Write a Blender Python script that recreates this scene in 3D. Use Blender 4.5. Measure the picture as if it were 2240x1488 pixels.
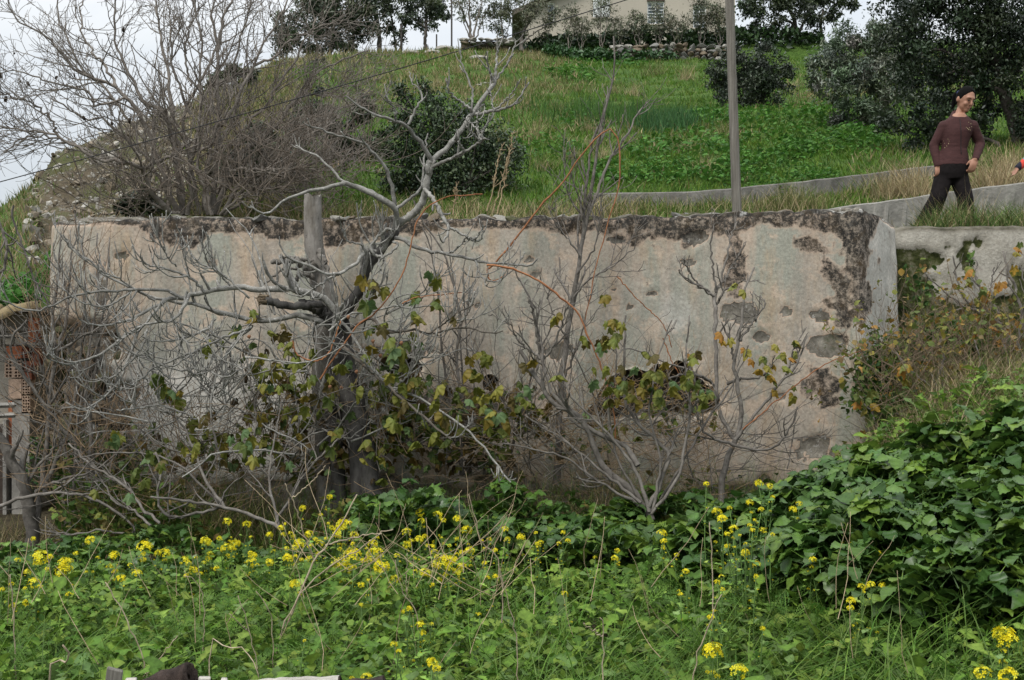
import bpy, bmesh, math
import numpy as np
from mathutils import Vector, Matrix
for o in list(bpy.data.objects): bpy.data.objects.remove(o)
S = bpy.context.scene
RNG = np.random.default_rng(11)
F = 2638.0; CZ = 1.6            # focal length in photograph pixels, eye height

# ---------------------------------------------------------------- camera, sky, sun, exposure
cam = bpy.data.cameras.new('camera'); cam.sensor_width = 36; cam.lens = 36 * F / 2240
cam.clip_start = 0.05; cam.clip_end = 3000
camo = bpy.data.objects.new('camera', cam); S.collection.objects.link(camo)
camo.location = (0, 0, CZ); camo.rotation_euler = (math.radians(90), 0, 0)
S.camera = camo
SUN_EL, SUN_AZ = math.radians(52), math.radians(215)     # azimuth clockwise from +Y: behind the viewer's left shoulder
W = bpy.data.worlds.new('World'); S.world = W; W.use_nodes = True
nt = W.node_tree; nt.nodes.clear()
def N(nt, typ, **kw):
    n = nt.nodes.new(typ)
    for k, v in kw.items():
        if k == 'inp':
            for a, b in v.items(): n.inputs[a].default_value = b
        else: setattr(n, k, v)
    return n
def L(nt, a, b): nt.links.new(a, b)
sky = N(nt, 'ShaderNodeTexSky', sky_type='NISHITA', sun_disc=False, sun_elevation=SUN_EL, sun_rotation=SUN_AZ)
tc = N(nt, 'ShaderNodeTexCoord')
mp = N(nt, 'ShaderNodeMapping'); mp.inputs['Scale'].default_value = (1.6, 1.6, 3.6)
L(nt, tc.outputs['Generated'], mp.inputs['Vector'])
nz = N(nt, 'ShaderNodeTexNoise', inp={'Scale': 2.3, 'Detail': 5.0, 'Roughness': 0.55, 'Distortion': 0.4})
L(nt, mp.outputs['Vector'], nz.inputs['Vector'])
cr = N(nt, 'ShaderNodeValToRGB')
cr.color_ramp.elements[0].position = 0.36; cr.color_ramp.elements[0].color = (2.75, 3.0, 3.28, 1)
cr.color_ramp.elements[1].position = 0.60; cr.color_ramp.elements[1].color = (3.5, 3.62, 3.7, 1)
L(nt, nz.outputs['Fac'], cr.inputs['Fac'])
mx = N(nt, 'ShaderNodeMix', data_type='RGBA'); mx.inputs[0].default_value = 0.93      # a nearly closed cloud cover over the clear sky
L(nt, sky.outputs['Color'], mx.inputs[6]); 
sx = N(nt, 'ShaderNodeSeparateXYZ'); L(nt, tc.outputs['Generated'], sx.inputs[0])          # overcast dome: 1 + 2 sin(elevation)
s1 = N(nt, 'ShaderNodeMath', operation='MULTIPLY_ADD'); s1.use_clamp = False; L(nt, sx.outputs['Z'], s1.inputs[0]); s1.inputs[1].default_value = 2.0; s1.inputs[2].default_value = 1.0
s2 = N(nt, 'ShaderNodeMath', operation='MAXIMUM'); L(nt, s1.outputs[0], s2.inputs[0]); s2.inputs[1].default_value = 1.0
vm = N(nt, 'ShaderNodeVectorMath', operation='SCALE'); L(nt, cr.outputs['Color'], vm.inputs[0]); L(nt, s2.outputs[0], vm.inputs['Scale'])
L(nt, vm.outputs[0], mx.inputs[7])
bg = N(nt, 'ShaderNodeBackground', inp={'Strength': 0.1}); L(nt, mx.outputs[2], bg.inputs['Color'])
wo = N(nt, 'ShaderNodeOutputWorld'); L(nt, bg.outputs[0], wo.inputs['Surface'])
sl = bpy.data.lights.new('sun', 'SUN'); sl.energy = 1.5; sl.angle = math.radians(16); sl.color = (1, 0.97, 0.92)
so = bpy.data.objects.new('sun', sl); S.collection.objects.link(so); so.location = (-10, -10, 20)
sd = Vector((math.sin(SUN_AZ) * math.cos(SUN_EL), math.cos(SUN_AZ) * math.cos(SUN_EL), math.sin(SUN_EL)))
so.rotation_euler = sd.to_track_quat('Z', 'Y').to_euler()
S.view_settings.view_transform = 'Standard'; S.view_settings.look = 'None'
S.view_settings.gamma = 1; S.view_settings.use_curve_mapping = False
S.view_settings.exposure = 0.88

# ---------------------------------------------------------------- helpers
def P(px, py, Y):                     # a sight line of the photograph at the distance Y
    return np.array([(px - 1120) / F * Y, Y, CZ + (744 - py) / F * Y])
def px2x(px, Y): return (px - 1120) / F * Y
TAB = RNG.random((256, 256))
def vn(x, y):
    x = np.asarray(x, float); y = np.asarray(y, float)
    xi = np.floor(x).astype(int); yi = np.floor(y).astype(int)
    fx = x - xi; fy = y - yi; fx = fx * fx * (3 - 2 * fx); fy = fy * fy * (3 - 2 * fy)
    a = TAB[xi % 256, yi % 256]; b = TAB[(xi + 1) % 256, yi % 256]
    c = TAB[xi % 256, (yi + 1) % 256]; d = TAB[(xi + 1) % 256, (yi + 1) % 256]
    return (a * (1 - fx) + b * fx) * (1 - fy) + (c * (1 - fx) + d * fx) * fy
def fbm(x, y, o=4, g=0.5):
    s = 0; w = 1; t = 0
    for k in range(o):
        s = s + w * vn(x * 2 ** k + 17.3 * k, y * 2 ** k + 5.1 * k); t += w; w *= g
    return s / t
def sm(t): t = np.clip(t, 0, 1); return t * t * (3 - 2 * t)

COL = S.collection
def tag(o, label=None, cat=None, group=None, kind=None):
    if label: o['label'] = label
    if cat: o['category'] = cat
    if group: o['group'] = group
    if kind: o['kind'] = kind
    return o
def root(name, loc, label, cat, group=None):
    o = bpy.data.objects.new(name, None); o.empty_display_size = 0.1
    COL.objects.link(o); o.location = tuple(float(v) for v in loc)
    return tag(o, label, cat, group)
def rloc(o):
    p = Vector((0, 0, 0))
    while o is not None: p = p + o.location; o = o.parent
    return p
def newmesh(name, v, f, mat=None, tint=None, smooth=True, attrs=None):
    v = np.ascontiguousarray(v, np.float32); f = np.ascontiguousarray(f, np.int32)
    me = bpy.data.meshes.new(name); k = f.shape[1]
    me.vertices.add(len(v)); me.vertices.foreach_set('co', v.ravel())
    me.loops.add(f.size); me.loops.foreach_set('vertex_index', f.ravel())
    me.polygons.add(len(f)); me.polygons.foreach_set('loop_start', np.arange(0, f.size, k, dtype=np.int32))
    me.polygons.foreach_set('use_smooth', np.full(len(f), smooth))
    me.update(calc_edges=True)
    for nm, arr in ([('tint', tint)] if tint is not None else []) + list((attrs or {}).items()):
        a = me.attributes.new(nm, 'FLOAT_COLOR', 'POINT')
        c = np.ones((len(v), 4), np.float32); c[:, :3] = arr
        a.data.foreach_set('color', c.ravel())
    if mat is not None: me.materials.append(mat)
    return me
def link(name, me, parent=None, M=None):
    o = bpy.data.objects.new(name, me); COL.objects.link(o)
    if parent is not None: o.parent = parent
    if M is not None: o.matrix_basis = M
    return o
def mk(name, v, f, mat, parent=None, tint=None, smooth=True, attrs=None, kind=None):
    """one mesh object from world coordinates"""
    v = np.asarray(v, float)
    if parent is not None: v = v - np.array(rloc(parent))
    o = link(name, newmesh(name, v, f, mat, tint, smooth, attrs), parent)
    if kind: o['kind'] = kind
    return o
class Acc:                            # collects triangles of one object
    def __init__(s): s.v = []; s.f = []; s.t = []; s.n = 0
    def add(s, v, f, t=None):
        v = np.asarray(v, float); f = np.asarray(f, int)
        if len(v) == 0 or len(f) == 0: return s
        if f.shape[1] == 4: f = np.concatenate([f[:, [0, 1, 2]], f[:, [0, 2, 3]]])
        s.v.append(v); s.f.append(f + s.n)
        t = np.ones(3) if t is None else np.asarray(t, float)
        s.t.append(np.broadcast_to(t, (len(v), 3))); s.n += len(v); return s
    def arrays(s): return np.concatenate(s.v), np.concatenate(s.f), np.concatenate(s.t)
    def build(s, name, mat, parent=None, smooth=True, kind=None):
        v, f, t = s.arrays()
        return mk(name, v, f, mat, parent, t, smooth, None, kind)
def rotm(yaw, pitch, roll):           # Rz(yaw) Rx(pitch) Ry(roll) for arrays
    cy, sy, cp, sp, cr_, sr = np.cos(yaw), np.sin(yaw), np.cos(pitch), np.sin(pitch), np.cos(roll), np.sin(roll)
    o = np.zeros_like(cy); i = np.ones_like(cy)
    A = np.stack([np.stack([cy, -sy, o], -1), np.stack([sy, cy, o], -1), np.stack([o, o, i], -1)], -2)
    B = np.stack([np.stack([i, o, o], -1), np.stack([o, cp, -sp], -1), np.stack([o, sp, cp], -1)], -2)
    C = np.stack([np.stack([cr_, o, sr], -1), np.stack([o, i, o], -1), np.stack([-sr, o, cr_], -1)], -2)
    return A @ B @ C
def scatter(tv, tf, pos, rot, scale, tint):
    n = len(pos); V = len(tv)
    sc = np.asarray(scale, float)
    if sc.ndim == 1: sc = sc[:, None]
    v = np.einsum('nij,nvj->nvi', rot, tv[None] * sc[:, None, :]) + pos[:, None, :]
    f = (tf[None] + (np.arange(n) * V)[:, None, None]).reshape(-1, tf.shape[1])
    t = np.repeat(np.broadcast_to(tint, (n, 3)), V, 0)
    return v.reshape(-1, 3), f, t
def tri(f):
    f = np.asarray(f, int)
    return f if f.shape[1] == 3 else np.concatenate([f[:, [0, 1, 2]], f[:, [0, 2, 3]]])
def M4(R3, p, s=1.0):
    m = np.eye(4); m[:3, :3] = np.asarray(R3) * s; m[:3, 3] = p
    return Matrix(m.tolist())
def box(x0, x1, y0, y1, z0, z1):
    v = np.array([[x, y, z] for x in (x0, x1) for y in (y0, y1) for z in (z0, z1)], float)
    f = np.array([[0, 1, 3, 2], [4, 6, 7, 5], [0, 4, 5, 1], [2, 3, 7, 6], [0, 2, 6, 4], [1, 5, 7, 3]])
    return v, f
def rockmesh(seed, rough=0.22, sub=2, flat=1.0):
    r = np.random.default_rng(seed)
    bm = bmesh.new(); bmesh.ops.create_icosphere(bm, subdivisions=sub, radius=1.0)
    v = np.array([x.co[:] for x in bm.verts]); f = np.array([[x.index for x in q.verts] for q in bm.faces]); bm.free()
    for k in range(11):               # planes cut the ball into a blocky stone
        n = r.normal(size=3); n /= np.linalg.norm(n); d = r.uniform(0.5, 0.82)
        h = v @ n; v = v - np.where(h > d, (h - d) * 0.97, 0)[:, None] * n
    v *= 1 + r.normal(size=(len(v), 1)) * rough * 0.12
    v[:, 2] *= flat
    return v, f
# ---- tubes and branches
def tubes(Pt, Rr, sides=5):
    Nn, K, _ = Pt.shape
    T = np.gradient(Pt, axis=1); T /= np.linalg.norm(T, axis=2, keepdims=True) + 1e-9
    mt = T.mean(1); ax = np.eye(3)[np.argmin(np.abs(mt), axis=1)]
    U = np.cross(T, ax[:, None, :]); U /= np.linalg.norm(U, axis=2, keepdims=True) + 1e-9
    Vv = np.cross(T, U)
    a = np.arange(sides) * 2 * np.pi / sides
    ring = U[:, :, None, :] * np.cos(a)[None, None, :, None] + Vv[:, :, None, :] * np.sin(a)[None, None, :, None]
    v = Pt[:, :, None, :] + ring * Rr[:, :, None, None]
    idx = np.arange(Nn * K * sides).reshape(Nn, K, sides)
    j = (np.arange(sides) + 1) % sides
    f = np.stack([idx[:, :-1, :], idx[:, 1:, :], idx[:, 1:, j], idx[:, :-1, j]], -1).reshape(-1, 4)
    return v.reshape(-1, 3), f
def smooth_path(pts, k):
    """Catmull-Rom through pts (M, D) resampled to k rows"""
    pts = np.asarray(pts, float); M = len(pts)
    if M == 2: pts = np.array([pts[0], (pts[0] + pts[1]) / 2, pts[1]]); M = 3
    e = np.concatenate([[2 * pts[0] - pts[1]], pts, [2 * pts[-1] - pts[-2]]])
    d = np.concatenate([[0], np.cumsum(np.linalg.norm(np.diff(pts[:, :3], axis=0), axis=1) + 1e-6)])
    s = np.interp(np.linspace(0, d[-1], k), d, np.arange(M)); i = np.minimum(s.astype(int), M - 2); t = (s - i)[:, None]
    p0, p1, p2, p3 = e[i], e[i + 1], e[i + 2], e[i + 3]
    return 0.5 * (2 * p1 + (p2 - p0) * t + (2 * p0 - 5 * p1 + 4 * p2 - p3) * t ** 2 + (3 * p1 - p0 - 3 * p2 + p3) * t ** 3)
def limb(pts, Y0, Y1, r0, r1, k=24, wig=0.0, knob=0.0, rng=RNG):
    """limb traced along pixels (px, py) running from distance Y0 to Y1, radii in metres"""
    pts = np.asarray(pts, float); ys = np.linspace(Y0, Y1, len(pts))
    w = np.array([P(a, b, y) for (a, b), y in zip(pts, ys)])
    w = smooth_path(w, k)
    if wig: w[1:-1] += rng.normal(size=(k - 2, 3)) * wig
    t = np.linspace(0, 1, k); r = r0 + (r1 - r0) * t ** 0.8
    if knob: r = r * (1 + knob * rng.normal(size=k))
    return w, r
def sprout(Pp, Rp, n, t0, t1, length, ang, K, up, wig, rf, rng, taper=0.35, rmin=0.0012, side=None, shrink=0.5):
    """children branches for parents Pp (N,K0,3): n per parent"""
    Nn, K0, _ = Pp.shape
    pi = np.repeat(np.arange(Nn), n); t = rng.uniform(t0, t1, len(pi))
    s = t * (K0 - 1); i = np.minimum(s.astype(int), K0 - 2); fr = (s - i)[:, None]
    p = Pp[pi, i] * (1 - fr) + Pp[pi, i + 1] * fr
    tan = Pp[pi, i + 1] - Pp[pi, i]; tan /= np.linalg.norm(tan, axis=1, keepdims=True) + 1e-9
    q = rng.normal(size=(len(pi), 3)); q[:, 1] *= 0.8
    if side is not None: q += side
    q -= (q * tan).sum(1, keepdims=True) * tan; q /= np.linalg.norm(q, axis=1, keepdims=True) + 1e-9
    a = np.radians(rng.uniform(ang[0], ang[1], len(pi)))[:, None]
    d = np.cos(a) * tan + np.sin(a) * q
    Ln = rng.uniform(length[0], length[1], len(pi)) * (1 - shrink * t)
    out = np.zeros((len(pi), K, 3)); out[:, 0] = p
    for k in range(1, K):
        d = d + np.array([0, 0, up / K]) + rng.normal(size=d.shape) * wig
        d /= np.linalg.norm(d, axis=1, keepdims=True)
        p = p + d * (Ln / (K - 1))[:, None]; out[:, k] = p
    r = np.maximum(Rp[pi, i] * rf, rmin)
    rr = r[:, None] * (1 - (1 - taper) * np.linspace(0, 1, K)[None])
    return out, np.maximum(rr, rmin * 0.7)
def stackp(limbs, K=24):
    return np.stack([smooth_path(w, K) for w, r in limbs]), np.stack([np.interp(np.linspace(0, 1, K), np.linspace(0, 1, len(r)), r) for w, r in limbs])

# ---------------------------------------------------------------- materials
def principled(name, rough=0.8, spec=0.3):
    m = bpy.data.materials.new(name); m.use_nodes = True; t = m.node_tree; t.nodes.clear()
    b = N(t, 'ShaderNodeBsdfPrincipled'); b.inputs['Roughness'].default_value = rough
    b.inputs['Specular IOR Level'].default_value = spec
    o = N(t, 'ShaderNodeOutputMaterial'); L(t, b.outputs[0], o.inputs['Surface'])
    return m, t, b, o
def noise(t, scale, detail=4, rough=0.6, coord='Object', stretch=None, dist=0.0):
    c = N(t, 'ShaderNodeTexCoord')
    n = N(t, 'ShaderNodeTexNoise', inp={'Scale': scale, 'Detail': detail, 'Roughness': rough, 'Distortion': dist})
    if stretch:
        m = N(t, 'ShaderNodeMapping'); m.inputs['Scale'].default_value = stretch
        L(t, c.outputs[coord], m.inputs['Vector']); L(t, m.outputs[0], n.inputs['Vector'])
    else: L(t, c.outputs[coord], n.inputs['Vector'])
    return n.outputs['Fac']
def ramp(t, fac, stops):
    r = N(t, 'ShaderNodeValToRGB'); e = r.color_ramp.elements
    while len(e) < len(stops): e.new(0.5)
    for q, (p, c) in zip(e, stops):
        q.position = p; q.color = tuple(c) + (1,) if hasattr(c, '__len__') else (c, c, c, 1)
    L(t, fac, r.inputs['Fac']); return r.outputs['Color']
def mixc(t, fac, a, b, blend='MIX'):
    m = N(t, 'ShaderNodeMix', data_type='RGBA', blend_type=blend)
    for k, v in ((0, fac), (6, a), (7, b)):
        if hasattr(v, 'is_linked') or hasattr(v, 'links'): L(t, v, m.inputs[k])
        elif k == 0: m.inputs[0].default_value = v
        else: m.inputs[k].default_value = tuple(v) + (1,)
    return m.outputs[2]
def math_(t, op, a, b=0.0, clamp=False):
    m = N(t, 'ShaderNodeMath', operation=op, use_clamp=clamp)
    for k, v in ((0, a), (1, b)):
        if hasattr(v, 'links'): L(t, v, m.inputs[k])
        else: m.inputs[k].default_value = v
    return m.outputs[0]
def bump(t, b, h, strength=0.4, dist=0.01):
    n = N(t, 'ShaderNodeBump', inp={'Strength': strength, 'Distance': dist}); L(t, h, n.inputs['Height'])
    L(t, n.outputs[0], b.inputs['Normal'])
def attr(t, nm): return N(t, 'ShaderNodeAttribute', attribute_name=nm).outputs['Color']
def leafmat(name, rough=0.5, spec=0.4, trans=0.25, nscale=30):
    """leaf colour comes from the 'tint' of each leaf, mottled"""
    m, t, b, o = principled(name, rough, spec)
    c = mixc(t, 1.0, attr(t, 'tint'), ramp(t, noise(t, nscale, 3), [(0.3, 0.72), (0.7, 1.25)]), 'MULTIPLY')
    L(t, c, b.inputs['Base Color'])
    if trans:
        tr = N(t, 'ShaderNodeBsdfTranslucent'); L(t, c, tr.inputs['Color'])
        ms = N(t, 'ShaderNodeMixShader', inp={0: trans}); L(t, b.outputs[0], ms.inputs[1]); L(t, tr.outputs[0], ms.inputs[2])
        L(t, ms.outputs[0], o.inputs['Surface'])
    return m
def flat(name, col, rough=0.8, spec=0.3, var=0.25, nscale=20, bmp=0.0, stretch=None, bscale=None):
    m, t, b, o = principled(name, rough, spec)
    f = noise(t, nscale, 5, 0.6, stretch=stretch)
    col = np.array(col, float)
    L(t, ramp(t, f, [(0.3, col * (1 - var)), (0.7, np.minimum(col * (1 + var), 1))]), b.inputs['Base Color'])
    if bmp: bump(t, b, noise(t, bscale or nscale * 2, 6, 0.7, stretch=stretch), bmp, 0.02)
    return m
def barkmat(name, dark, light, spots, lich=0.5, scale=14, stretch=None, bd=0.006):
    """bark with pale lichen blotches"""
    m, t, b, o = principled(name, 0.85, 0.2)
    c1 = ramp(t, noise(t, scale, 5, 0.65, stretch=stretch), [(0.35, dark), (0.65, light)])
    k = ramp(t, noise(t, scale * 2.6, 4, 0.7), [(1 - lich - 0.06, 0.0), (1 - lich + 0.06, 1.0)])
    c2 = mixc(t, k, c1, spots)
    L(t, mixc(t, 1.0, c2, attr(t, 'tint'), 'MULTIPLY'), b.inputs['Base Color'])
    bump(t, b, noise(t, scale * 3 if stretch else scale * 4, 6, 0.7, stretch=stretch), 0.6, bd)
    return m
MT = {}
MT['leaf_gloss'] = leafmat('glossy_leaf', 0.38, 0.34, 0.24, 40)
MT['leaf_soft'] = leafmat('soft_leaf', 0.65, 0.18, 0.3, 40)
MT['fig_leaf'] = leafmat('fig_leaf', 0.6, 0.3, 0.3, 28)
MT['blade'] = leafmat('grass_blade', 0.6, 0.2, 0.28, 20)
MT['straw'] = leafmat('dry_straw', 0.8, 0.2, 0.15, 20)
MT['ever'] = leafmat('evergreen_leaf', 0.45, 0.4, 0.08, 6)
MT['petal'] = leafmat('petal', 0.6, 0.2, 0.3, 60)
MT['stem'] = leafmat('green_stem', 0.6, 0.3, 0.0, 20)
MT['fig_bark'] = barkmat('fig_bark', (0.13, 0.123, 0.11), (0.285, 0.275, 0.25), (0.50, 0.495, 0.465), 0.36, 20)
MT['fig_trunk'] = barkmat('fig_trunk_bark', (0.03, 0.027, 0.025), (0.085, 0.08, 0.073), (0.22, 0.22, 0.21), 0.2, 11, (1, 1, .3), .02)
MT['twig_bark'] = barkmat('twig_bark', (0.085, 0.075, 0.064), (0.185, 0.168, 0.148), (0.34, 0.33, 0.305), 0.3, 18)
MT['tree_bark'] = barkmat('stem_bark', (0.115, 0.098, 0.082), (0.22, 0.195, 0.168), (0.31, 0.29, 0.26), 0.35, 10)
MT['cane'] = barkmat('bramble_cane', (0.18, 0.07, 0.03), (0.38, 0.17, 0.08), (0.42, 0.27, 0.16), 0.3, 20)
MT['dry_stalk'] = barkmat('dry_stalk', (0.28, 0.22, 0.15), (0.46, 0.38, 0.27), (0.55, 0.48, 0.38), 0.3, 30)
MT['dark_bark'] = barkmat('dark_bark', (0.05, 0.042, 0.036), (0.12, 0.105, 0.09), (0.17, 0.16, 0.14), 0.3, 6)
# ---------------------------------------------------------------- the ground: one sheet from the weeds to the ridge
SK = np.array([[-2500, 700, 30], [-900, 640, 22], [-300, 520, 22], [0, 455, 22], [60, 412, 22], [96, 385, 22], [118, 338, 22.5], [250, 288, 24],
               [380, 240, 26], [500, 190, 29], [600, 140, 33], [700, 122, 37], [850, 112, 42], [1000, 106, 43],
               [1150, 118, 42.5], [1320, 132, 42], [1600, 132, 42], [1800, 128, 42], [2000, 126, 42], [2240, 128, 42],
               [2700, 150, 42], [4000, 260, 42]], float)
Z0 = np.array([[-2500, 1.2], [-300, 1.6], [0, 1.78], [95, 1.85], [125, 2.42], [1500, 2.46], [1900, 2.5], [2000, 2.56], [2240, 2.62], [2700, 2.8], [4000, 3.3]], float)
def ground_z(x, y):
    x = np.asarray(x, float); y = np.asarray(y, float)
    px = 1120 + F * x / np.maximum(y, 2.0)
    # near field
    k0 = sm((y - 6.8) / 2.2)               # the bank keeps clear of the wall's face and climbs beside its end
    zf = 1.22 * sm((x - 0.75 - 1.25 * k0) / (2.3 - 0.95 * k0)) * sm((y - 3.0) / 5.0) + 0.10 * (fbm(x * 0.9 + 9, y * 0.9) - 0.5)
    zf = zf + 0.12 * sm((y - 8.2) / 1.2) * sm((-1.5 - x) / 1.5)
    # hill
    pc = np.clip(px, -2500, 4000)
    yc = np.interp(pc, SK[:, 0], SK[:, 2]); py = np.interp(pc, SK[:, 0], SK[:, 1])
    zc = CZ + (744 - py) / F * yc
    z0 = np.interp(pc, Z0[:, 0], Z0[:, 1])
    t = (y - 11.4) / (yc - 11.4); tc = np.clip(t, 0, 1)
    bl = sm((430 - px) / 200) * sm((px - 60) / 60)           # the bluff on the left rises steeply near its crest
    prof = tc * (1 - bl) + bl * (0.45 * tc + 0.55 * sm((tc - 0.55) / 0.45))
    zh = z0 + (zc - z0) * prof
    tr = sm((px - 1760) / 120) * sm((3000 - px) / 200)         # the strip the girl stands on is held level by the path edge behind it
    zh = zh - tr * np.clip(y - 11.4, 0, 3) * 0.27 * sm((13.15 - y) / 0.4)
    rough = 0.22 * (fbm(x * 0.35, y * 0.35 + 3) - 0.5) * 2 + 0.10 * (fbm(x * 1.3 + 7, y * 1.3) - 0.5) * 2
    zh = zh + rough * sm((y - 12.5) / 4) * (0.5 + 0.5 * sm((y - 18) / 10)) * sm((yc - y) / 6 + 0.35)
    zh = zh + bl * 0.5 * (fbm(x * 1.1, y * 1.1 + 40, 5) - 0.5) * sm((tc - 0.4) / 0.3)
    # behind the crest: terrace round the house in the middle, falling away elsewhere
    mid = sm((px - 1000) / 250) * sm((2900 - px) / 300)
    over = y - yc
    zb = zc + mid * (0.95 * sm((over - 0.5) / 1.2)) - (1 - mid) * 0.22 * np.clip(over - 1.0, 0, 70) * sm((over - 1) / 10)
    zb = np.where(over > 90, zb - 0.02 * (over - 90), zb)
    zh = np.where(t > 1, zb, zh)
    k = sm((y - 10.95) / 0.3)
    return zf * (1 - k) + zh * k
def hit(px, py, y0=11.6, y1=60.0):     # where a sight line meets the hill
    yy = np.linspace(y0, y1, 900); x = (px - 1120) / F * yy; z = CZ + (744 - py) / F * yy
    g = ground_z(x, yy) - z; k = np.argmax(g > 0)
    if g[k] <= 0: k = len(yy) - 1
    return np.array([x[k], yy[k], ground_z(x[k], yy[k])])
xs = np.concatenate([-np.geomspace(400, 13, 40), np.linspace(-12.8, 17, 220), np.geomspace(17.3, 400, 40)])
ys = np.concatenate([np.linspace(-30, 1.5, 14), np.linspace(1.8, 10.8, 76), np.linspace(10.9, 11.35, 10), np.linspace(11.45, 30, 120), np.linspace(30.25, 47, 60), np.geomspace(48, 900, 40)])
GX, GY = np.meshgrid(xs, ys); GZ = ground_z(GX, GY)
# weights for the ground's look: r bluff rock, g dryness, b bare dark soil
GP = 1120 + F * GX / np.maximum(GY, 2)
gyc = np.interp(np.clip(GP, -2500, 4000), SK[:, 0], SK[:, 2])
rock = sm((560 - GP + 90 * (fbm(GX, GY) - 0.5)) / 110) * sm((GP - 40) / 60) * sm((GY - 14.5) / 2) * sm((gyc + 6 - GY) / 3)
dry = fbm(GX * 0.35 + 2, GY * 0.25 + 8, 4); soil = sm((10.9 - GY) / 0.2)
nx, ny = len(xs), len(ys)
gi = np.arange(nx * ny).reshape(ny, nx)
gf = np.stack([gi[:-1, :-1], gi[:-1, 1:], gi[1:, 1:], gi[1:, :-1]], -1).reshape(-1, 4)
m, t, b, o = principled('hill_ground', 0.95, 0.15)
A = N(t, 'ShaderNodeSeparateColor'); L(t, attr(t, 'weights'), A.inputs[0])
gcol = ramp(t, noise(t, 1.3, 8, 0.65), [(0.35, (0.034, 0.075, 0.012)), (0.60, (0.075, 0.125, 0.024)), (0.80, (0.13, 0.13, 0.045))])
fine = ramp(t, noise(t, 14, 6, 0.75), [(0.3, 0.45), (0.7, 1.45)])
gcol = mixc(t, 1.0, gcol, fine, 'MULTIPLY')
vor = N(t, 'ShaderNodeTexVoronoi', inp={'Scale': 11.0, 'Randomness': 1.0}); c = N(t, 'ShaderNodeTexCoord'); L(t, c.outputs['Object'], vor.inputs['Vector'])
peb = ramp(t, vor.outputs['Distance'], [(0.25, 1.0), (0.5, 0.0)])
pick = ramp(t, vor.outputs['Color'], [(0.35, 0.0), (0.6, 1.0)])
pk = math_(t, 'MULTIPLY', peb, pick)
rcol = mixc(t, pk, ramp(t, noise(t, 3, 6, 0.7), [(0.35, (0.06, 0.047, 0.03)), (0.65, (0.13, 0.105, 0.07))]), (0.30, 0.28, 0.235))
rcol = mixc(t, ramp(t, noise(t, 0.9, 5, 0.7), [(0.44, 0.0), (0.56, 0.85)]), rcol, (0.07, 0.075, 0.028))
c1 = mixc(t, A.outputs[0], gcol, rcol)
scol = mixc(t, 1.0, ramp(t, noise(t, 5, 6, 0.7), [(0.3, (0.03, 0.024, 0.014)), (0.7, (0.09, 0.075, 0.045))]), fine, 'MULTIPLY')
L(t, mixc(t, A.outputs[2], c1, scol), b.inputs['Base Color'])
hh = math_(t, 'ADD', noise(t, 9, 6, 0.7), math_(t, 'MULTIPLY', pk, A.outputs[0]))
bump(t, b, hh, 0.8, 0.08)
MT['ground'] = m
gv = np.stack([GX, GY, GZ], -1).reshape(-1, 3)
ground = mk('ground', gv, gf, MT['ground'], attrs={'weights': np.stack([rock, dry, soil], -1).reshape(-1, 3)})
tag(ground, kind='structure')

# stones weathering out of the bluff at the left
bs = np.random.default_rng(91); bm = bmesh.new(); bmesh.ops.create_icosphere(bm, subdivisions=1, radius=1.0); iv_ = np.array([q.co[:] for q in bm.verts]); if_ = np.array([[q.index for q in p.verts] for p in bm.faces]); bm.free()
n = 3600; pp = bs.uniform(60, 560, n); yy = bs.uniform(14.5, 26, n); xx = px2x(pp, yy); kp = bs.random(n) < np.clip(1.3 * sm((520 - pp) / 160) * (.25 + 1.2 * (fbm(xx * .9, yy * .9 + 9, 3) - .3)), 0, 1); xx, yy = xx[kp], yy[kp]; n = len(xx)
kk = bs.integers(5, size=n); A_ = Acc(); tn = np.array([(.30, .28, .24), (.20, .17, .125), (.14, .115, .08), (.36, .34, .30), (.24, .20, .15)])[bs.integers(5, size=n)] * bs.uniform(.7, 1.15, (n, 1))
for q in range(5):
    mm = kk == q; k = int(mm.sum()); A_.add(*scatter(iv_ * bs.uniform(.6, 1.25, (len(iv_), 1)), if_, np.stack([xx, yy, ground_z(xx, yy)], -1)[mm], rotm(bs.uniform(-3, 3, k), bs.uniform(-1, 1, k), bs.uniform(-1, 1, k)), np.stack([bs.uniform(.5, 1.6, k), bs.uniform(.5, 1.2, k), bs.uniform(.4, .9, k)], -1) * (bs.gamma(1.6, .022, k) + .018)[:, None], tn[mm]))
m, t, b, o = principled('bluff_stone', .95, .15); L(t, mixc(t, 1.0, attr(t, 'tint'), ramp(t, noise(t, 25, 5, .7), [(.3, .6), (.7, 1.25)]), 'MULTIPLY'), b.inputs['Base Color'])
tag(A_.build('bluff_stones', m, smooth=False), 'loose stones weathering out of the brown bluff at left', 'stones', kind='stuff')

# ---------------------------------------------------------------- the ruined plastered wall
WY = 9.5
path = np.array([[-3.98, 11.6], [-3.72, 9.75], [-3.62, 9.58], [2.72, WY], [2.76, 9.515], [3.20, 10.06], [3.235, 10.16], [3.27, 10.9]])
seg = np.concatenate([[0], np.cumsum(np.linalg.norm(np.diff(path, axis=0), axis=1))])
ncol = int(seg[-1] / 0.026); s_ = np.linspace(0, seg[-1], ncol)
cx = np.interp(s_, seg, path[:, 0]); cy = np.interp(s_, seg, path[:, 1])
tx = np.gradient(cx); ty = np.gradient(cy); l_ = np.hypot(tx, ty); nxn, nyn = ty / l_, -tx / l_       # outward normal (towards the viewer)
for _ in range(1): nxn[1:-1] = (nxn[:-2] + nxn[1:-1] + nxn[2:]) / 3; nyn[1:-1] = (nyn[:-2] + nyn[1:-1] + nyn[2:]) / 3
cpx = 1120 + F * cx / cy
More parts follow.
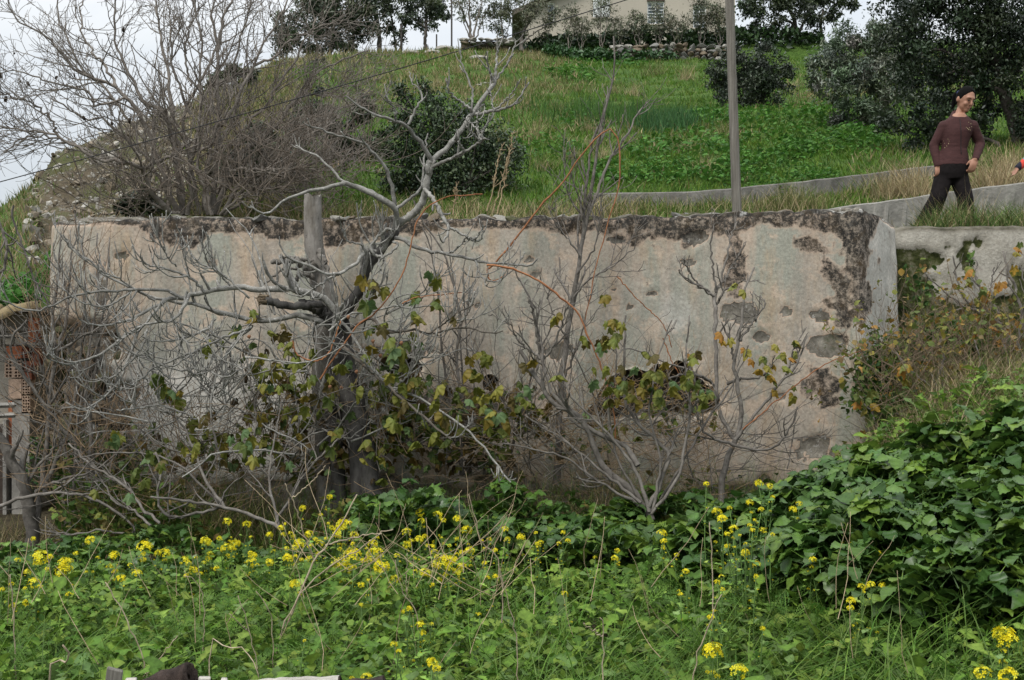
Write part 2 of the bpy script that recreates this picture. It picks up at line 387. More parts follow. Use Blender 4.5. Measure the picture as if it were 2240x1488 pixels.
topy = np.interp(cpx, [60, 118, 330, 650, 1000, 1250, 1560, 1800, 1890, 1925, 1965, 2000], [505, 490, 476, 478, 476, 478, 470, 463, 462, 472, 497, 510])
topz = CZ + (744 - topy) / F * cy + 0.05 * (fbm(s_ * 3, s_ * 0 + 3, 4) - 0.5) + 0.03 * (vn(s_ * 14, 1.0) - 0.5)
nrow = 108; rows = np.linspace(0, 1, nrow)
zb0 = -0.3
X = np.zeros((nrow, ncol)); Yv = X.copy(); Zv = X.copy()
hgt = (topz - zb0)[None]
Zv[:] = zb0 + hgt * rows[:, None]
batter = 0.06 * (1 - rows[:, None])                                   # the foot stands a little forward
bel = 0.05 * (fbm(s_[None] * 0.9 + 0 * rows[:, None], Zv * 0.9 + 4, 3) - 0.5) + 0.012 * (fbm(s_[None] * 6, Zv * 6, 3) - 0.5)
X[:] = cx[None]; Yv[:] = cy[None]
PXv = 1120 + F * X / Yv; PYv = 744 - F * (Zv - CZ) / Yv
def blob(px, py, rx, ry, soft=0.35, amp=0.55, f=28.0, sd=0.0):
    d = np.hypot((PXv - px) / rx, (PYv - py) / ry)
    nz_ = (fbm(PXv / f + sd + px, PYv / f + py, 4) - 0.5) * 2 * amp
    return sm((1 - d + nz_) / soft)
# dark lichen along the head of the wall and down its right shoulder
band = np.interp(PXv, [100, 300, 330, 400, 450, 640, 700, 760, 860, 1000, 1200, 1290, 1420, 1560, 1600, 1650, 1720, 1790, 1830, 1865, 1890, 1905, 1930],
                 [10, 22, 54, 76, 54, 44, 60, 60, 50, 32, 34, 40, 50, 52, 46, 32, 36, 44, 70, 96, 112, 70, 10])
depth_ = PYv - topy[None]
dark = sm((band * (0.75 + 0.9 * (fbm(PXv / 26, PYv / 40, 5) - 0.25)) - depth_) / 12)
for b_ in [(1842, 640, 40, 85), (1865, 560, 32, 70), (1815, 595, 24, 34), (1800, 850, 56, 44), (1605, 610, 26, 70), (1612, 560, 24, 60),
           (1780, 540, 40, 30), (1880, 520, 30, 60), (1880, 640, 14, 60), (1840, 700, 30, 30), (1520, 520, 36, 22), (1390, 520, 50, 20), (1610, 470, 60, 30)]:
    dark = np.maximum(dark, blob(*b_, amp=0.9, f=22) * 0.9)
for b_ in [(1896, 655, 8, 40), (1900, 745, 8, 18), (1920, 570, 5, 10), (395, 520, 60, 26), (470, 580, 8, 14), (1870, 600, 8, 90), (1888, 590, 5, 60)]:
    dark = np.maximum(dark, blob(*b_, amp=0.8, f=18) * 0.85)
# places where the plaster has come off
bare = np.zeros_like(X)
for b_ in [(1810, 757, 46, 28, .2, .25), (1666, 738, 24, 13, .2, .35), (1425, 642, 18, 8, .25, .5), (1720, 682, 16, 12, .25, .5), (1622, 685, 44, 30, .25, .5), (1798, 690, 26, 14, .25, .5),
           (1345, 637, 14, 5, .3, .5), (1376, 672, 14, 6, .3, .5), (1500, 574, 22, 7, .3, .5), (1160, 570, 14, 10, .3, .5), (1045, 670, 10, 6, .3, .5), (270, 560, 18, 10, .3, .6), (466, 578, 9, 13, .2, .4),
           (1520, 522, 38, 16, .2, .4), (1350, 525, 26, 9, .3, .5), (1170, 600, 12, 8, .3, .5), (1705, 868, 14, 9, .3, .5), (1780, 980, 50, 30, .3, .6), (870, 770, 70, 22, .3, .7),
           (1230, 770, 40, 20, .3, .7), (990, 690, 8, 10, .3, .6), (225, 640, 14, 60, .3, .8), (945, 910, 180, 60, .3, .7)]:
    bare = np.maximum(bare, blob(*b_, f=16))
rub = sm((290 + 60 * (fbm(PXv / 50, PYv / 50) - 0.5) * 2 - PXv + (PYv - 860) * 0.25) / 40) * sm((PYv - 690) / 40)   # fallen lower left corner
low = sm((PYv - (1045 + 50 * (fbm(PXv / 60, PYv / 60 + 9) - 0.5) * 2)) / 25)
bare = np.maximum(bare, np.maximum(rub, low * 0.9)); dark = np.maximum(dark, rub * 0.36)
capn = sm((9 - depth_ + 6 * (fbm(PXv / 30, PYv / 10) - 0.5)) / 6)       # a broken crown of mortar and stones
bare = np.maximum(bare, capn * 0.7)
pale = np.maximum(sm((PYv - 740) / 120) * sm((760 - PXv) / 150) * 0.9, blob(600, 900, 40, 90, .5, .6)) # limewash left of the fig
pale = np.maximum(pale, 0.8 * sm((PXv - 1865) / 20) * sm((980 - PYv) / 40))
pale = np.maximum(pale, blob(1480, 690, 50, 60, .8, .6) * 0.6)
off = batter + bel - 0.010 * bare - 0.012 * np.maximum(rub, low) + 0.008 * dark * (fbm(s_[None] * 20, Zv * 20, 2) - 0.3) - bare * 0.022 * (fbm(s_[None] * 7, Zv * 7, 3) - 0.3) - rub * 0.10
X += nxn[None] * off; Yv += nyn[None] * off
# roll the sheet back over the head of the wall
nt_ = 14; tt = np.linspace(0, 1, nt_ + 1)[1:]
XT = []; YT = []; ZT = []
for q in tt:
    dpt = 0.04 + 1.95 * q ** 1.5
    XT.append(X[-1] - nxn * dpt * 0.25); YT.append(np.minimum(Yv[-1] + np.maximum(-nyn, 0.25) * dpt, 11.6))
    ZT.append(topz + 0.035 * np.sin(q * 3.1) + 0.05 * (fbm(s_ * 4, s_ * 0 + q * 5, 4) - 0.5) + 0.02 * (vn(s_ * 16, q * 9 + 0 * s_) - 0.5))
X = np.concatenate([X, XT]); Yv = np.concatenate([Yv, YT]); Zv = np.concatenate([Zv, ZT])
z14 = np.zeros((nt_, ncol)); qn = tt[:, None] * 4 + 0 * s_[None]
wear = np.stack([np.concatenate([dark, 0.35 + 0.5 * (fbm(s_[None] * 3 + 0 * qn, qn, 4) - 0.2)]), np.concatenate([bare, z14 + 0.85]), np.concatenate([pale, z14])], -1)
PXa = 1120 + F * X / Yv; PYa = 744 - F * (Zv - CZ) / Yv
fr = np.arange(nrow + nt_)[:, None] + 0 * X
# openings: broken hollow, pipe hole and a gap near the fig's trunk
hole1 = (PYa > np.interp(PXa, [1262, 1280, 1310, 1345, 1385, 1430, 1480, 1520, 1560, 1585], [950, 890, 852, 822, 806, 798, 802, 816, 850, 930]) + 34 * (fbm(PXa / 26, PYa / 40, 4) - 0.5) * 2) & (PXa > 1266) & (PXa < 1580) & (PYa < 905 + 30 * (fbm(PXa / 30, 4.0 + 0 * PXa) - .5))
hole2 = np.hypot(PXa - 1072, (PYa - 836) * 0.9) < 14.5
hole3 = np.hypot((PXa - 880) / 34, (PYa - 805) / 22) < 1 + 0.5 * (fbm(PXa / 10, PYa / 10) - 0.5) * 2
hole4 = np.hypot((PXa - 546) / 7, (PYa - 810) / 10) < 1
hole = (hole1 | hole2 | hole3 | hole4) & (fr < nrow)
gi = np.arange(X.size).reshape(X.shape)
q4 = np.stack([gi[:-1, :-1], gi[:-1, 1:], gi[1:, 1:], gi[1:, :-1]], -1)
hq = hole[:-1, :-1] | hole[1:, 1:]
keep = q4[~hq].reshape(-1, 4)
wv = np.stack([X, Yv, Zv], -1).reshape(-1, 3); wear = np.clip(wear, 0, 1).reshape(-1, 3)
# inner lips of the openings
lip_v = []; lip_f = []; nb = len(wv)
E = {}
for a, b_ in ((0, 1), (1, 2), (2, 3), (3, 0)):
    for i_, j_ in q4[hq][:, (a, b_)]:
        E[(min(i_, j_), max(i_, j_))] = E.get((min(i_, j_), max(i_, j_)), 0) + 1
nbr = {}
for (i_, j_), c_ in E.items():
    if c_ == 1: nbr.setdefault(i_, []).append(j_); nbr.setdefault(j_, []).append(i_)
for _ in range(2):                   # round off the stepped rim of each opening
    nw = {k: wv[k] * .4 + .6 * np.mean([wv[q] for q in v_], axis=0) for k, v_ in nbr.items()}
    for k, q in nw.items(): wv[k] = q
mp_ = {}
for (i_, j_), c_ in E.items():
    if c_ == 1:
        for k_ in (i_, j_):
            if k_ not in mp_:
                mp_[k_] = []
                for dd in (0.14, 0.34):
                    pp = wv[k_] + np.array([0, dd, 0]) + RNG.normal(size=3) * 0.012; mp_[k_].append(nb + len(lip_v)); lip_v.append(pp)
        lip_f.append([i_, j_, mp_[j_][0], mp_[i_][0]]); lip_f.append([mp_[i_][0], mp_[j_][0], mp_[j_][1], mp_[i_][1]])
wv = np.concatenate([wv, lip_v]); keep = np.concatenate([keep, lip_f])
wear = np.concatenate([wear, np.tile([[0.2, 1, 0]], (len(lip_v), 1))])
m, t, b, o = principled('weathered_plaster', 0.92, 0.15)
A = N(t, 'ShaderNodeSeparateColor'); L(t, attr(t, 'wear'), A.inputs[0])
n_big = noise(t, 1.1, 6, 0.6); n_mid = noise(t, 5, 7, 0.68); n_fin = noise(t, 42, 6, 0.75)
n_str = noise(t, 3.2, 6, 0.65, stretch=(1, 1, 0.16))
pl = ramp(t, n_big, [(0.34, (0.37, 0.322, 0.262)), (0.50, (0.405, 0.355, 0.295)), (0.66, (0.455, 0.362, 0.28))])
pl = mixc(t, ramp(t, n_str, [(0.44, 0.0), (0.58, 0.9)]), pl, (0.31, 0.315, 0.262))
pl = mixc(t, ramp(t, noise(t, 4.1, 6, 0.7, stretch=(1, 1, 0.22)), [(0.52, 0.0), (0.68, 0.7)]), pl, (0.40, 0.29, 0.185))
pl = mixc(t, ramp(t, n_mid, [(0.53, 0.0), (0.60, 0.75)]), pl, (0.51, 0.40, 0.305))
pl = mixc(t, ramp(t, noise(t, 2.8, 6, 0.7, stretch=(1, 1, 0.2)), [(0.51, 0.0), (0.66, 0.6)]), pl, (0.245, 0.225, 0.19))
pl = mixc(t, A.outputs[2], pl, ramp(t, n_mid, [(0.35, (0.36, 0.345, 0.305)), (0.6, (0.56, 0.545, 0.50))]))
pl = mixc(t, 1.0, pl, ramp(t, n_fin, [(0.3, 0.62), (0.7, 1.22)]), 'MULTIPLY')
pl = mixc(t, ramp(t, noise(t, 22, 5, 0.7), [(0.61, 0.0), (0.67, 0.75)]), pl, (0.17, 0.145, 0.12))
st = ramp(t, n_mid, [(0.3, (0.075, 0.065, 0.05)), (0.5, (0.16, 0.145, 0.12)), (0.68, (0.31, 0.285, 0.24))])
st = mixc(t, 1.0, st, ramp(t, n_fin, [(0.3, 0.55), (0.7, 1.4)]), 'MULTIPLY')
st = mixc(t, ramp(t, noise(t, 3.3, 5, 0.7), [(0.56, 0.0), (0.68, 0.7)]), st, (0.05, 0.055, 0.022))
def edge(ch, amt, lo, hi, sc=26):
    q = math_(t, 'ADD', ch, math_(t, 'MULTIPLY', math_(t, 'SUBTRACT', noise(t, sc, 8, 0.82), 0.5), amt))
    return ramp(t, q, [(lo, 0.0), (hi, 1.0)])
e_b = edge(A.outputs[1], 1.1, 0.42, 0.56); e_d = math_(t, 'MULTIPLY', edge(A.outputs[0], 2.7, 0.42, 0.95, 14), ramp(t, noise(t, 24, 7, .75), [(.34, .25), (.50, 1.0)]))
pl = mixc(t, math_(t, 'MULTIPLY', edge(A.outputs[1], 1.1, 0.24, 0.36), .75), pl, (0.50, 0.36, 0.265))
pl = mixc(t, math_(t, 'MULTIPLY', edge(A.outputs[0], 2.2, 0.22, 0.42, 17), .6), pl, (0.46, 0.35, 0.265))
c1 = mixc(t, e_b, pl, st)
dk = ramp(t, noise(t, 13, 7, .7, stretch=(1, 1, .5)), [(0.36, (0.012, 0.011, 0.010)), (0.56, (0.038, 0.035, 0.031)), (0.72, (0.13, 0.12, 0.105))])
dk = mixc(t, ramp(t, noise(t, 7, 5, .7), [(.5, 0.0), (.66, .7)]), dk, (0.085, 0.06, 0.035)); c1 = mixc(t, e_d, c1, dk)
wl = math_(t, 'MULTIPLY', ramp(t, noise(t, 9, 5, 0.75), [(0.58, 0.0), (0.64, 1.0)]), A.outputs[1])
c1 = mixc(t, math_(t, 'MULTIPLY', wl, 0.8), c1, (0.48, 0.47, 0.44))
L(t, c1, b.inputs['Base Color'])
h = math_(t, 'ADD', math_(t, 'MULTIPLY', n_fin, 0.35), math_(t, 'MULTIPLY', math_(t, 'SUBTRACT', 1.0, e_b), 0.6))
bump(t, b, h, 0.75, 0.012)
MT['plaster'] = m
wall = root('plaster_wall', (0, WY, 0), 'long ruined wall of peeling pinkish plaster with a broken hollow behind the bare figs', 'wall')
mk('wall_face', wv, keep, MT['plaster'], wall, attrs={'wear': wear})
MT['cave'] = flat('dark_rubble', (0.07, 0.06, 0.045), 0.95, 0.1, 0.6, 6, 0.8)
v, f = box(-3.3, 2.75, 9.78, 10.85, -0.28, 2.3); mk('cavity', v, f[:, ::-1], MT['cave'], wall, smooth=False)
# stones bedded in the fallen corner and along the crown
MT['stone'] = [flat('stone_%s' % n_, c_, 0.92, 0.2, 0.4, 9, 0.6) for n_, c_ in (('grey', (0.17, 0.165, 0.15)), ('brown', (0.15, 0.12, 0.085)), ('pale', (0.29, 0.275, 0.24)), ('mossy', (0.085, 0.085, 0.045)))]
rocks = [newmesh('stone', *rockmesh(k, 0.5, 2), mat=MT['stone'][k % 4], tint=np.ones(3), smooth=False) for k in range(12)]
def put_rock(parent, p, sc, k=None, name='stone'):
    k = RNG.integers(12) if k is None else k
    R3 = rotm(*(RNG.uniform(-0.5, 0.5, 3)))
    mm = np.asarray(R3) @ np.diag(sc)
    return link(name, rocks[k], parent, M4(mm, np.asarray(p) - np.array(rloc(parent))))
for k in range(70):
    a, b_ = RNG.uniform(95, 300), RNG.uniform(720, 1010)
    if a > 290 - (b_ - 860) * -0.2: continue
    s0 = RNG.uniform(0.035, 0.08); p = P(a, b_, 9.57); p[1] = 9.62 + max(0, (-3.60 - p[0])) * 1.2
    put_rock(wall, p, (s0 * 1.3, s0 * 0.8, s0 * 0.85), (1, 3)[k % 2] + 4 * RNG.integers(3))
for k in range(34):
    a = RNG.uniform(330, 1880); z = np.interp(a, cpx[200:], topz[200:]) if False else np.interp(a, [330, 650, 1250, 1560, 1880], [476, 478, 478, 470, 463])
    s0 = RNG.uniform(0.03, 0.075); p = P(a, z + 2, 9.56 + RNG.uniform(0, 0.2)); put_rock(wall, p, (s0 * 1.3, s0 * 1.0, s0 * 0.5))

# ---------------------------------------------------------------- retaining wall at the right, behind the bank
xs2 = np.linspace(3.15, 6.5, 130); r2 = np.linspace(0, 1, 60)
XX, RRr = np.meshgrid(xs2, r2)
YB = 10.35 + 0.05 * (fbm(XX * 0.8, RRr * 2, 3) - 0.5)
pxb = 1120 + F * XX / YB
tz = CZ + (744 - np.interp(pxb, [1960, 2000, 2060, 2240, 2600], [505, 503, 504, 500, 490])) / F * 10.35 + 0.05 * (fbm(XX * 4, XX * 0 + 2, 4) - 0.5)
ZZ = 0.4 + (tz - 0.4) * RRr; pyb = 744 - F * (ZZ - CZ) / YB
PXv, PYv = pxb, pyb
mossk = np.maximum(sm((2048 + 60 * (fbm(PXv / 40, PYv / 30) - 0.5) * 2 - PXv + (PYv - 600) * 0.45) / 16) * sm((PYv - 530) / 30), sm((PYv - (664 + 30 * (fbm(PXv / 50, 3.0 + PYv * 0) - 0.5) * 2)) / 14))
for b_ in [(2112, 565, 16, 46, .5, .9), (2085, 545, 30, 14, .5, .9), (2140, 530, 12, 14, .5, .9),  (2180, 660, 60, 30, .3, .8), (2240, 640, 40, 60, .3, .8)]:
    mossk = np.maximum(mossk, blob(*b_) * 0.9)
bare2 = np.clip(mossk * 0.6 + sm((8 - (PYv - 503)) / 8), 0, 1)
YB = YB + 0.03 * sm(mossk) + 0.03 * (fbm(XX * 5, ZZ * 5, 3) - 0.5)
for q in np.linspace(0.08, 1.1, 10):
    XX = np.vstack([XX, XX[-1:]]); YB = np.vstack([YB, YB[-1:] * 0 + 10.35 + q]); ZZ = np.vstack([ZZ, tz[-1:] + 0.04 * (fbm(xs2[None] * 3, q * 4 + 0 * xs2[None]) - 0.5) + 0.03])
    mossk = np.vstack([mossk, mossk[-1:] * 0 + 0.3]); bare2 = np.vstack([bare2, bare2[-1:] * 0 + 0.9])
gi = np.arange(XX.size).reshape(XX.shape); rf_ = np.stack([gi[:-1, :-1], gi[:-1, 1:], gi[1:, 1:], gi[1:, :-1]], -1).reshape(-1, 4)
m, t, b, o = principled('mossy_plaster', 0.93, 0.12)
A = N(t, 'ShaderNodeSeparateColor'); L(t, attr(t, 'wear'), A.inputs[0])
pl = ramp(t, noise(t, 3, 7, 0.7), [(0.35, (0.30, 0.275, 0.225)), (0.6, (0.46, 0.43, 0.37)), (0.75, (0.38, 0.31, 0.28))])
pl = mixc(t, 1.0, pl, ramp(t, noise(t, 38, 6, 0.75), [(0.3, 0.7), (0.7, 1.15)]), 'MULTIPLY')
st = ramp(t, noise(t, 8, 6, 0.7), [(0.35, (0.05, 0.045, 0.03)), (0.65, (0.2, 0.18, 0.14))])
q = math_(t, 'ADD', A.outputs[0], math_(t, 'MULTIPLY', math_(t, 'SUBTRACT', noise(t, 20, 6, 0.78), 0.5), 1.5))
mo = ramp(t, noise(t, 11, 5, 0.7), [(0.35, (0.02, 0.025, 0.01)), (0.5, (0.055, 0.062, 0.02)), (0.66, (0.16, 0.15, 0.10))])
L(t, mixc(t, ramp(t, q, [(0.42, 0.0), (0.58, 1.0)]), mixc(t, A.outputs[1], pl, st), mo), b.inputs['Base Color'])
bump(t, b, noise(t, 30, 7, 0.75), 0.8, 0.02)
rwall = mk('retaining_wall', np.stack([XX, YB, ZZ], -1).reshape(-1, 3), rf_, m, attrs={'wear': np.stack([mossk, bare2, mossk * 0], -1).reshape(-1, 3)})
tag(rwall, 'low whitish plaster retaining wall with black moss below the standing girl', 'wall', kind='thing')

# ---------------------------------------------------------------- concrete walls beside the path
MT['concrete'] = flat('grey_concrete', (0.17, 0.16, 0.145), 0.9, 0.2, 0.4, 5, 0.9, bscale=14)
MT['concrete_pale'] = flat('pale_concrete', (0.24, 0.228, 0.205), 0.9, 0.2, 0.38, 5, 0.9, bscale=14)
def strip_wall(name, pts, thick, mat, label):
    """low wall: pixels (px, top py, foot py, Y or 0 to stand it where the foot meets the slope)"""
    w = []
    for a, tp, fp, Y in pts:
        Y = Y or hit(a, fp)[1]
        w.append(np.concatenate([P(a, tp, Y), [CZ + (744 - fp) / F * Y]]))
    k = 90; q = smooth_path(w, k)
    top = q[:, :3].copy(); top[:, 2] += 0.012 * (fbm(np.arange(k) * 0.2, np.full(k, 4.0), 4) - 0.5)
    bot = top.copy(); bot[:, 2] = q[:, 3] - 0.4; bot[:, 1] -= 0.02
    mid = top * 0.5 + bot * 0.5; mid[:, 1] += 0.012 * RNG.normal(size=k)
    ed = top.copy(); ed[:, 2] -= 0.012; ed[:, 1] -= 0.012
    tb = top.copy(); tb[:, 1] += thick; bb = bot.copy(); bb[:, 1] += thick
    v = np.concatenate([bot, mid, ed, top, tb, bb]); g = np.arange(6 * k).reshape(6, k)
    f = np.stack([g[:-1, :-1], g[:-1, 1:], g[1:, 1:], g[1:, :-1]], -1).reshape(-1, 4)
    ends = np.array([[g[0, 0], g[1, 0], g[4, 0], g[5, 0]], [g[1, 0], g[2, 0], g[3, 0], g[4, 0]], [g[0, -1], g[5, -1], g[4, -1], g[1, -1]], [g[1, -1], g[4, -1], g[3, -1], g[2, -1]]])
    return tag(mk(name, v, np.concatenate([f, ends]), mat, smooth=False), label, 'wall')
strip_wall('concrete_wall', [(1300, 422, 452, 0), (1420, 421, 452, 0), (1540, 417, 450, 0), (1640, 408, 444, 0), (1760, 396, 428, 13.9), (1880, 382, 412, 14.3), (1960, 372, 400, 14.6), (2060, 360, 388, 15.0)], 0.3, MT['concrete'],
           'low grey concrete wall curving across the foot of the green slope')['kind'] = 'thing'
strip_wall('concrete_path', [(1770, 466, 480, 12.35), (1860, 449, 490, 12.6), (1960, 437, 500, 12.75), (2080, 419, 500, 12.8), (2240, 399, 490, 12.85), (2500, 368, 480, 12.9)], 0.9, MT['concrete_pale'],
           'pale concrete edge of a path rising to the right behind the girl')['kind'] = 'thing'
# ---------------------------------------------------------------- bare trees
def z3(px, py, s, ox, oy): return (ox + px / s, oy + py / s)
def zp(seq, s, ox, oy): return [z3(a, b_, s, ox, oy) for a, b_ in seq]
def fig_twigs(par, n, rng, length=(0.15, 0.5), up=0.9, levels=2, t0=0.25, rmin=0.0032, ang=(25, 65), wig=0.13):
    """knobbly fig twigs with blunt upturned tips"""
    out = []
    Pp, Rp = par
    for lv in range(levels):
        c = sprout(Pp, Rp, n if lv == 0 else 2, t0, 1.0, (length[0] * 0.62 ** lv, length[1] * 0.62 ** lv), ang, 8, up, wig, 0.62, rng, 0.6, rmin)
        out.append(c); Pp, Rp = c; t0 = 0.3
    return out
def add_tubes(acc, par, sides=5, knob=0.0, tint=None, rng=RNG, close=True):
    Pp, Rp = par
    if knob: Rp = Rp * (1 + knob * np.abs(rng.normal(size=Rp.shape)))
    if close:
        d = Pp[:, -1:] - Pp[:, -2:-1]; d /= np.linalg.norm(d, axis=2, keepdims=True) + 1e-9
        Pp = np.concatenate([Pp, Pp[:, -1:] + d * Rp[:, -1:, None] * 0.8], 1); Rp = np.concatenate([Rp, Rp[:, -1:] * 0.05], 1)
    v, f = tubes(Pp, Rp, sides)
    t = np.repeat(rng.uniform(0.8, 1.18, len(Pp)), Pp.shape[1] * sides)[:, None] * np.ones(3)
    acc.add(v, f, t if tint is None else t * np.array(tint))
# ---- fig leaves
def fig_leaf_mesh(seed):
    r = np.random.default_rng(seed)
    a = np.linspace(-155, 155, 25) * np.pi / 180
    lob = 0.0
    for c_, w_, h_ in ((0, 22, 1.0), (58, 20, .82), (-58, 20, .82), (115, 24, .55), (-115, 24, .55)):
        lob = np.maximum(lob, h_ * (0.46 + 0.54 * np.exp(-((np.degrees(a) - c_) / w_) ** 2)))
    lob = lob * (1 + 0.05 * r.normal(size=len(a)))
    ring = np.stack([np.sin(a) * lob * 0.8, np.cos(a) * lob, 0 * a], -1)
    v = [np.array([[0, 0, 0]])]
    for q in (0.45, 0.8, 1.0):
        w = ring * q
        w[:, 2] = -0.32 * q ** 2 * np.abs(np.sin(a * 1.0 + r.uniform(-.3, .3))) - 0.18 * q ** 2 + 0.06 * r.normal(size=len(a)) * q
        v.append(w)
    v = np.concatenate(v); n = len(a); f = []
    for k in range(n - 1):
        f.append([0, 1 + k + 1, 1 + k])
        for q in range(2):
            b0 = 1 + q * n + k; f += [[b0, b0 + 1, b0 + 1 + n], [b0, b0 + 1 + n, b0 + n]]
    return v, np.array(f)
FIGL = [fig_leaf_mesh(k) for k in range(4)]
def fig_leaf_meshes(cols):
    return [newmesh('leaf', FIGL[k % 4][0], FIGL[k % 4][1], MT['fig_leaf'], np.array(c_) * np.ones((len(FIGL[k % 4][0]), 1)) * (1 + 0.25 * (np.linalg.norm(FIGL[k % 4][0], axis=1, keepdims=True) - 0.4) * np.array([[0.9, 0.0, -0.5]]))) for k, c_ in enumerate(cols)]
FIG_GREEN = fig_leaf_meshes([(0.13, 0.155, 0.026), (0.16, 0.18, 0.03), (0.21, 0.20, 0.035), (0.085, 0.115, 0.024), (0.18, 0.14, 0.022), (0.10, 0.16, 0.06), (0.13, 0.14, 0.022), (0.10, 0.08, 0.022)])
FIG_YELL = fig_leaf_meshes([(0.25, 0.22, 0.04), (0.32, 0.21, 0.03), (0.17, 0.19, 0.045), (0.30, 0.15, 0.025), (0.13, 0.17, 0.045), (0.22, 0.24, 0.07)])
def hang_leaf(parent, p, size, meshes, rng=RNG, droop=(0.5, 1.5)):
    R3 = rotm(np.array([rng.uniform(-np.pi, np.pi)]), np.array([-rng.uniform(*droop)]), np.array([rng.uniform(-0.6, 0.6)]))[0]
    return link('leaf', meshes[rng.integers(len(meshes))], parent, M4(R3, np.asarray(p) - np.array(rloc(parent)), size))
def leaf_sprays(parent, spots, meshes, size=(0.05, 0.095), rng=RNG, Y=9.0, dY=0.3):
    for px, py, r, n in spots:
        for k in range(int(n * 1.12 + .5)):
            a = rng.uniform(0, 2 * np.pi); q = r * np.sqrt(rng.uniform())
            hang_leaf(parent, P(px + q * np.cos(a), py + q * np.sin(a), Y + rng.uniform(-dY, dY)), rng.uniform(*size), meshes, rng)

# ======== the old fig in the middle
fr_ = np.random.default_rng(3)
fig = root('fig_tree', P(800, 1075, 8.8), 'big leafless fig with dark leaning trunk and pale knobbly limbs before the wall', 'tree')
def px_r(px_w, Y): return 0.5 * px_w / F * Y
A5 = lambda q: zp(q, 3.72, 500, 400); A2 = lambda q: zp(q, 2.8, 700, 0); A4 = lambda q: zp(q, 2.976, 0, 450); A6 = lambda q: zp(q, 2.976, 700, 450); A7 = lambda q: zp(q, 3.72, 1100, 600)
trunk_acc = Acc()
def trunk_add(acc, pts, Y0, Y1, w0, w1, sides=14, k=40, lump=0.006):
    w, r = limb(pts, Y0, Y1, px_r(w0, Y0), px_r(w1, Y1), k, 0.004)
    v, f = tubes(w[None], r[None], sides)
    v = v + (fbm(v[:, 0] * 9 + v[:, 1] * 6, v[:, 2] * 6, 4)[:, None] - 0.5) * lump * 6 * fr_.normal(size=(len(v), 1)) * 0.2 + fr_.normal(size=v.shape) * lump * 0.25
    acc.add(v, f, np.ones(3))
trunk_add(trunk_acc, [(824, 1165), (812, 1110), (800, 1070), (790, 985), (775, 900), (760, 830), (748, 770), (742, 705)], 8.75, 8.95, 74, 44, 18)
trunk_add(trunk_acc, [(750, 1160), (742, 1080), (735, 980), (738, 880), (742, 800), (740, 720)], 9.0, 9.0, 34, 26, 14)
trunk_add(trunk_acc, [(742, 712), (718, 690), (690, 672), (660, 664)], 8.9, 8.8, 36, 22)
trunk_acc.build('trunk', MT['fig_trunk'], fig)
LIMBS = []     # (points, Y0, Y1, width0 px, width1 px)
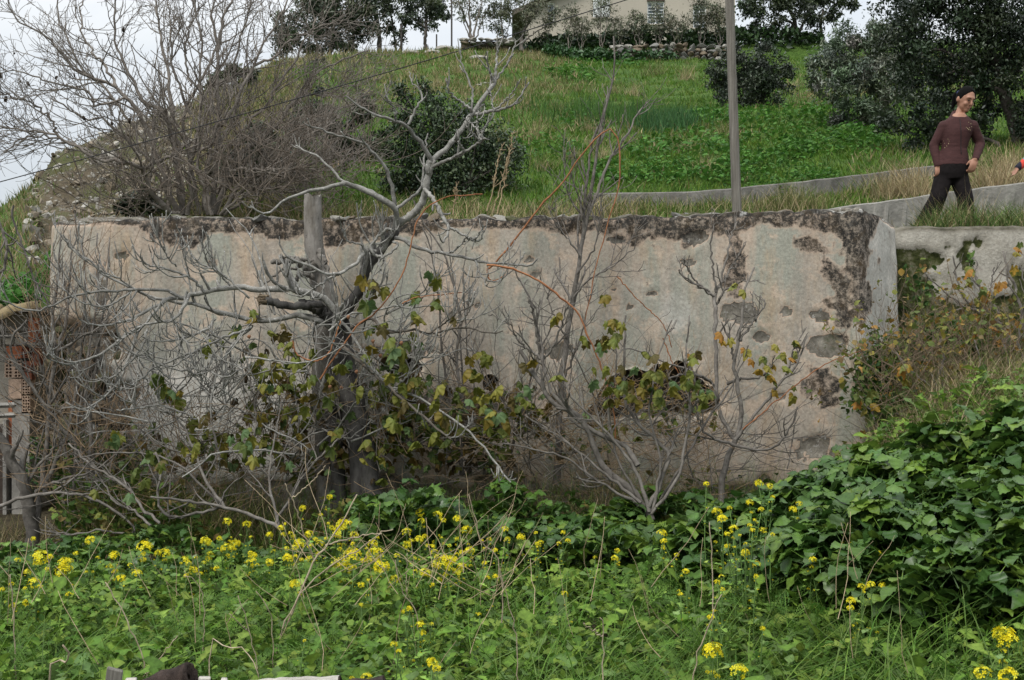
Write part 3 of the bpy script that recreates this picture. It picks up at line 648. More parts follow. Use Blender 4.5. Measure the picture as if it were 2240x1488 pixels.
LIMBS += [(A5([(900, 1180), (930, 1100), (975, 1010), (1025, 940), (1070, 850), (1110, 730), (1130, 690), (1220, 570), (1300, 470), (1360, 385)]), 8.9, 8.8, 34, 27),
          (A5([(1360, 390), (1358, 300), (1360, 225), (1290, 150), (1150, 90), (1000, 20), (900, 10), (750, 50), (560, 100), (430, 160), (340, 240), (240, 240), (180, 190)]), 8.8, 8.3, 20, 5),
          (A2([(470, 1290), (350, 1195), (250, 1150), (130, 1110), (80, 1050), (0, 970), (-70, 930), (-150, 890)]), 8.8, 9.1, 13, 4),
          (A2([(460, 1285), (430, 1100), (380, 1000), (310, 920), (250, 870), (130, 835), (0, 790), (-90, 760)]), 8.8, 8.5, 13, 4),
          (A2([(480, 1375), (540, 1330), (600, 1280), (640, 1200), (660, 1080), (680, 985)]), 8.8, 8.7, 22, 19),
          (A2([(682, 990), (640, 900), (570, 820), (530, 770), (460, 740), (340, 700), (240, 650), (160, 590)]), 8.7, 8.4, 15, 4),
          (A2([(460, 742), (462, 680), (430, 630), (400, 590)]), 8.5, 8.4, 7, 4), (A2([(540, 765), (600, 650), (628, 600), (600, 540), (560, 490), (545, 440)]), 8.55, 8.7, 9, 3),
          (A2([(682, 990), (720, 955), (800, 880), (870, 790), (930, 700), (1000, 600), (1070, 510)]), 8.7, 8.9, 17, 11),
          (A2([(1070, 510), (1040, 440), (1020, 370), (1000, 350)]), 8.9, 8.8, 9, 4), (A2([(1070, 510), (1080, 400), (1085, 300), (1088, 230)]), 8.9, 9.0, 9, 4),
          (A2([(1072, 510), (1110, 440), (1160, 370), (1185, 300), (1200, 255)]), 8.9, 9.0, 8, 3),
          (A2([(930, 690), (920, 670), (840, 610), (790, 560), (775, 480)]), 8.85, 8.7, 10, 4), (A2([(930, 690), (932, 560), (900, 460), (865, 380), (862, 310)]), 8.85, 9.0, 8, 3),
          (A2([(930, 705), (1000, 692), (1060, 680), (1180, 645), (1240, 570), (1280, 505)]), 8.85, 8.8, 12, 4), (A2([(1070, 678), (1160, 590), (1220, 505)]), 8.8, 8.7, 7, 3),
          (A2([(1062, 670), (1048, 600), (1040, 540)]), 8.8, 8.9, 5, 3), (A2([(920, 700), (900, 730), (960, 790), (985, 850)]), 8.8, 8.6, 6, 4),
          (A2([(690, 1020), (780, 980), (890, 930), (980, 870), (1012, 850)]), 8.7, 8.5, 12, 6), (A2([(890, 930), (850, 880), (825, 850)]), 8.6, 8.5, 7, 4), (A2([(980, 865), (940, 820), (900, 780)]), 8.5, 8.4, 6, 4),
          (A2([(985, 860), (1000, 800), (1038, 735)]), 8.5, 8.6, 6, 3), (A2([(970, 830), (963, 700), (985, 655)]), 8.5, 8.5, 5, 3),
          (A2([(460, 1285), (560, 1210), (620, 1150), (632, 1050), (640, 960), (660, 820)]), 8.75, 8.9, 11, 4),
          (A2([(640, 1160), (690, 1215), (740, 1310), (790, 1390)]), 8.7, 8.5, 12, 9),
          (A6([(760, 10), (830, 130), (832, 180), (800, 240)]), 8.5, 8.4, 9, 6), (A6([(838, 140), (930, 190), (1000, 230), (1050, 215), (1062, 130)]), 8.5, 8.4, 8, 5), (A6([(950, 200), (1010, 215), (1040, 170)]), 8.45, 8.4, 6, 4),
          (A6([(490, 210), (540, 225), (620, 270), (720, 300), (830, 315), (940, 340), (1060, 365), (1180, 378), (1290, 385), (1360, 390), (1410, 352)]), 8.75, 8.5, 13, 5),
          (A6([(820, 312), (880, 290), (930, 240), (960, 190)]), 8.65, 8.6, 7, 4), (A6([(1010, 360), (1040, 440), (1100, 490), (1180, 480), (1240, 430)]), 8.6, 8.5, 6, 4),
          (A5([(1200, 560), (1110, 560), (1050, 650), (980, 700), (900, 735), (800, 740), (690, 690), (560, 640), (480, 600), (410, 490)]), 8.8, 8.5, 13, 5), (A5([(900, 738), (800, 790), (700, 860), (590, 930)]), 8.7, 8.6, 8, 5),
          (A5([(1240, 600), (1180, 580), (1170, 500), (1240, 420), (1290, 380), (1340, 385)]), 8.75, 8.7, 9, 7), (A5([(1340, 480), (1380, 490), (1360, 540), (1300, 580), (1220, 650), (1250, 740)]), 8.7, 8.6, 8, 5),
          (A5([(1110, 570), (1080, 500), (980, 480), (930, 400), (910, 330)]), 8.75, 8.6, 7, 4),
          # long horizontal limbs reaching left
          (A4([(2215, 760), (2190, 690), (2100, 600), (2000, 565), (1890, 545), (1700, 545), (1550, 530), (1400, 550), (1250, 585), (1180, 600), (1100, 605)]), 8.9, 8.5, 24, 12),
          (A4([(1180, 600), (1080, 555), (1000, 545), (850, 548), (700, 555), (570, 570), (450, 600), (350, 650), (250, 685), (150, 670), (70, 640), (20, 620)]), 8.5, 8.1, 10, 4),
          (A4([(1110, 602), (950, 690), (850, 740), (750, 770), (650, 780), (560, 760), (510, 730)]), 8.5, 8.3, 12, 4),
          (A4([(2210, 830), (2100, 760), (1950, 715), (1800, 745), (1650, 750), (1500, 712), (1400, 690), (1300, 650), (1150, 630), (1000, 600), (870, 545), (700, 460), (600, 370), (520, 320), (440, 260), (418, 200)]), 8.9, 8.3, 20, 4),
          (A4([(1640, 775), (1560, 860), (1480, 960), (1470, 1050), (1460, 1200), (1470, 1300), (1430, 1400)]), 8.7, 8.5, 12, 4),
          (A4([(1230, 585), (1200, 650), (1130, 740), (1020, 760), (930, 780), (830, 840), (760, 905)]), 8.5, 8.2, 11, 4),
          (A4([(920, 790), (800, 860), (700, 940), (600, 990), (500, 1022), (400, 1028), (330, 1000), (280, 955)]), 8.4, 8.1, 11, 4),
          (A4([(1080, 605), (1000, 700), (900, 820), (862, 930), (820, 1040), (760, 1160), (680, 1250), (600, 1300), (530, 1325), (430, 1280)]), 8.5, 8.1, 10, 4),
          (A4([(1400, 740), (1350, 800), (1200, 860), (1100, 880), (980, 878), (920, 850)]), 8.6, 8.3, 9, 4),
          (A4([(1640, 790), (1420, 870), (1250, 960), (1130, 1040), (1010, 1020), (940, 960)]), 8.6, 8.3, 9, 4), (A4([(1240, 960), (1000, 1060), (880, 1160), (780, 1190), (650, 1130)]), 8.4, 8.2, 7, 4),
          (A4([(1330, 560), (1270, 490), (1200, 450), (1080, 412), (960, 390), (915, 335)]), 8.5, 8.3, 10, 4), (A4([(1500, 520), (1450, 470), (1350, 370), (1322, 255)]), 8.6, 8.5, 7, 3),
          (A4([(1620, 600), (1540, 530), (1440, 440), (1300, 380), (1270, 350)]), 8.6, 8.4, 7, 3), (A4([(1150, 400), (1090, 330), (1060, 240)]), 8.4, 8.3, 5, 3),
          (A4([(1010, 620), (880, 540), (760, 470), (650, 420), (560, 350)]), 8.5, 8.2, 7, 3), (A4([(870, 548), (700, 650), (560, 640), (430, 560), (340, 480)]), 8.4, 8.1, 7, 3),
          (A4([(1220, 560), (1180, 700), (1180, 830), (1240, 940), (1240, 1100)]), 8.5, 8.4, 8, 4), (A4([(1470, 1100), (1400, 1180), (1340, 1160), (1280, 1060)]), 8.6, 8.4, 6, 4),
          (A4([(960, 800), (930, 900), (860, 1000), (740, 1110), (660, 1120)]), 8.4, 8.2, 8, 4), (A4([(1300, 1180), (1420, 1250), (1500, 1100)]), 8.5, 8.4, 6, 4),
          (A4([(1280, 1390), (1150, 1330), (1000, 1300), (880, 1320), (760, 1330)]), 8.4, 8.2, 6, 4), (A4([(2190, 990), (2150, 870), (2200, 720), (2230, 640)]), 8.8, 8.6, 12, 8),
          # low limbs towards the right
          (A6([(150, 840), (280, 750), (340, 730), (430, 825), (600, 812), (720, 832), (800, 815), (880, 795), (1000, 802), (1100, 830), (1190, 815)]), 8.85, 8.4, 11, 4), (A6([(500, 812), (620, 650), (700, 560), (740, 480)]), 8.6, 8.5, 6, 3),
          (A6([(900, 795), (965, 690), (960, 620)]), 8.5, 8.5, 5, 3), (A6([(720, 832), (800, 770), (900, 700), (1000, 640)]), 8.5, 8.3, 6, 3),
          (A6([(100, 700), (200, 830), (280, 950), (350, 1050), (450, 1190), (620, 1240), (750, 1320), (900, 1420), (1000, 1500), (1150, 1680), (1240, 1800)]), 8.8, 8.2, 9, 5),
          (A6([(140, 900), (250, 1010), (400, 1140), (560, 1280), (700, 1400), (850, 1520)]), 8.7, 8.3, 12, 6), (A6([(480, 1195), (560, 1120), (640, 1010), (720, 960)]), 8.6, 8.4, 7, 3),
          (A6([(250, 965), (400, 960), (560, 985), (740, 985)]), 8.7, 8.5, 8, 4), (A6([(230, 720), (300, 660), (340, 560), (470, 500)]), 8.75, 8.6, 8, 3)]
BR = []
for q in LIMBS:
    w, r = limb(q[0], q[1], q[2], px_r(q[3], q[1]) * .74, px_r(q[4], q[2]) * .8, 26, 0.004, 0.05, fr_)
    BR.append((w, r)); a = Acc(); add_tubes(a, (w[None], r[None]), 8, 0.0, (.75, .72, .68) if q[0][-1][0] > 960 and q[0][0][1] > 690 else (1, 1, 1), fr_); a.build('branch', MT['fig_trunk'] if q[0] is LIMBS[0][0] else MT['twig_bark'] if q[0][0][1] > 690 and q[0][0][0] > 730 and q[0][-1][0] > 960 else MT['fig_bark'], fig)
tw = Acc(); low_ = [b_ for b_, q in zip(BR, LIMBS) if q[0][0][1] > 560]; high_ = [b_ for b_, q in zip(BR[1:], LIMBS[1:]) if q[0][0][1] <= 560]
for c_ in fig_twigs(stackp(high_), 3, fr_, (0.08, 0.24), 1.2, 1, t0=.35, wig=.09, rmin=.0042): add_tubes(tw, c_, 5, 0.18, rng=fr_)
par = stackp(low_)
for c_ in fig_twigs(par, 7, fr_, (0.12, 0.42), 1.7, 2, wig=0.09, rmin=0.0042): add_tubes(tw, c_, 5, 0.18, rng=fr_)
# the tangle of shoots round the trunk
def tangle(acc, n, x0, x1, y0, y1, Y, dY, length, r0, mat_rng, up=0.5, wig=0.16, K=9, ang0=(-1.2, 1.2), knob=0.15, tint=None):
    a = mat_rng.uniform(*ang0, n); d = np.stack([np.sin(a), mat_rng.normal(size=n) * 0.4, np.cos(a)], -1)
    px, py, y = mat_rng.uniform(x0, x1, n), mat_rng.uniform(y0, y1, n), Y + mat_rng.uniform(-dY, dY, n)
    p = np.stack([(px - 1120) / F * y, y, CZ + (744 - py) / F * y], -1); out = np.zeros((n, K, 3)); out[:, 0] = p
    Ls = mat_rng.uniform(*length, n)
    for k in range(1, K):
        d = d + np.array([0, 0, up / K]) + mat_rng.normal(size=d.shape) * wig; d /= np.linalg.norm(d, axis=1, keepdims=True)
        p = p + d * (Ls / (K - 1))[:, None]; p[:, 1] = np.minimum(p[:, 1], 9.42); out[:, k] = p
    rr = mat_rng.uniform(*r0, n)[:, None] * np.linspace(1, 0.5, K)[None]
    add_tubes(acc, (out, rr), 5, knob, tint, mat_rng); return out, rr
tg = tangle(tw, 70, 580, 900, 680, 1000, 8.85, 0.35, (0.4, 1.1), (0.004, 0.008), fr_, 0.1, 0.2, 10, (-2.0, 2.0))
for c_ in fig_twigs(tg, 2, fr_, (0.1, 0.3), 0.6, 1): add_tubes(tw, c_, 5, 0.15, rng=fr_)
tg = tangle(tw, 46, 300, 600, 780, 960, 8.6, 0.35, (0.3, 0.8), (0.004, 0.007), fr_, 0.5, 0.2, 9, (-2.2, 2.2))
for c_ in fig_twigs(tg, 2, fr_, (0.1, 0.25), 0.8, 1): add_tubes(tw, c_, 5, 0.15, rng=fr_)
tw.build('twigs', MT['fig_bark'], fig, kind='stuff')
# broken stub with splintered end
w, r = limb(A4([(2090, 640), (1990, 652), (1850, 650), (1720, 612)]), 8.75, 8.6, px_r(15, 8.7), px_r(18, 8.6), 20, 0.004, 0.04)
a = Acc(); v, f = tubes(w[None], r[None], 12); a.add(v, f)
sp = w[-1] + fr_.normal(size=(16, 3)) * np.array([0.004, 0.016, 0.016]); sp_o = np.stack([sp + np.array([0.02, 0, 0]), sp - np.array([0.02, 0, 0]) * fr_.uniform(0, 2, (16, 1)), sp - np.array([0.045, 0, 0]) * fr_.uniform(.6, 1.6, (16, 1)) + fr_.normal(size=(16, 3)) * 0.01], 1)
add_tubes(a, (sp_o, np.tile([[0.009, 0.008, 0.003]], (16, 1))), 4, tint=(2.2, 1.8, 1.3)); a.build('broken_stub', MT['fig_trunk'], fig)
lv = Acc()
for px, py, rx, ry, n in [(640, 900, 90, 60, 60), (560, 960, 90, 50, 50), (860, 880, 90, 80, 110), (960, 930, 90, 60, 90), (1070, 930, 80, 60, 80), (1150, 900, 60, 60, 36), (800, 960, 120, 60, 70), (430, 1000, 110, 50, 40), (300, 980, 60, 60, 24), (680, 1010, 120, 40, 50), (1000, 1010, 130, 36, 60), (560, 820, 60, 60, 30), (1250, 960, 120, 50, 36), (1450, 900, 110, 60, 36)]:
    q = fr_.normal(size=(n, 2)) * np.array([rx, ry]) * .6 + np.array([px, py]); yy = fr_.uniform(8.7, 9.3, n); pos = np.array([(q[:, 0] - 1120) / F * yy, yy, CZ + (744 - q[:, 1]) / F * yy]).T
    cl = np.array([(0.12, 0.145, 0.025), (0.085, 0.11, 0.022), (0.16, 0.16, 0.03), (0.10, 0.15, 0.05), (0.12, 0.08, 0.02), (0.07, 0.05, 0.025)])[fr_.integers(6, size=n)]
    for s_i in range(4):
        mm = np.arange(n) % 4 == s_i; k = int(mm.sum()); lv.add(*scatter(FIGL[s_i][0], FIGL[s_i][1], pos[mm], rotm(fr_.uniform(-3.1, 3.1, k), -fr_.uniform(.4, 1.6, k), fr_.uniform(-.6, .6, k)), fr_.uniform(.035, .085, k), cl[mm]))
lv.build('leaves', MT['fig_leaf'], fig, kind='stuff')
leaf_sprays(fig, [(360, 850, 30, 7), (342, 825, 22, 4), (380, 880, 24, 4), (340, 990, 22, 5), (430, 930, 30, 4), (452, 750, 16, 2), (515, 730, 12, 2), (575, 790, 40, 7), (585, 830, 30, 6),
                  (560, 700, 22, 3), (610, 740, 40, 7), (645, 800, 46, 10), (640, 870, 46, 8), (690, 850, 40, 8), (560, 930, 50, 7), (500, 980, 40, 5), (800, 620, 12, 3), (812, 640, 10, 2), (822, 622, 8, 1), (836, 635, 9, 2), (802, 668, 8, 2),
                  (905, 650, 12, 3), (912, 690, 14, 3), (948, 665, 10, 2), (937, 600, 8, 2), (962, 610, 8, 2), (825, 715, 22, 4), (840, 770, 34, 7), (890, 770, 22, 3), (912, 745, 10, 2), (870, 840, 46, 11), (920, 860, 40, 7), (850, 920, 55, 10), (930, 945, 50, 9),
                  (760, 830, 40, 6), (820, 990, 40, 5), (1050, 790, 26, 6), (1030, 840, 36, 9), (1060, 870, 34, 8), (1000, 900, 40, 6), (1110, 890, 40, 8), (1090, 940, 44, 7), (1150, 860, 24, 4), (992, 703, 9, 1), (1215, 690, 12, 2), (700, 960, 50, 6), (600, 1000, 40, 4), (1160, 790, 20, 2)], FIG_GREEN, (0.052, 0.10), fr_, 8.6, 0.3)
figfruit = newmesh('fig_fruit', *[q for q in (lambda v, f: (v * np.array([1, 1, 1.15]), f))(*rockmesh(5, 0.1, 2))], mat=flat('dried_fig', (0.22, 0.11, 0.06), 0.7, 0.2, 0.3, 40, 0.3))
for px, py in [(762, 695), (816, 748), (878, 752), (832, 780), (747, 850), (545, 738), (640, 760), (722, 848), (780, 815)]:
    link('fig_fruit', figfruit, fig, M4(np.eye(3), P(px, py, 8.5) - np.array(rloc(fig)), 0.017))

# ======== the dead trunk beside it
dead = root('dead_tree', P(700, 1050, 9.25), 'dead grey tree trunk sawn off above the wall beside the big fig', 'tree')
a = Acc(); kk = 60
w = smooth_path([P(x, y, 9.15) for x, y in [(718, 1190), (715, 1080), (710, 950), (705, 800), (712, 700), (706, 640), (697, 590), (687, 540), (685, 490), (685, 428)]], kk)
wd = np.interp(np.linspace(0, 1, kk), [0, .3, .58, .66, .72, .8, 1], [46, 42, 44, 54, 50, 42, 38])
v, f = tubes(w[None], (wd * 0.5 / F * 9.15)[None], 22)
ang = np.tile(np.arange(22), kk); v = v + (0.010 * (fbm(ang * 0.9, v[:, 2] * 5, 4) - 0.5) * 2)[:, None] * np.array([1, 1, 0]) + RNG.normal(size=v.shape) * 0.003
v[-22:, 2] += RNG.uniform(-0.02, 0.02, 22); a.add(v, f); top = len(v)
a.add(np.concatenate([v[-22:], [w[-1] - np.array([0, 0, 0.01])]]), np.array([[k, (k + 1) % 22, 22] for k in range(22)]))
MT['dead_bark'] = barkmat('dead_bark', (0.13, 0.115, 0.095), (0.27, 0.25, 0.225), (0.06, 0.052, 0.043), 0.34, 12, (1, 1, .28), .025)
a.build('trunk', MT['dead_bark'], dead)
for pts, w0, w1 in ((A5([(700, 660), (640, 700), (590, 660), (520, 630), (440, 640), (355, 650)]), 26, 16), (A5([(680, 640), (600, 625), (500, 600), (420, 610)]), 15, 8), (A5([(680, 770), (600, 740), (540, 790), (490, 850)]), 22, 9), (A5([(560, 690), (430, 720), (350, 780), (260, 840)]), 10, 6), (A5([(740, 560), (790, 660), (815, 760)]), 24, 10)):
    w, r = limb(pts, 9.05, 8.9, px_r(w0, 9) * .7, px_r(w1, 9) * .65, 22, 0.008, 0.13); a = Acc(); add_tubes(a, (w[None], r[None]), 9); a.build('branch_stub', MT['dead_bark'], dead)

# ======== many-stemmed bare tree behind the wall on the left
tr_ = np.random.default_rng(8)
t1 = root('bare_tree', (px2x(410, 12.6), 12.6, 2.45), 'wide many-stemmed leafless tree fanning against the sky behind the left end of the wall', 'tree')
Z1 = lambda q: zp(q, 2.976, 0, 0)
ST = [([(1150, 1400), (1100, 1360), (980, 1260), (930, 1100), (860, 1080), (600, 1010), (380, 890), (150, 850), (0, 820)], 12.4, 11.4, 17, 4), ([(1170, 1400), (1080, 1200), (990, 920), (900, 740), (760, 570), (640, 520), (560, 490), (400, 360), (290, 240), (150, 170), (40, 20)], 12.5, 12.0, 18, 3),
      ([(760, 570), (700, 450), (620, 350), (540, 220), (520, 100), (540, 0), (600, -120)], 12.3, 12.6, 9, 3), ([(1190, 1400), (1140, 950), (1070, 730), (950, 680), (870, 540), (790, 380), (740, 280), (760, 100), (740, -50)], 12.6, 13.0, 17, 4),
      ([(1195, 1400), (1160, 1000), (1110, 650), (1080, 400), (1030, 200), (1020, 50), (1010, -80)], 12.8, 13.4, 17, 4), ([(1220, 1400), (1250, 1250), (1240, 1150), (1270, 950), (1300, 800), (1300, 400), (1310, 250), (1270, 50), (1290, -60)], 12.4, 12.2, 14, 4),
      ([(1390, 1400), (1410, 1100), (1420, 800), (1410, 520), (1430, 250), (1450, 100), (1500, 0), (1560, -90)], 12.7, 13.1, 20, 5), ([(1360, 1400), (1340, 1200), (1360, 1020), (1400, 850), (1500, 720), (1600, 550), (1650, 430), (1750, 250), (1860, 30), (1900, -50)], 12.6, 12.9, 15, 4),
      ([(1400, 1400), (1470, 1180), (1580, 1000), (1800, 830), (1950, 600), (2100, 450), (2232, 380), (2400, 330)], 12.8, 13.5, 17, 4), ([(1380, 1400), (1290, 1070), (1320, 980), (1380, 930), (1400, 830), (1440, 800), (1520, 600)], 12.2, 12.0, 12, 5),
      ([(1500, 1150), (1530, 1105), (1700, 1110), (1870, 1100), (2140, 1110)], 12.2, 12.0, 11, 4), ([(1460, 1400), (1550, 1220), (1700, 1140), (1850, 1000), (1990, 900), (2200, 800)], 12.5, 12.4, 13, 4),
      ([(1240, 745), (1200, 640), (1190, 590), (1120, 420), (1110, 150), (1100, -60)], 12.4, 12.2, 9, 3), ([(1240, 560), (1210, 380), (1240, 150), (1260, -60)], 12.3, 12.5, 7, 3),
      ([(940, 1090), (1130, 1000), (1120, 850), (1080, 730), (1000, 700)], 12.1, 12.0, 11, 6), ([(1180, 1400), (1000, 1330), (900, 1240), (820, 1130), (700, 1060)], 12.3, 12.0, 10, 4),
      ([(1430, 1400), (1620, 1250), (1750, 1230), (1950, 1180), (2100, 1150)], 12.3, 12.2, 9, 4), ([(1420, 1300), (1600, 1050), (1720, 930), (1880, 900), (2100, 880), (2260, 860)], 12.9, 12.9, 10, 4),
      ([(1300, 1400), (1250, 1100), (1200, 850), (1230, 650), (1330, 500), (1400, 300), (1380, 100), (1420, -60)], 13.0, 13.3, 13, 4), ([(380, 890), (300, 740), (180, 660), (60, 620), (0, 590)], 11.8, 11.5, 8, 3), ([(900, 740), (820, 640), (640, 690), (560, 600), (420, 560), (240, 500), (60, 450), (-40, 420)], 12.3, 11.9, 8, 3),
      ([(1650, 430), (1760, 380), (1900, 260), (2060, 180), (2232, 130)], 12.8, 13.0, 8, 3), ([(1950, 600), (2100, 620), (2250, 560), (2420, 600)], 13.2, 13.4, 7, 3), ([(600, 1010), (480, 930), (300, 900), (150, 910), (20, 1000)], 11.9, 11.6, 8, 3),
      ([(1440, 1400), (1650, 1150), (1900, 1000), (2150, 760), (2380, 640)], 12.6, 13.0, 12, 4), ([(1470, 1400), (1700, 1200), (2000, 1080), (2320, 1000)], 12.4, 12.3, 10, 4), ([(1410, 1260), (1560, 900), (1750, 650), (1900, 420), (2000, 250), (2060, 120)], 12.9, 13.2, 12, 4),
      ([(1560, 1220), (1800, 950), (2050, 850), (2300, 700)], 13.0, 13.2, 9, 4), ([(1330, 1400), (1350, 1100), (1480, 850), (1560, 600), (1520, 400), (1600, 150), (1640, -40)], 13.1, 13.4, 12, 4), ([(1120, 1400), (1040, 1150), (880, 950), (700, 800), (520, 760), (330, 640)], 12.7, 12.5, 11, 4), ([(1140, 1400), (1060, 1050), (860, 820), (720, 620), (520, 420), (400, 160), (380, -40)], 12.9, 13.0, 11, 4)]
b1 = []; a = Acc()
for q in ST:
    w, r = limb(Z1(q[0]), q[1], q[2], px_r(q[3], q[1]) * .8, px_r(q[4], q[2]) * .8, 26, 0.012, 0.04, tr_); b1.append((w, r))
for k, (w, r) in enumerate(b1):
    a = Acc(); add_tubes(a, (w[None], r[None]), 7, rng=tr_); a.build('stem', MT['tree_bark'], t1)
par = stackp(b1); tw = Acc()
c1 = sprout(*par, 17, 0.22, 1.0, (0.35, 1.15), (20, 55), 9, 0.35, 0.14, 0.5, tr_, 0.45, 0.0036); add_tubes(tw, c1, 4, rng=tr_)
c2 = sprout(*c1, 4, 0.2, 1.0, (0.15, 0.55), (25, 60), 7, 0.3, 0.15, 0.6, tr_, 0.5, 0.003); add_tubes(tw, c2, 3, 0.12, rng=tr_)
c3 = sprout(*c2, 2, 0.2, 1.0, (0.08, 0.26), (25, 65), 5, 0.3, 0.15, 0.7, tr_, 0.55, 0.0026); add_tubes(tw, c3, 3, 0.15, rng=tr_)
tw.build('twigs', MT['tree_bark'], t1, kind='stuff')
podm = newmesh('seed_pod', *rockmesh(2, 0.3, 2), mat=flat('dried_pod', (0.03, 0.022, 0.016), 0.8, 0.2, 0.3, 30))
for px, py, sz in [(2, 165, 1.4), (62, 183, 1.2), (45, 178, .7), (124, 170, 1.0), (163, 165, .8), (270, 65, 1.2), (13, 217, 1.5), (184, 258, 1.2), (284, 265, 1.3), (245, 270, .9), (32, 117, .6), (486, 276, .8), (241, 115, .5)]:
    link('seed_pod', podm, t1, M4(np.diag([0.7, 0.7, 1.5]) @ rotm(np.array([0.]), np.array([0.3]), np.array([RNG.uniform(-.5, .5)]))[0], P(px, py, 11.8) - np.array(rloc(t1)), 0.019 * sz))

a = Acc()
def tangle_hi(acc, n, x0, x1, y0, y1, Y, dY, length, r0, g, tint):
    px, py, y = g.uniform(x0, x1, n), g.uniform(y0, y1, n), Y + g.uniform(-dY, dY, n); p = np.stack([(px - 1120) / F * y, y, CZ + (744 - py) / F * y], -1); q_ = g.uniform(-1.5, 1.5, n); d = np.stack([np.sin(q_), g.normal(size=n) * .4, np.cos(q_)], -1); out = np.zeros((n, 9, 3)); out[:, 0] = p; Ls = g.uniform(*length, n)
    for k in range(1, 9):
        d = d + np.array([0, 0, .04]) + g.normal(size=d.shape) * .14; d /= np.linalg.norm(d, axis=1, keepdims=True); p = p + d * (Ls / 8)[:, None]; out[:, k] = p
    rr = g.uniform(*r0, n)[:, None] * np.linspace(1, .5, 9)[None]; add_tubes(acc, (out, rr), 5, 0, tint, g); return out, rr
for x0, x1, y0, y1, n in ((270, 760, 380, 480, 170), (420, 820, 280, 430, 110), (180, 330, 400, 480, 40)):
    q = tangle_hi(a, n, x0, x1, y0, y1, 12.4, .8, (.4, 1.3), (.003, .006), tr_, (.8, .75, .7)); c_ = sprout(*q, 4, .2, 1, (.12, .4), (25, 60), 6, .4, .13, .65, tr_, .5, .0022); add_tubes(a, c_, 3, .1, (.82, .77, .72), tr_)
tag(a.build('bare_thicket', MT['tree_bark']), 'dark leafless thicket round the foot of the many-stemmed bare tree', 'thicket', kind='stuff')
# ======== saplings and sprawling figs before the wall
def grounded(pts, Y):                  # run a stem down into the soil
    a, b_ = pts[0]; g = float(ground_z(px2x(a, Y), Y)) - 0.06; pg = 744 - F * (g - CZ) / Y
    return ([(a, pg)] if pg > b_ + 4 else []) + list(pts)
def sapling(name, label, cat, base, specs, mat, seed, nt=5, length=(0.12, 0.45), up=0.6, fine=2, leaves=None, lm=None, lsize=(0.05, 0.085), group=None, knob=0.1, tmin=0.0026, t0=0.2, wig=0.12):
    r = np.random.default_rng(seed); base = np.array(base); base[2] = ground_z(base[0], base[1]); o = root(name, base, label, cat, group); br = []
    for pts, Y0, Y1, w0, w1 in specs:
        pts = grounded(pts, Y0) if P(*pts[0], Y0)[2] < base[2] + 0.22 else pts
        w, rr = limb(pts, Y0, Y1, px_r(w0, Y0), px_r(w1, Y1), 22, 0.005, 0.05, r); br.append((w, rr))
        a = Acc(); add_tubes(a, (w[None], rr[None]), 7, rng=r); a.build('stem', mat, o)
    par = stackp(br, 22); tw = Acc()
    for lv in range(fine):
        par = sprout(*par, nt if lv == 0 else 2, t0, 1.0, (length[0] * 0.6 ** lv, length[1] * 0.6 ** lv), (22, 58), 7, up, wig, 0.6, r, 0.55, tmin); add_tubes(tw, par, 5, knob, rng=r)
    if fine: tw.build('twigs', mat, o, kind='stuff')
    if leaves: leaf_sprays(o, leaves, lm, lsize, r, specs[0][1], 0.15)
    return o
sapling('young_tree', 'tall slender leafless young tree rising above the wall right of the big fig', 'tree', P(1220, 1040, 9.1),
        [([(1218, 1060), (1222, 960), (1228, 850), (1238, 760), (1248, 690), (1262, 600), (1272, 530), (1285, 470), (1300, 380), (1310, 300), (1322, 240), (1340, 170), (1345, 130), (1342, 80)], 9.1, 9.2, 19, 3),
         ([(1275, 520), (1280, 440), (1288, 360), (1300, 300), (1318, 260)], 9.15, 9.2, 8, 4), ([(1288, 470), (1330, 360), (1380, 280), (1400, 240), (1415, 225)], 9.15, 9.3, 8, 3), ([(1280, 480), (1250, 440), (1238, 400), (1235, 330)], 9.15, 9.1, 5, 2),
         ([(1262, 600), (1300, 540), (1312, 470), (1320, 390)], 9.1, 9.0, 5, 2), ([(1255, 650), (1290, 610), (1330, 590), (1390, 540)], 9.1, 8.9, 5, 2), ([(1270, 560), (1240, 520), (1215, 490), (1200, 450)], 9.1, 9.0, 5, 2), ([(1240, 740), (1215, 700), (1195, 640)], 9.1, 9.0, 5, 2),
         ([(1232, 830), (1262, 760), (1282, 690), (1300, 620)], 9.05, 9.0, 6, 2)], MT['twig_bark'], 21, 9, (0.12, 0.55), 0.5, 2, tmin=0.0024)
sapling('slender_saplings', 'cluster of thin leafless saplings between the big fig and the tall young tree', 'saplings', P(1020, 1040, 9.2),
        [([(1010, 1040), (1012, 900), (1000, 780), (1005, 690), (985, 600), (960, 540), (930, 490), (905, 440)], 9.25, 9.2, 10, 3), ([(1015, 1040), (990, 900), (968, 780), (962, 660), (945, 560), (925, 500)], 9.25, 9.2, 8, 3), ([(1030, 1040), (1015, 860), (1005, 700), (985, 560), (980, 480)], 9.3, 9.3, 7, 2),
         ([(1060, 1040), (1050, 900), (1025, 780), (1015, 640), (1020, 540)], 9.3, 9.25, 6, 2), ([(1110, 1030), (1140, 900), (1180, 770), (1220, 690)], 9.2, 9.1, 8, 3)], MT['twig_bark'], 22, 7, (0.12, 0.5), 0.4, 2)
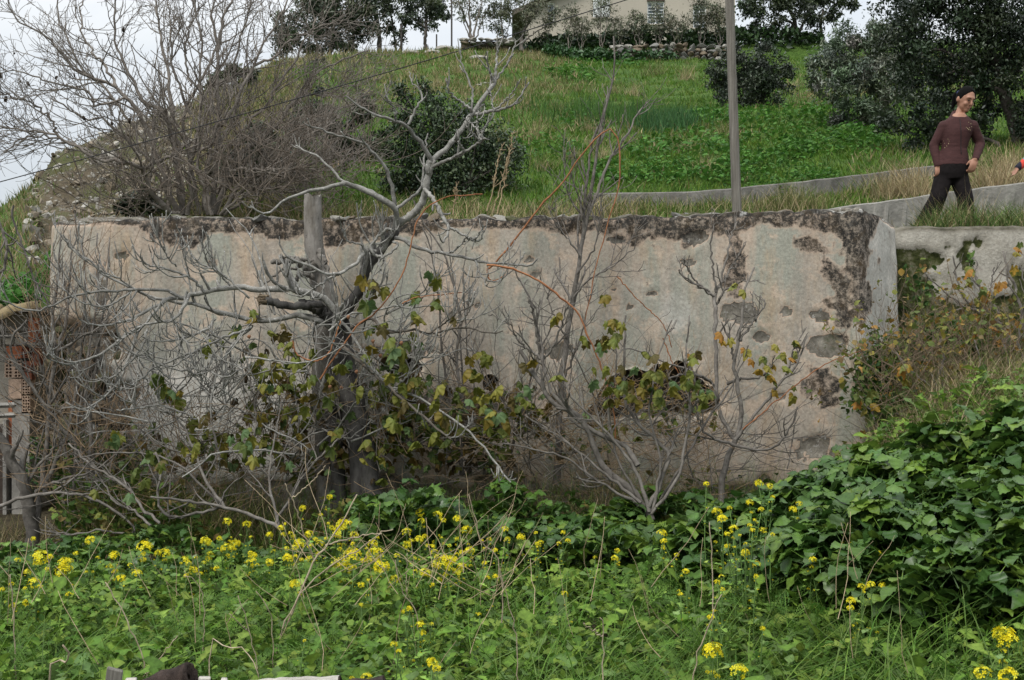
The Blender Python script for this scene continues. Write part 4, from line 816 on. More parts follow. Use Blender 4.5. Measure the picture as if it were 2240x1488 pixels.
sapling('sprawling_fig', 'sprawling grey fig bush with dark stubby stems leaning left below the tall young tree', 'bush', P(1420, 1130, 8.2),
        [([(1425, 1140), (1410, 1105), (1370, 1062), (1320, 1020)] + A7([(640, 1180), (380, 1030), (330, 930), (230, 770), (140, 620)]), 8.2, 8.6, 19, 9), (A7([(1100, 1560), (1030, 1440), (880, 1340), (700, 1240), (480, 1060), (370, 900), (320, 700), (330, 620), (270, 420), (220, 200), (130, 30)]), 8.25, 8.7, 13, 4),
         (A7([(322, 690), (200, 600), (100, 500), (20, 380)]), 8.55, 8.6, 7, 3), (A7([(325, 700), (420, 560), (520, 290), (560, 180)]), 8.55, 8.5, 7, 3), (A7([(300, 620), (260, 380), (215, 200)]), 8.6, 8.5, 7, 4),
         ([(1418, 1110), (1440, 1060), (1462, 995), (1406, 939), (1369, 882), (1364, 788), (1369, 691)], 8.2, 8.5, 11, 4), ([(1420, 1120), (1390, 1030), (1340, 960), (1290, 910), (1240, 850), (1230, 780)], 8.2, 8.4, 10, 3), ([(1424, 1125), (1480, 1050), (1500, 960), (1510, 880), (1500, 800), (1508, 690)], 8.2, 8.5, 9, 3),
         ([(1410, 1110), (1320, 1060), (1230, 1000), (1170, 985), (1100, 970)], 8.2, 8.2, 8, 3), ([(1426, 1120), (1445, 1010), (1420, 900), (1440, 780), (1470, 700)], 8.2, 8.4, 7, 3), ([(1402, 1100), (1290, 1010), (1230, 960), (1150, 910)], 8.2, 8.6, 8, 4),
         ([(1420, 1130), (1500, 1000), (1545, 920), (1590, 860), (1640, 770)], 8.3, 8.5, 7, 3), ([(1410, 1105), (1350, 1000), (1330, 880), (1350, 800), (1338, 720)], 8.25, 8.4, 7, 3)], MT['twig_bark'], 23, 5, (0.12, 0.42), 0.6, 2,
        [(1218, 832, 16, 2), (1340, 730, 30, 8), (1310, 760, 20, 4), (1280, 740, 10, 2), (1430, 800, 34, 6), (1420, 835, 24, 4), (1350, 855, 30, 5), (1400, 870, 24, 4), (1515, 780, 12, 2), (1525, 845, 16, 2), (1435, 870, 20, 4), (1330, 650, 8, 2), (1480, 830, 40, 8), (1390, 830, 40, 8), (1330, 840, 40, 8), (1540, 870, 30, 6)], FIG_GREEN + FIG_YELL[2:3], (0.05, 0.085), tmin=0.0036, knob=0.15)
sapling('young_fig', 'upright young fig with forked pale stems before the right end of the wall', 'tree', P(1580, 1090, 8.6),
        [([(1578, 1100), (1577, 1060), (1590, 1010), (1608, 963), (1620, 930), (1619, 869), (1610, 828), (1605, 788), (1619, 721), (1627, 654), (1650, 585)], 8.6, 8.8, 16, 4), (A7([(1890, 1350), (1800, 1200), (1745, 1020), (1735, 800), (1730, 500), (1730, 300), (1722, 180)]), 8.7, 9.0, 9, 9),
         (A7([(1722, 185), (1760, 80)]) + [(1590, 560), (1600, 520), (1612, 485)], 9.0, 9.1, 7, 3), (A7([(1722, 180), (1690, 165), (1600, 100), (1450, 0)]) + [(1487, 590)], 9.0, 8.9, 6, 3), (A7([(1700, 170), (1560, 40)]) + [(1492, 565)], 9.0, 8.9, 5, 3), (A7([(1740, 250), (1790, 150), (1900, 90), (1960, 50)]), 9.0, 8.9, 6, 3),
         ([(1566, 640), (1560, 590), (1555, 545), (1562, 490)], 9.0, 9.0, 5, 3), ([(1573, 630), (1610, 570), (1630, 530)], 9.0, 9.1, 5, 2),
         (A7([(1885, 700), (1830, 500), (1780, 390)]), 8.75, 8.7, 6, 3), (A7([(1910, 560), (2030, 400), (2140, 235)]), 8.75, 8.8, 7, 3), (A7([(2060, 390), (2040, 300), (2040, 230)]), 8.8, 8.8, 4, 3),
         ([(1605, 975), (1557, 957), (1535, 933), (1525, 890), (1520, 830)], 8.6, 8.5, 7, 3), ([(1600, 972), (1660, 985), (1700, 975), (1730, 930), (1745, 890)], 8.6, 8.4, 8, 3), ([(1608, 962), (1650, 910), (1690, 860), (1740, 800), (1765, 735)], 8.6, 8.6, 8, 4), ([(1720, 820), (1735, 770), (1752, 745)], 8.6, 8.6, 5, 3),
         (A7([(1700, 885), (1600, 830), (1480, 812), (1380, 835), (1250, 880), (1120, 880)]), 8.9, 8.5, 8, 3), ([(1590, 840), (1620, 830), (1660, 825), (1690, 800)], 8.8, 8.7, 7, 4), (A7([(1730, 940), (1690, 870), (1560, 800), (1450, 760), (1250, 690), (1100, 620), (1000, 610), (950, 640)]), 8.9, 8.6, 6, 3)], MT['twig_bark'], 24, 3, (0.08, 0.3), 0.7, 2,
        [(1690, 780, 26, 5), (1660, 790, 20, 3), (1722, 790, 14, 3), (1740, 760, 18, 3), (1720, 850, 24, 4), (1640, 760, 16, 2), (1580, 735, 8, 1), (1590, 745, 10, 2), (1530, 850, 14, 2), (1505, 780, 10, 2), (1690, 830, 20, 3), (1630, 640, 7, 1), (1605, 620, 8, 2)], FIG_YELL + FIG_GREEN[:3], (0.04, 0.075), tmin=0.0036, knob=0.15)
Z8 = lambda q: zp(q, 3.235, 0, 640)
sapling('left_saplings', 'clump of leafless saplings before the crumbling left corner of the wall', 'saplings', P(140, 1080, 9.0),
        [(Z8([(300, 1400), (310, 1300), (340, 900), (370, 600), (410, 420), (380, 330), (375, 150), (400, -60), (420, -250), (430, -420)]), 9.0, 9.2, 15, 3), (Z8([(410, 425), (460, 240), (480, 100), (510, -250), (560, -480)]), 9.05, 9.2, 8, 3), (Z8([(415, 410), (500, 370), (570, 310), (640, 290), (740, 220)]), 9.0, 8.7, 8, 3),
         (Z8([(320, 1420), (330, 1330), (460, 1050), (510, 850), (550, 650), (580, 400), (600, 100), (600, -120), (585, -400)]), 8.9, 9.2, 12, 3), (Z8([(620, 1400), (640, 1000), (610, 800), (620, 550), (640, 330), (680, 100), (700, -200), (690, -420)]), 8.9, 9.2, 10, 3), (Z8([(520, 1420), (530, 1100), (560, 850), (640, 500), (760, 200)]), 8.9, 9.0, 8, 3),
         (Z8([(530, 1060), (420, 940), (340, 830), (210, 650), (110, 520), (40, 400), (0, 230)]), 8.9, 8.6, 9, 3), (Z8([(340, 720), (310, 600), (260, 440), (180, 360)]), 8.95, 8.8, 6, 3), (Z8([(400, 400), (330, 330), (290, 310)]), 9.0, 8.9, 5, 3),
         ([(30, 450), (28, 480), (45, 520), (60, 570), (75, 610), (100, 655), (115, 690)], 8.7, 8.9, 5, 4), ([(-5, 480), (10, 520), (15, 555), (5, 590), (-5, 600)], 8.6, 8.6, 7, 6), ([(60, 700), (20, 760), (60, 830), (130, 950), (160, 1050)], 8.7, 8.9, 5, 7), ([(210, 1080), (200, 900), (215, 760), (230, 640), (240, 520)], 9.1, 9.2, 8, 3)], MT['twig_bark'], 25, 6, (0.12, 0.5), 0.45, 2)
sapling('grey_stump_tree', 'short grey trunk leaning at the far left edge below the brick building', 'tree', P(65, 1160, 8.7),
        [([(70, 1165), (62, 1110), (50, 1060), (25, 1010), (5, 970), (-20, 940)], 8.7, 8.6, 34, 22), ([(55, 1075), (75, 1030), (110, 990), (130, 940)], 8.7, 8.7, 9, 4), ([(60, 1090), (130, 1050), (200, 1030), (300, 960)], 8.7, 8.6, 8, 3), ([(-10, 1110), (60, 1085), (130, 1080), (200, 1090), (280, 1140), (300, 1185)], 8.5, 8.3, 9, 5)], MT['twig_bark'], 26, 5, (0.15, 0.5), 0.3, 2)
sapling('low_branches', 'long bare grey branches sprawling low over the weeds at left', 'branches', P(400, 1110, 8.0),
        [([(610, 1155), (560, 1130), (500, 1110), (470, 1105), (400, 1095), (330, 1087)], 7.8, 8.1, 9, 5), ([(480, 1108), (430, 1125), (380, 1132), (352, 1115), (345, 1080), (352, 1030), (340, 990)], 8.0, 8.2, 7, 5), ([(350, 1145), (310, 1110), (280, 1070), (240, 1040), (200, 1020), (150, 970)], 8.1, 8.5, 7, 4),
         ([(330, 1150), (280, 1110), (250, 1100), (230, 1060), (190, 1000)], 8.1, 8.6, 6, 3), ([(490, 1110), (455, 1060), (430, 1000), (410, 950), (380, 900), (360, 850)], 8.1, 8.6, 8, 3), ([(600, 1150), (640, 1080), (690, 1010), (740, 960)], 8.0, 8.5, 7, 4), ([(610, 1150), (590, 1060), (600, 960), (615, 880)], 8.1, 8.5, 7, 3), ([(540, 1020), (560, 930), (550, 850), (540, 790)], 8.4, 8.6, 6, 3),
         ([(300, 1180), (220, 1160), (150, 1170), (90, 1160)], 7.9, 8.0, 5, 3), ([(480, 1100), (380, 1010), (260, 990), (180, 1000)], 8.2, 8.4, 6, 3), ([(480, 1000), (460, 900), (470, 820), (500, 780)], 8.5, 8.6, 6, 3)], MT['twig_bark'], 27, 5, (0.12, 0.5), 0.4, 2,
        [(340, 1000, 24, 4), (260, 960, 26, 4), (300, 1060, 40, 3), (560, 1000, 40, 4), (430, 980, 30, 4), (520, 960, 30, 4), (230, 1100, 40, 3)], FIG_GREEN, (0.05, 0.085))
for k, (label, base, sp, lv) in enumerate([
    ('yellow-leaved fig shoot nearest the white retaining wall at the right edge', (2230, 900), [([(2238, 900), (2215, 830), (2200, 770), (2190, 720), (2180, 680), (2150, 650)], 8.8, 9.0, 9, 5), ([(2190, 710), (2160, 690), (2110, 670), (2070, 640), (2032, 605)], 8.9, 8.8, 7, 3), ([(2150, 690), (2100, 640), (2090, 590), (2085, 560)], 8.9, 8.9, 6, 3), ([(2150, 680), (2165, 640), (2175, 585)], 8.9, 9.0, 5, 3), ([(2160, 680), (2140, 620), (2135, 570)], 8.9, 9.0, 5, 3), ([(2240, 720), (2225, 640), (2205, 590), (2195, 550)], 8.7, 8.8, 8, 4), ([(2240, 800), (2230, 730), (2245, 640), (2230, 580)], 8.6, 8.7, 6, 3)],
     [(2120, 590, 8, 2), (2130, 640, 26, 5), (2170, 640, 20, 3), (2150, 690, 18, 3), (2120, 720, 20, 5), (2210, 600, 22, 4), (2225, 540, 14, 3), (2235, 700, 20, 3), (2200, 730, 30, 4), (2190, 620, 10, 2)]),
    ('bare fig shoot arching over the dry bank at right', (2120, 940), [([(2125, 945), (2090, 900), (2060, 860), (2020, 835), (1985, 800), (1960, 770)], 8.2, 8.5, 7, 3), ([(2060, 865), (2050, 820), (2065, 790), (2055, 740)], 8.3, 8.4, 5, 3), ([(2120, 935), (2140, 860), (2145, 800), (2130, 740)], 8.2, 8.4, 5, 3), ([(2080, 880), (2030, 870), (2010, 890), (2015, 920)], 8.3, 8.3, 4, 3)], [(1975, 800, 14, 4), (2060, 920, 20, 3), (1990, 830, 12, 2), (2040, 900, 16, 2)]),
    ('small yellow-leaved fig shoot at the foot of the white end face of the wall', (1905, 940), [([(1925, 960), (1910, 910), (1890, 880), (1875, 860)], 8.5, 8.7, 6, 3), ([(1925, 955), (1960, 905), (2000, 930)], 8.5, 8.4, 5, 3)], [(1880, 870, 14, 4), (1910, 870, 20, 4), (1900, 900, 18, 3), (1950, 930, 30, 4), (1895, 940, 12, 2)])]):
    sapling('fig_shoot', label, 'fig shoot', P(base[0], base[1], sp[0][1]), sp, MT['twig_bark'], 30 + k, 3, (0.08, 0.3), 0.6, 1, lv, FIG_YELL, (0.04, 0.075), knob=0.15, tmin=0.0034)
# bramble canes
def cane(label, lines, seed):
    o = root('bramble_cane', P(*lines[0][0][0], lines[0][1]), label, 'cane')
    r = np.random.default_rng(seed); br = []
    for pts, Y0, Y1, w0, w1 in lines:
        w, rr = limb(pts, Y0, Y1, px_r(w0, Y0) * .62, px_r(w1, Y1) * .62, 40, 0.003, 0.08, r); br.append((w, rr)); a = Acc(); add_tubes(a, (w[None], rr[None]), 6, 0.1, rng=r); a.build('stem', MT['cane'], o)
cane('orange bramble cane curving up across the big fig', [([(700, 830), (740, 770), (790, 705), (815, 690), (850, 650), (880, 600), (893, 560), (905, 510), (915, 478), (945, 445), (985, 430), (1055, 425)], 8.4, 8.6, 6, 4), ([(880, 665), (905, 652), (955, 645), (1010, 640)], 8.4, 8.5, 4, 3), ([(640, 745), (650, 775), (690, 790), (720, 770), (745, 700)], 8.3, 8.4, 5, 4)], 1)
cane('orange bramble cane arching over the wall top beside the tall young tree', [([(1065, 590), (1090, 570), (1130, 520), (1180, 455), (1230, 400), (1280, 330), (1330, 285), (1350, 300), (1357, 360), (1352, 420), (1335, 470), (1300, 600), (1280, 700)], 8.9, 8.9, 7, 3), ([(1065, 590), (1075, 615), (1110, 600)], 8.9, 8.9, 5, 3)], 2)
cane('long orange bramble cane drooping to the hollow in the wall', [([(1065, 580), (1110, 585), (1150, 600), (1200, 630), (1260, 680), (1285, 730), (1310, 790), (1330, 850), (1345, 920), (1345, 980)], 8.3, 8.4, 8, 4), ([(1350, 605), (1400, 660), (1450, 710), (1470, 760)], 8.8, 8.9, 4, 3), ([(1450, 740), (1470, 790), (1510, 860)], 8.8, 8.8, 4, 3), ([(1625, 940), (1720, 860), (1800, 800), (1885, 768)], 8.5, 8.7, 5, 3)], 3)
# dry brush matted before the hollow
br_ = np.random.default_rng(44); a = Acc()
tangle(a, 300, 1130, 1560, 900, 1100, 8.95, 0.4, (0.25, 0.8), (0.0014, 0.003), br_, 0.2, 0.2, 7, (-2.2, 2.2), 0, (.62, 0.54, 0.46))
tangle(a, 130, 1260, 1580, 830, 940, 9.2, 0.15, (0.2, 0.6), (0.0014, 0.003), br_, 0.2, 0.2, 7, (-2.2, 2.2), 0, (.75, 0.64, 0.52))
tangle(a, 300, 60, 620, 900, 1130, 8.9, 0.5, (0.25, 0.8), (0.0016, 0.0034), br_, 0.2, 0.18, 7, (-1.8, 1.8), 0, (0.5, 0.43, 0.37))
tangle(a, 200, 560, 1130, 850, 1080, 9.0, 0.35, (0.25, 0.7), (0.0016, 0.0034), br_, 0.2, 0.2, 7, (-2.0, 2.0), 0, (0.6, 0.53, 0.46))
tangle(a, 160, 60, 260, 600, 1050, 9.2, 0.2, (0.3, 0.9), (0.0016, 0.003), br_, 0.4, 0.15, 7, (-0.9, 0.9), 0, (0.6, 0.52, 0.48))
tag(a.build('dry_brush', MT['dry_stalk']), 'matted dry stems along the foot of the wall', 'brush', kind='stuff')

a = Acc(); gb = np.random.default_rng(51)
for x0, x1, y0, y1, n in ((120, 620, 880, 1090, 90), (560, 1130, 860, 1060, 110), (1100, 1580, 880, 1080, 110), (1560, 1760, 960, 1040, 16), (60, 240, 640, 1050, 40)):
    q = tangle(a, n, x0, x1, y0, y1, 8.95, 0.35, (0.35, 1.0), (0.0024, 0.0046), gb, 0.35, 0.14, 10, (-1.9, 1.9), 0.05)
    c_ = sprout(*q, 3, .25, 1, (.08, .3), (25, 60), 6, .5, .13, .7, gb, .5, .0018); add_tubes(a, c_, 4, .1, rng=gb)
tag(a.build('bare_brush', MT['twig_bark']), 'thin grey bare stems massed along the foot of the wall', 'brush', kind='stuff')
# ---------------------------------------------------------------- vegetation
vg = np.random.default_rng(77)
def blades(acc, x, y, h, w, bend, tint, K=4, rng=vg, z=None, lean=0.25):
    n = len(x); h = np.broadcast_to(h, n); w = np.broadcast_to(w, n); bend = np.broadcast_to(bend, n)
    z = ground_z(x, y) if z is None else z
    a = rng.uniform(0, 2 * np.pi, n); d = np.stack([np.cos(a), np.sin(a), 0 * a], -1); s = np.stack([-np.sin(a + .6), np.cos(a + .6), 0 * a], -1)
    base = np.stack([x, y, z - 0.02], -1); t = np.linspace(0, 1, K)
    le = rng.normal(size=(n, 3)) * lean * np.array([1, 1, 0])
    q = base[:, None] + (np.array([0, 0, 1.0])[None, None] * (t - 0.35 * bend[:, None] * t ** 2)[..., None] + d[:, None] * (bend[:, None] * t ** 2)[..., None] + le[:, None] * t[None, :, None]) * h[:, None, None]
    wd = (w[:, None] * (1 - t[None]) ** 0.7 + 0.0006)[..., None] * 0.5 * s[:, None]
    v = np.stack([q - wd, q + wd], 2).reshape(-1, 3)
    i = np.arange(n * K * 2).reshape(n, K, 2)
    f = np.stack([i[:, :-1, 0], i[:, :-1, 1], i[:, 1:, 1], i[:, 1:, 0]], -1).reshape(-1, 4)
    tt = np.broadcast_to(tint, (n, 3)) * np.ones((n, 1)); acc.add(v, f, np.repeat(tt, K * 2, 0))
def pal(cols, n, rng=vg, jit=0.18):
    c = np.array(cols); k = rng.integers(len(c), size=n); return c[k] * rng.uniform(1 - jit, 1 + jit, (n, 1)) * rng.uniform(1 - jit * .4, 1 + jit * .4, (n, 3))
GREEN = [(0.070, 0.150, 0.018), (0.095, 0.18, 0.022), (0.055, 0.115, 0.018), (0.125, 0.185, 0.028)]
OLIVE = [(0.12, 0.13, 0.04), (0.16, 0.15, 0.06), (0.085, 0.11, 0.03)]
STRAW = [(0.36, 0.29, 0.16), (0.28, 0.22, 0.12), (0.42, 0.35, 0.21), (0.22, 0.18, 0.09)]
DARKG = [(0.028, 0.085, 0.020), (0.036, 0.10, 0.024), (0.024, 0.068, 0.020), (0.048, 0.118, 0.028)]
# leaf shapes ------------------------------------------------
def ovate(n=7, wid=0.34, ser=0.05, fold=0.22, droop=0.30, seed=0, wave=0.0):
    r = np.random.default_rng(seed); t = np.linspace(0, 1, n)
    w = wid * np.sin(np.pi * np.clip(t * 0.93 + 0.03, 0, 1) ** 0.8) + ser * np.where(np.arange(n) % 2 == 0, 1, -1) * (t > 0.05) * (t < 0.98)
    w = np.maximum(w, 0.004); z = -droop * t ** 2 + 0.05 * r.normal(size=n) * (t > 0)
    mid = np.stack([0 * t, t, z], -1)
    sh = 0.10 * wid
    Lf = np.stack([-w, t + sh, z + fold * w - wave * r.uniform(0, 1, n)], -1); Rt = np.stack([w, t + sh, z + fold * w - wave * r.uniform(0, 1, n)], -1)
    v = np.concatenate([mid, Lf, Rt]); f = []
    for k in range(n - 1): f += [[k, k + 1, n + k + 1, n + k], [k, 2 * n + k, 2 * n + k + 1, k + 1]]
    return v, tri(f)
def compound(parts):
    a = Acc()
    for (v, f), yaw, pos, s, pitch in parts:
        R3 = rotm(np.array([yaw]), np.array([pitch]), np.array([0.]))[0]; a.add((v * s) @ R3.T + np.array(pos), f)
    v, f, _ = a.arrays(); return v, f
def trifol(seed, n=7, ser=.025):
    r = np.random.default_rng(seed); u = r.uniform
    return compound([(ovate(n, .40, ser, .14, .30, seed), u(-.2, .2), (0, .08, 0), 1.0, u(-.15, .1)), (ovate(n, .39, ser, .14, .30, seed + 50), 1.45 + u(-.25, .25), (-.03, -.04, 0), .92, u(-.2, .1)),
                     (ovate(n, .39, ser, .14, .30, seed + 90), -1.45 + u(-.25, .25), (.03, -.04, 0), .92, u(-.2, .1)), ((np.array([[-.02, -.5, -.6], [.02, -.5, -.6], [.015, .1, 0], [-.015, .1, 0]]), np.array([[0, 1, 2], [0, 2, 3]])), 0, (0, 0, 0), 1, 0)])
TRI = [trifol(k) for k in range(5)]; TRIH = [trifol(k, 13, .022) for k in range(5)]
def lobed(seed):
    """pinnate mustard leaf with a big ragged end lobe"""
    r = np.random.default_rng(seed); t = np.array([0, .18, .30, .42, .56, .72, .88, 1.0]); w = np.array([.02, .13, .05, .19, .08, .29, .20, .01]) * r.uniform(.8, 1.2, 8)
    z = -0.35 * t ** 2; n = 8; mid = np.stack([0 * t, t, z], -1); Lf = np.stack([-w, t + .02, z + .2 * w + .03 * r.normal(size=n)], -1); Rt = np.stack([w, t + .02, z + .2 * w + .03 * r.normal(size=n)], -1)
    f = []
    for k in range(n - 1): f += [[k, k + 1, n + k + 1, n + k], [k, 2 * n + k, 2 * n + k + 1, k + 1]]
    return np.concatenate([mid, Lf, Rt]), tri(f)
LOB = [lobed(k) for k in range(5)]
VT = {id(q[0]): np.random.default_rng(5).uniform(.8, 1.12, (len(q[0]), 1)) * np.where(np.arange(len(q[0])) % 21 < 7, 1.25, .95)[:, None] for q in TRI}
VTH = [np.random.default_rng(5).uniform(.85, 1.1, (len(q[0]), 1)) * np.where(np.arange(len(q[0])) % 39 < 13, 1.25, .95)[:, None] for q in TRIH]
VT.update({id(q[0]): np.where(np.arange(len(q[0])) < 8, 1.25, .92)[:, None] for q in LOB})
def feather(seed):
    r = np.random.default_rng(seed); a = Acc(); n = 10
    for k in range(n):
        t = (k + 1) / (n + 1); L_ = 0.32 * np.sin(np.pi * (t * .85 + .12))
        for sgn in (-1, 1):
            for sub in (0.35, 0.75):
                b0 = np.array([0, t, -.3 * t * t]); d = np.array([sgn * .85, .5, 0.15 * r.normal()]); tip = b0 + d * L_ * sub
                dd = np.array([-sgn * .1, .55, .1 * r.normal()]) * L_ * .45
                a.add([b0 + d * L_ * (sub - .25), tip, tip + dd], [[0, 1, 2]])
            a.add([b0, b0 + np.array([0, .012, 0]), b0 + d * L_], [[0, 1, 2]])
    a.add([[-.008, 0, 0], [.008, 0, 0], [0, 1, -.3]], [[0, 1, 2]]); v, f, _ = a.arrays(); return v, f
FEA = [feather(k) for k in range(3)]
DIA = (np.array([[0, 0, 0], [-.24, .45, .06], [0, 1, -.08], [.24, .45, .06]]), np.array([[0, 2, 1], [0, 3, 2]]))
RND = ovate(4, .46, 0, .12, .15, 4)
def put(acc, shapes, pos, yaw, pitch, roll, size, tint, rng=vg):
    k = rng.integers(len(shapes), size=len(pos)); R3 = rotm(yaw, pitch, roll)
    for q in range(len(shapes)):
        mm = k == q
        if mm.any():
            v, f, tt = scatter(shapes[q][0], shapes[q][1], pos[mm], R3[mm], size[mm], tint[mm]); acc.add(v, f, tt * np.tile(VT.get(id(shapes[q][0]), np.ones((len(shapes[q][0]), 1))), (int(mm.sum()), 1)))
U = vg.uniform
def UP(n):                           # across the view, thinning out over a margin at each side
    p = U(-80, 2320, n); m_ = vg.random(n) < .17; return np.where(m_, np.where(vg.random(n) < .5, U(-480, -60, n), U(2300, 2800, n)), p)
# ---- the slope: turf, broad weeds, tufts
def slope_pts(n, u0, u1, y0, y1, p=0.6):
    y = (U(0, 1, n) * (y1 ** p - y0 ** p) + y0 ** p) ** (1 / p); u = U(u0, u1, n); return u * y, y
def pxof(x, y): return 1120 + F * x / y
def pyof(x, y, z): return 744 - F * (z - CZ) / y
turf = Acc(); n = 40000
x, y = slope_pts(n, -0.17, 0.46, 11.5, 43.5, 0.35); y2 = U(11.6, 24, 5000); y3 = U(12.5, 36, 11000)
x = np.concatenate([x, U(-0.52, -0.17, 5000) * y2, U(-0.30, -0.165, 11000) * y3]); y = np.concatenate([y, y2, y3])
pc = pxof(x, y); pr = np.interp(pc, SK[:, 0], SK[:, 2]); keep_ = (y < pr + 0.5) & ~((pc > 80) & (pc < 430) & (y > 14.5) & (vg.random(len(x)) < 0.85))
x, y, pc = x[keep_], y[keep_], pc[keep_]; n = len(x)
g1 = fbm(x * 0.33 + 3, y * 0.2 + 1, 4); g2 = vg.random(n)
dryk = np.clip((g1 - 0.52) * 3.2 + 0.16 * sm((y - 20) / 14) + 0.05, 0.02, 0.5)
dryk = np.where(pc < 640, np.maximum(dryk, .72), dryk); dryk = np.where((y > 13.6) & (pc > 1150) & (y < 24), dryk * 0.45, dryk)
t_ = np.where((g2 < dryk)[:, None], pal(OLIVE + STRAW[:2], n), pal(GREEN, n))
far = y > 21
for q in range(3):                   # three blades to each tuft of turf
    h = (0.09 + 0.10 * vg.random(n)) * (1 + 0.6 * (g2 < dryk)) * (0.62 + 0.009 * y)
    X_, Y_, w_, bd = x + vg.normal(size=n) * 0.05, y + vg.normal(size=n) * 0.05, 0.010 + 0.0006 * y, U(0.1, 0.7, n)
    for mm, K_ in ((far, 2), (~far, 3)): blades(turf, X_[mm], Y_[mm], h[mm], w_[mm], bd[mm], t_[mm], K_)
tag(turf.build('hillside_grass', MT['blade']), 'green and straw coloured grass on the slope', 'grass', kind='stuff')
weeds = Acc()
def weed_patch(px, py, rx, ry, n, size=0.07, cols=DARKG, hgt=0.18, shapes=None):
    a = U(0, 2 * np.pi, n); r_ = np.sqrt(vg.random(n)); X0 = px + rx * r_ * np.cos(a); Y0 = py + ry * r_ * np.sin(a); pts = []
    n = int(n * 2.6); size = size * .85; a = U(0, 2 * np.pi, n); r_ = np.sqrt(vg.random(n)); X0 = px + rx * r_ * np.cos(a); Y0 = py + ry * r_ * np.sin(a)
    c0 = np.array([hit(px + rx * k, py + ry * j) for k in (-.5, .5) for j in (-.9, 0, .9)])
    yA, yB = c0[:, 1].min(), c0[:, 1].max()
    yy = yB + (yA - yB) * (Y0 - (py - ry)) / (2 * ry); xx = (X0 - 1120) / F * yy; z = ground_z(xx, yy)
    cl = fbm(xx * 2.2 + 5, yy * 1.6, 3); hh = hgt * np.clip(cl * 2.2 - 0.3, 0.1, 1.5) * vg.random(n) ** 0.6
    put(weeds, shapes or [RND, LOB[0]], np.stack([xx, yy, z + hh], -1), U(-np.pi, np.pi, n), vg.normal(size=n) * 0.45 - 0.1, vg.normal(size=n) * 0.4, size * U(0.7, 1.3, n), pal(cols, n))
BRG = [(0.055, 0.145, 0.022), (0.08, 0.18, 0.028), (0.045, 0.115, 0.022)]
for q in [(1500, 330, 130, 40, 260, .10), (1450, 390, 90, 22, 280, .075), (1700, 280, 120, 40, 300, .10), (1820, 250, 100, 36, 200, .10), (1850, 320, 100, 26, 220, .09), (1560, 260, 60, 20, 160, .10), (1650, 370, 70, 26, 200, .08), (1880, 300, 60, 30, 140, .09), (1330, 125, 90, 22, 200, .14), (1250, 165, 60, 16, 140, .14), (1260, 100, 70, 10, 160, .14), (1290, 270, 60, 24, 100, .09), (1200, 330, 80, 30, 120, .08), (1340, 390, 60, 24, 130, .08), (1690, 430, 60, 20, 160, .055), (1740, 340, 50, 16, 200, .08), (1780, 400, 60, 16, 160, .06), (1590, 400, 50, 16, 140, .07), (1690, 200, 30, 40, 80, .1)]:
    weed_patch(*q[:5], size=q[5], cols=BRG)
n = 3000; yy = U(11.5, 12.7, n); pp = U(-30, 118, n); xx = px2x(pp, yy); z = ground_z(xx, yy)
put(weeds, [RND], np.stack([xx, yy, z + 0.02 + 0.16 * vg.random(n)], -1), U(-np.pi, np.pi, n), vg.normal(size=n) * .4, vg.normal(size=n) * .4, U(.05, .08, n), pal([(0.06, 0.16, 0.03), (0.08, 0.2, 0.04)], n))
tag(weeds.build('hillside_weeds', MT['leaf_soft']), 'broad leaved green weeds in patches on the slope', 'weeds', kind='stuff')
iris = root('iris_clump', hit(1350, 262), 'dense clump of upright bluish green blades on the middle of the slope', 'plant'); a = Acc(); n = 1500
c0 = hit(1345, 262); bx, by = c0[0] + vg.normal(size=n) * 0.46 * c0[1] / 16, c0[1] + vg.normal(size=n) * 0.75; blades(a, bx, by, U(.16, .42, n), 0.022, U(0, .35, n), pal([(0.055, 0.125, 0.026), (0.075, 0.15, 0.03), (0.042, 0.095, 0.024)], n), 3, lean=.15)
a.build('blades', MT['blade'], iris, kind='stuff')
iris2 = root('iris_clump', hit(1470, 275), 'smaller clump of upright green blades right of the bluish clump', 'plant'); a = Acc(); n = 600
c0 = hit(1460, 280); blades(a, c0[0] + vg.normal(size=n) * 0.28, c0[1] + vg.normal(size=n) * 0.5, U(.25, .42, n), 0.026, U(0, .35, n), pal([(0.035, 0.095, 0.03), (0.05, 0.12, 0.035)], n), 3, lean=.15); a.build('blades', MT['blade'], iris2, kind='stuff')
# straw tufts, copies of four
def tuft_mesh(seed, cols, n=70, h=0.5, spread=0.10, w=0.006, lean=0.35):
    r = np.random.default_rng(seed); a = Acc()
    blades(a, r.normal(size=n) * spread, r.normal(size=n) * spread, r.uniform(.45, 1.0, n) * h, w, r.uniform(.05, .8, n), pal(cols, n, r), 4, r, np.zeros(n), lean)
    v, f, t = a.arrays(); return newmesh('tuft', v, f, MT['straw'], t)
TUF = [tuft_mesh(k, STRAW, 110) for k in range(4)] + [tuft_mesh(9 + k, OLIVE + STRAW[:1], 120, .45) for k in range(2)]
def tuft(px, py, sc, label, group, k=None, p=None):
    p = hit(px, py) if p is None else p
    o = link('grass_tuft', TUF[vg.integers(6) if k is None else k]); o.location = tuple(p - np.array([0, 0, .02])); o.rotation_euler = (0, 0, U(0, 6.28)); o.scale = (sc, sc, sc * U(.85, 1.15))
    tag(o, label, 'grass tuft', group)
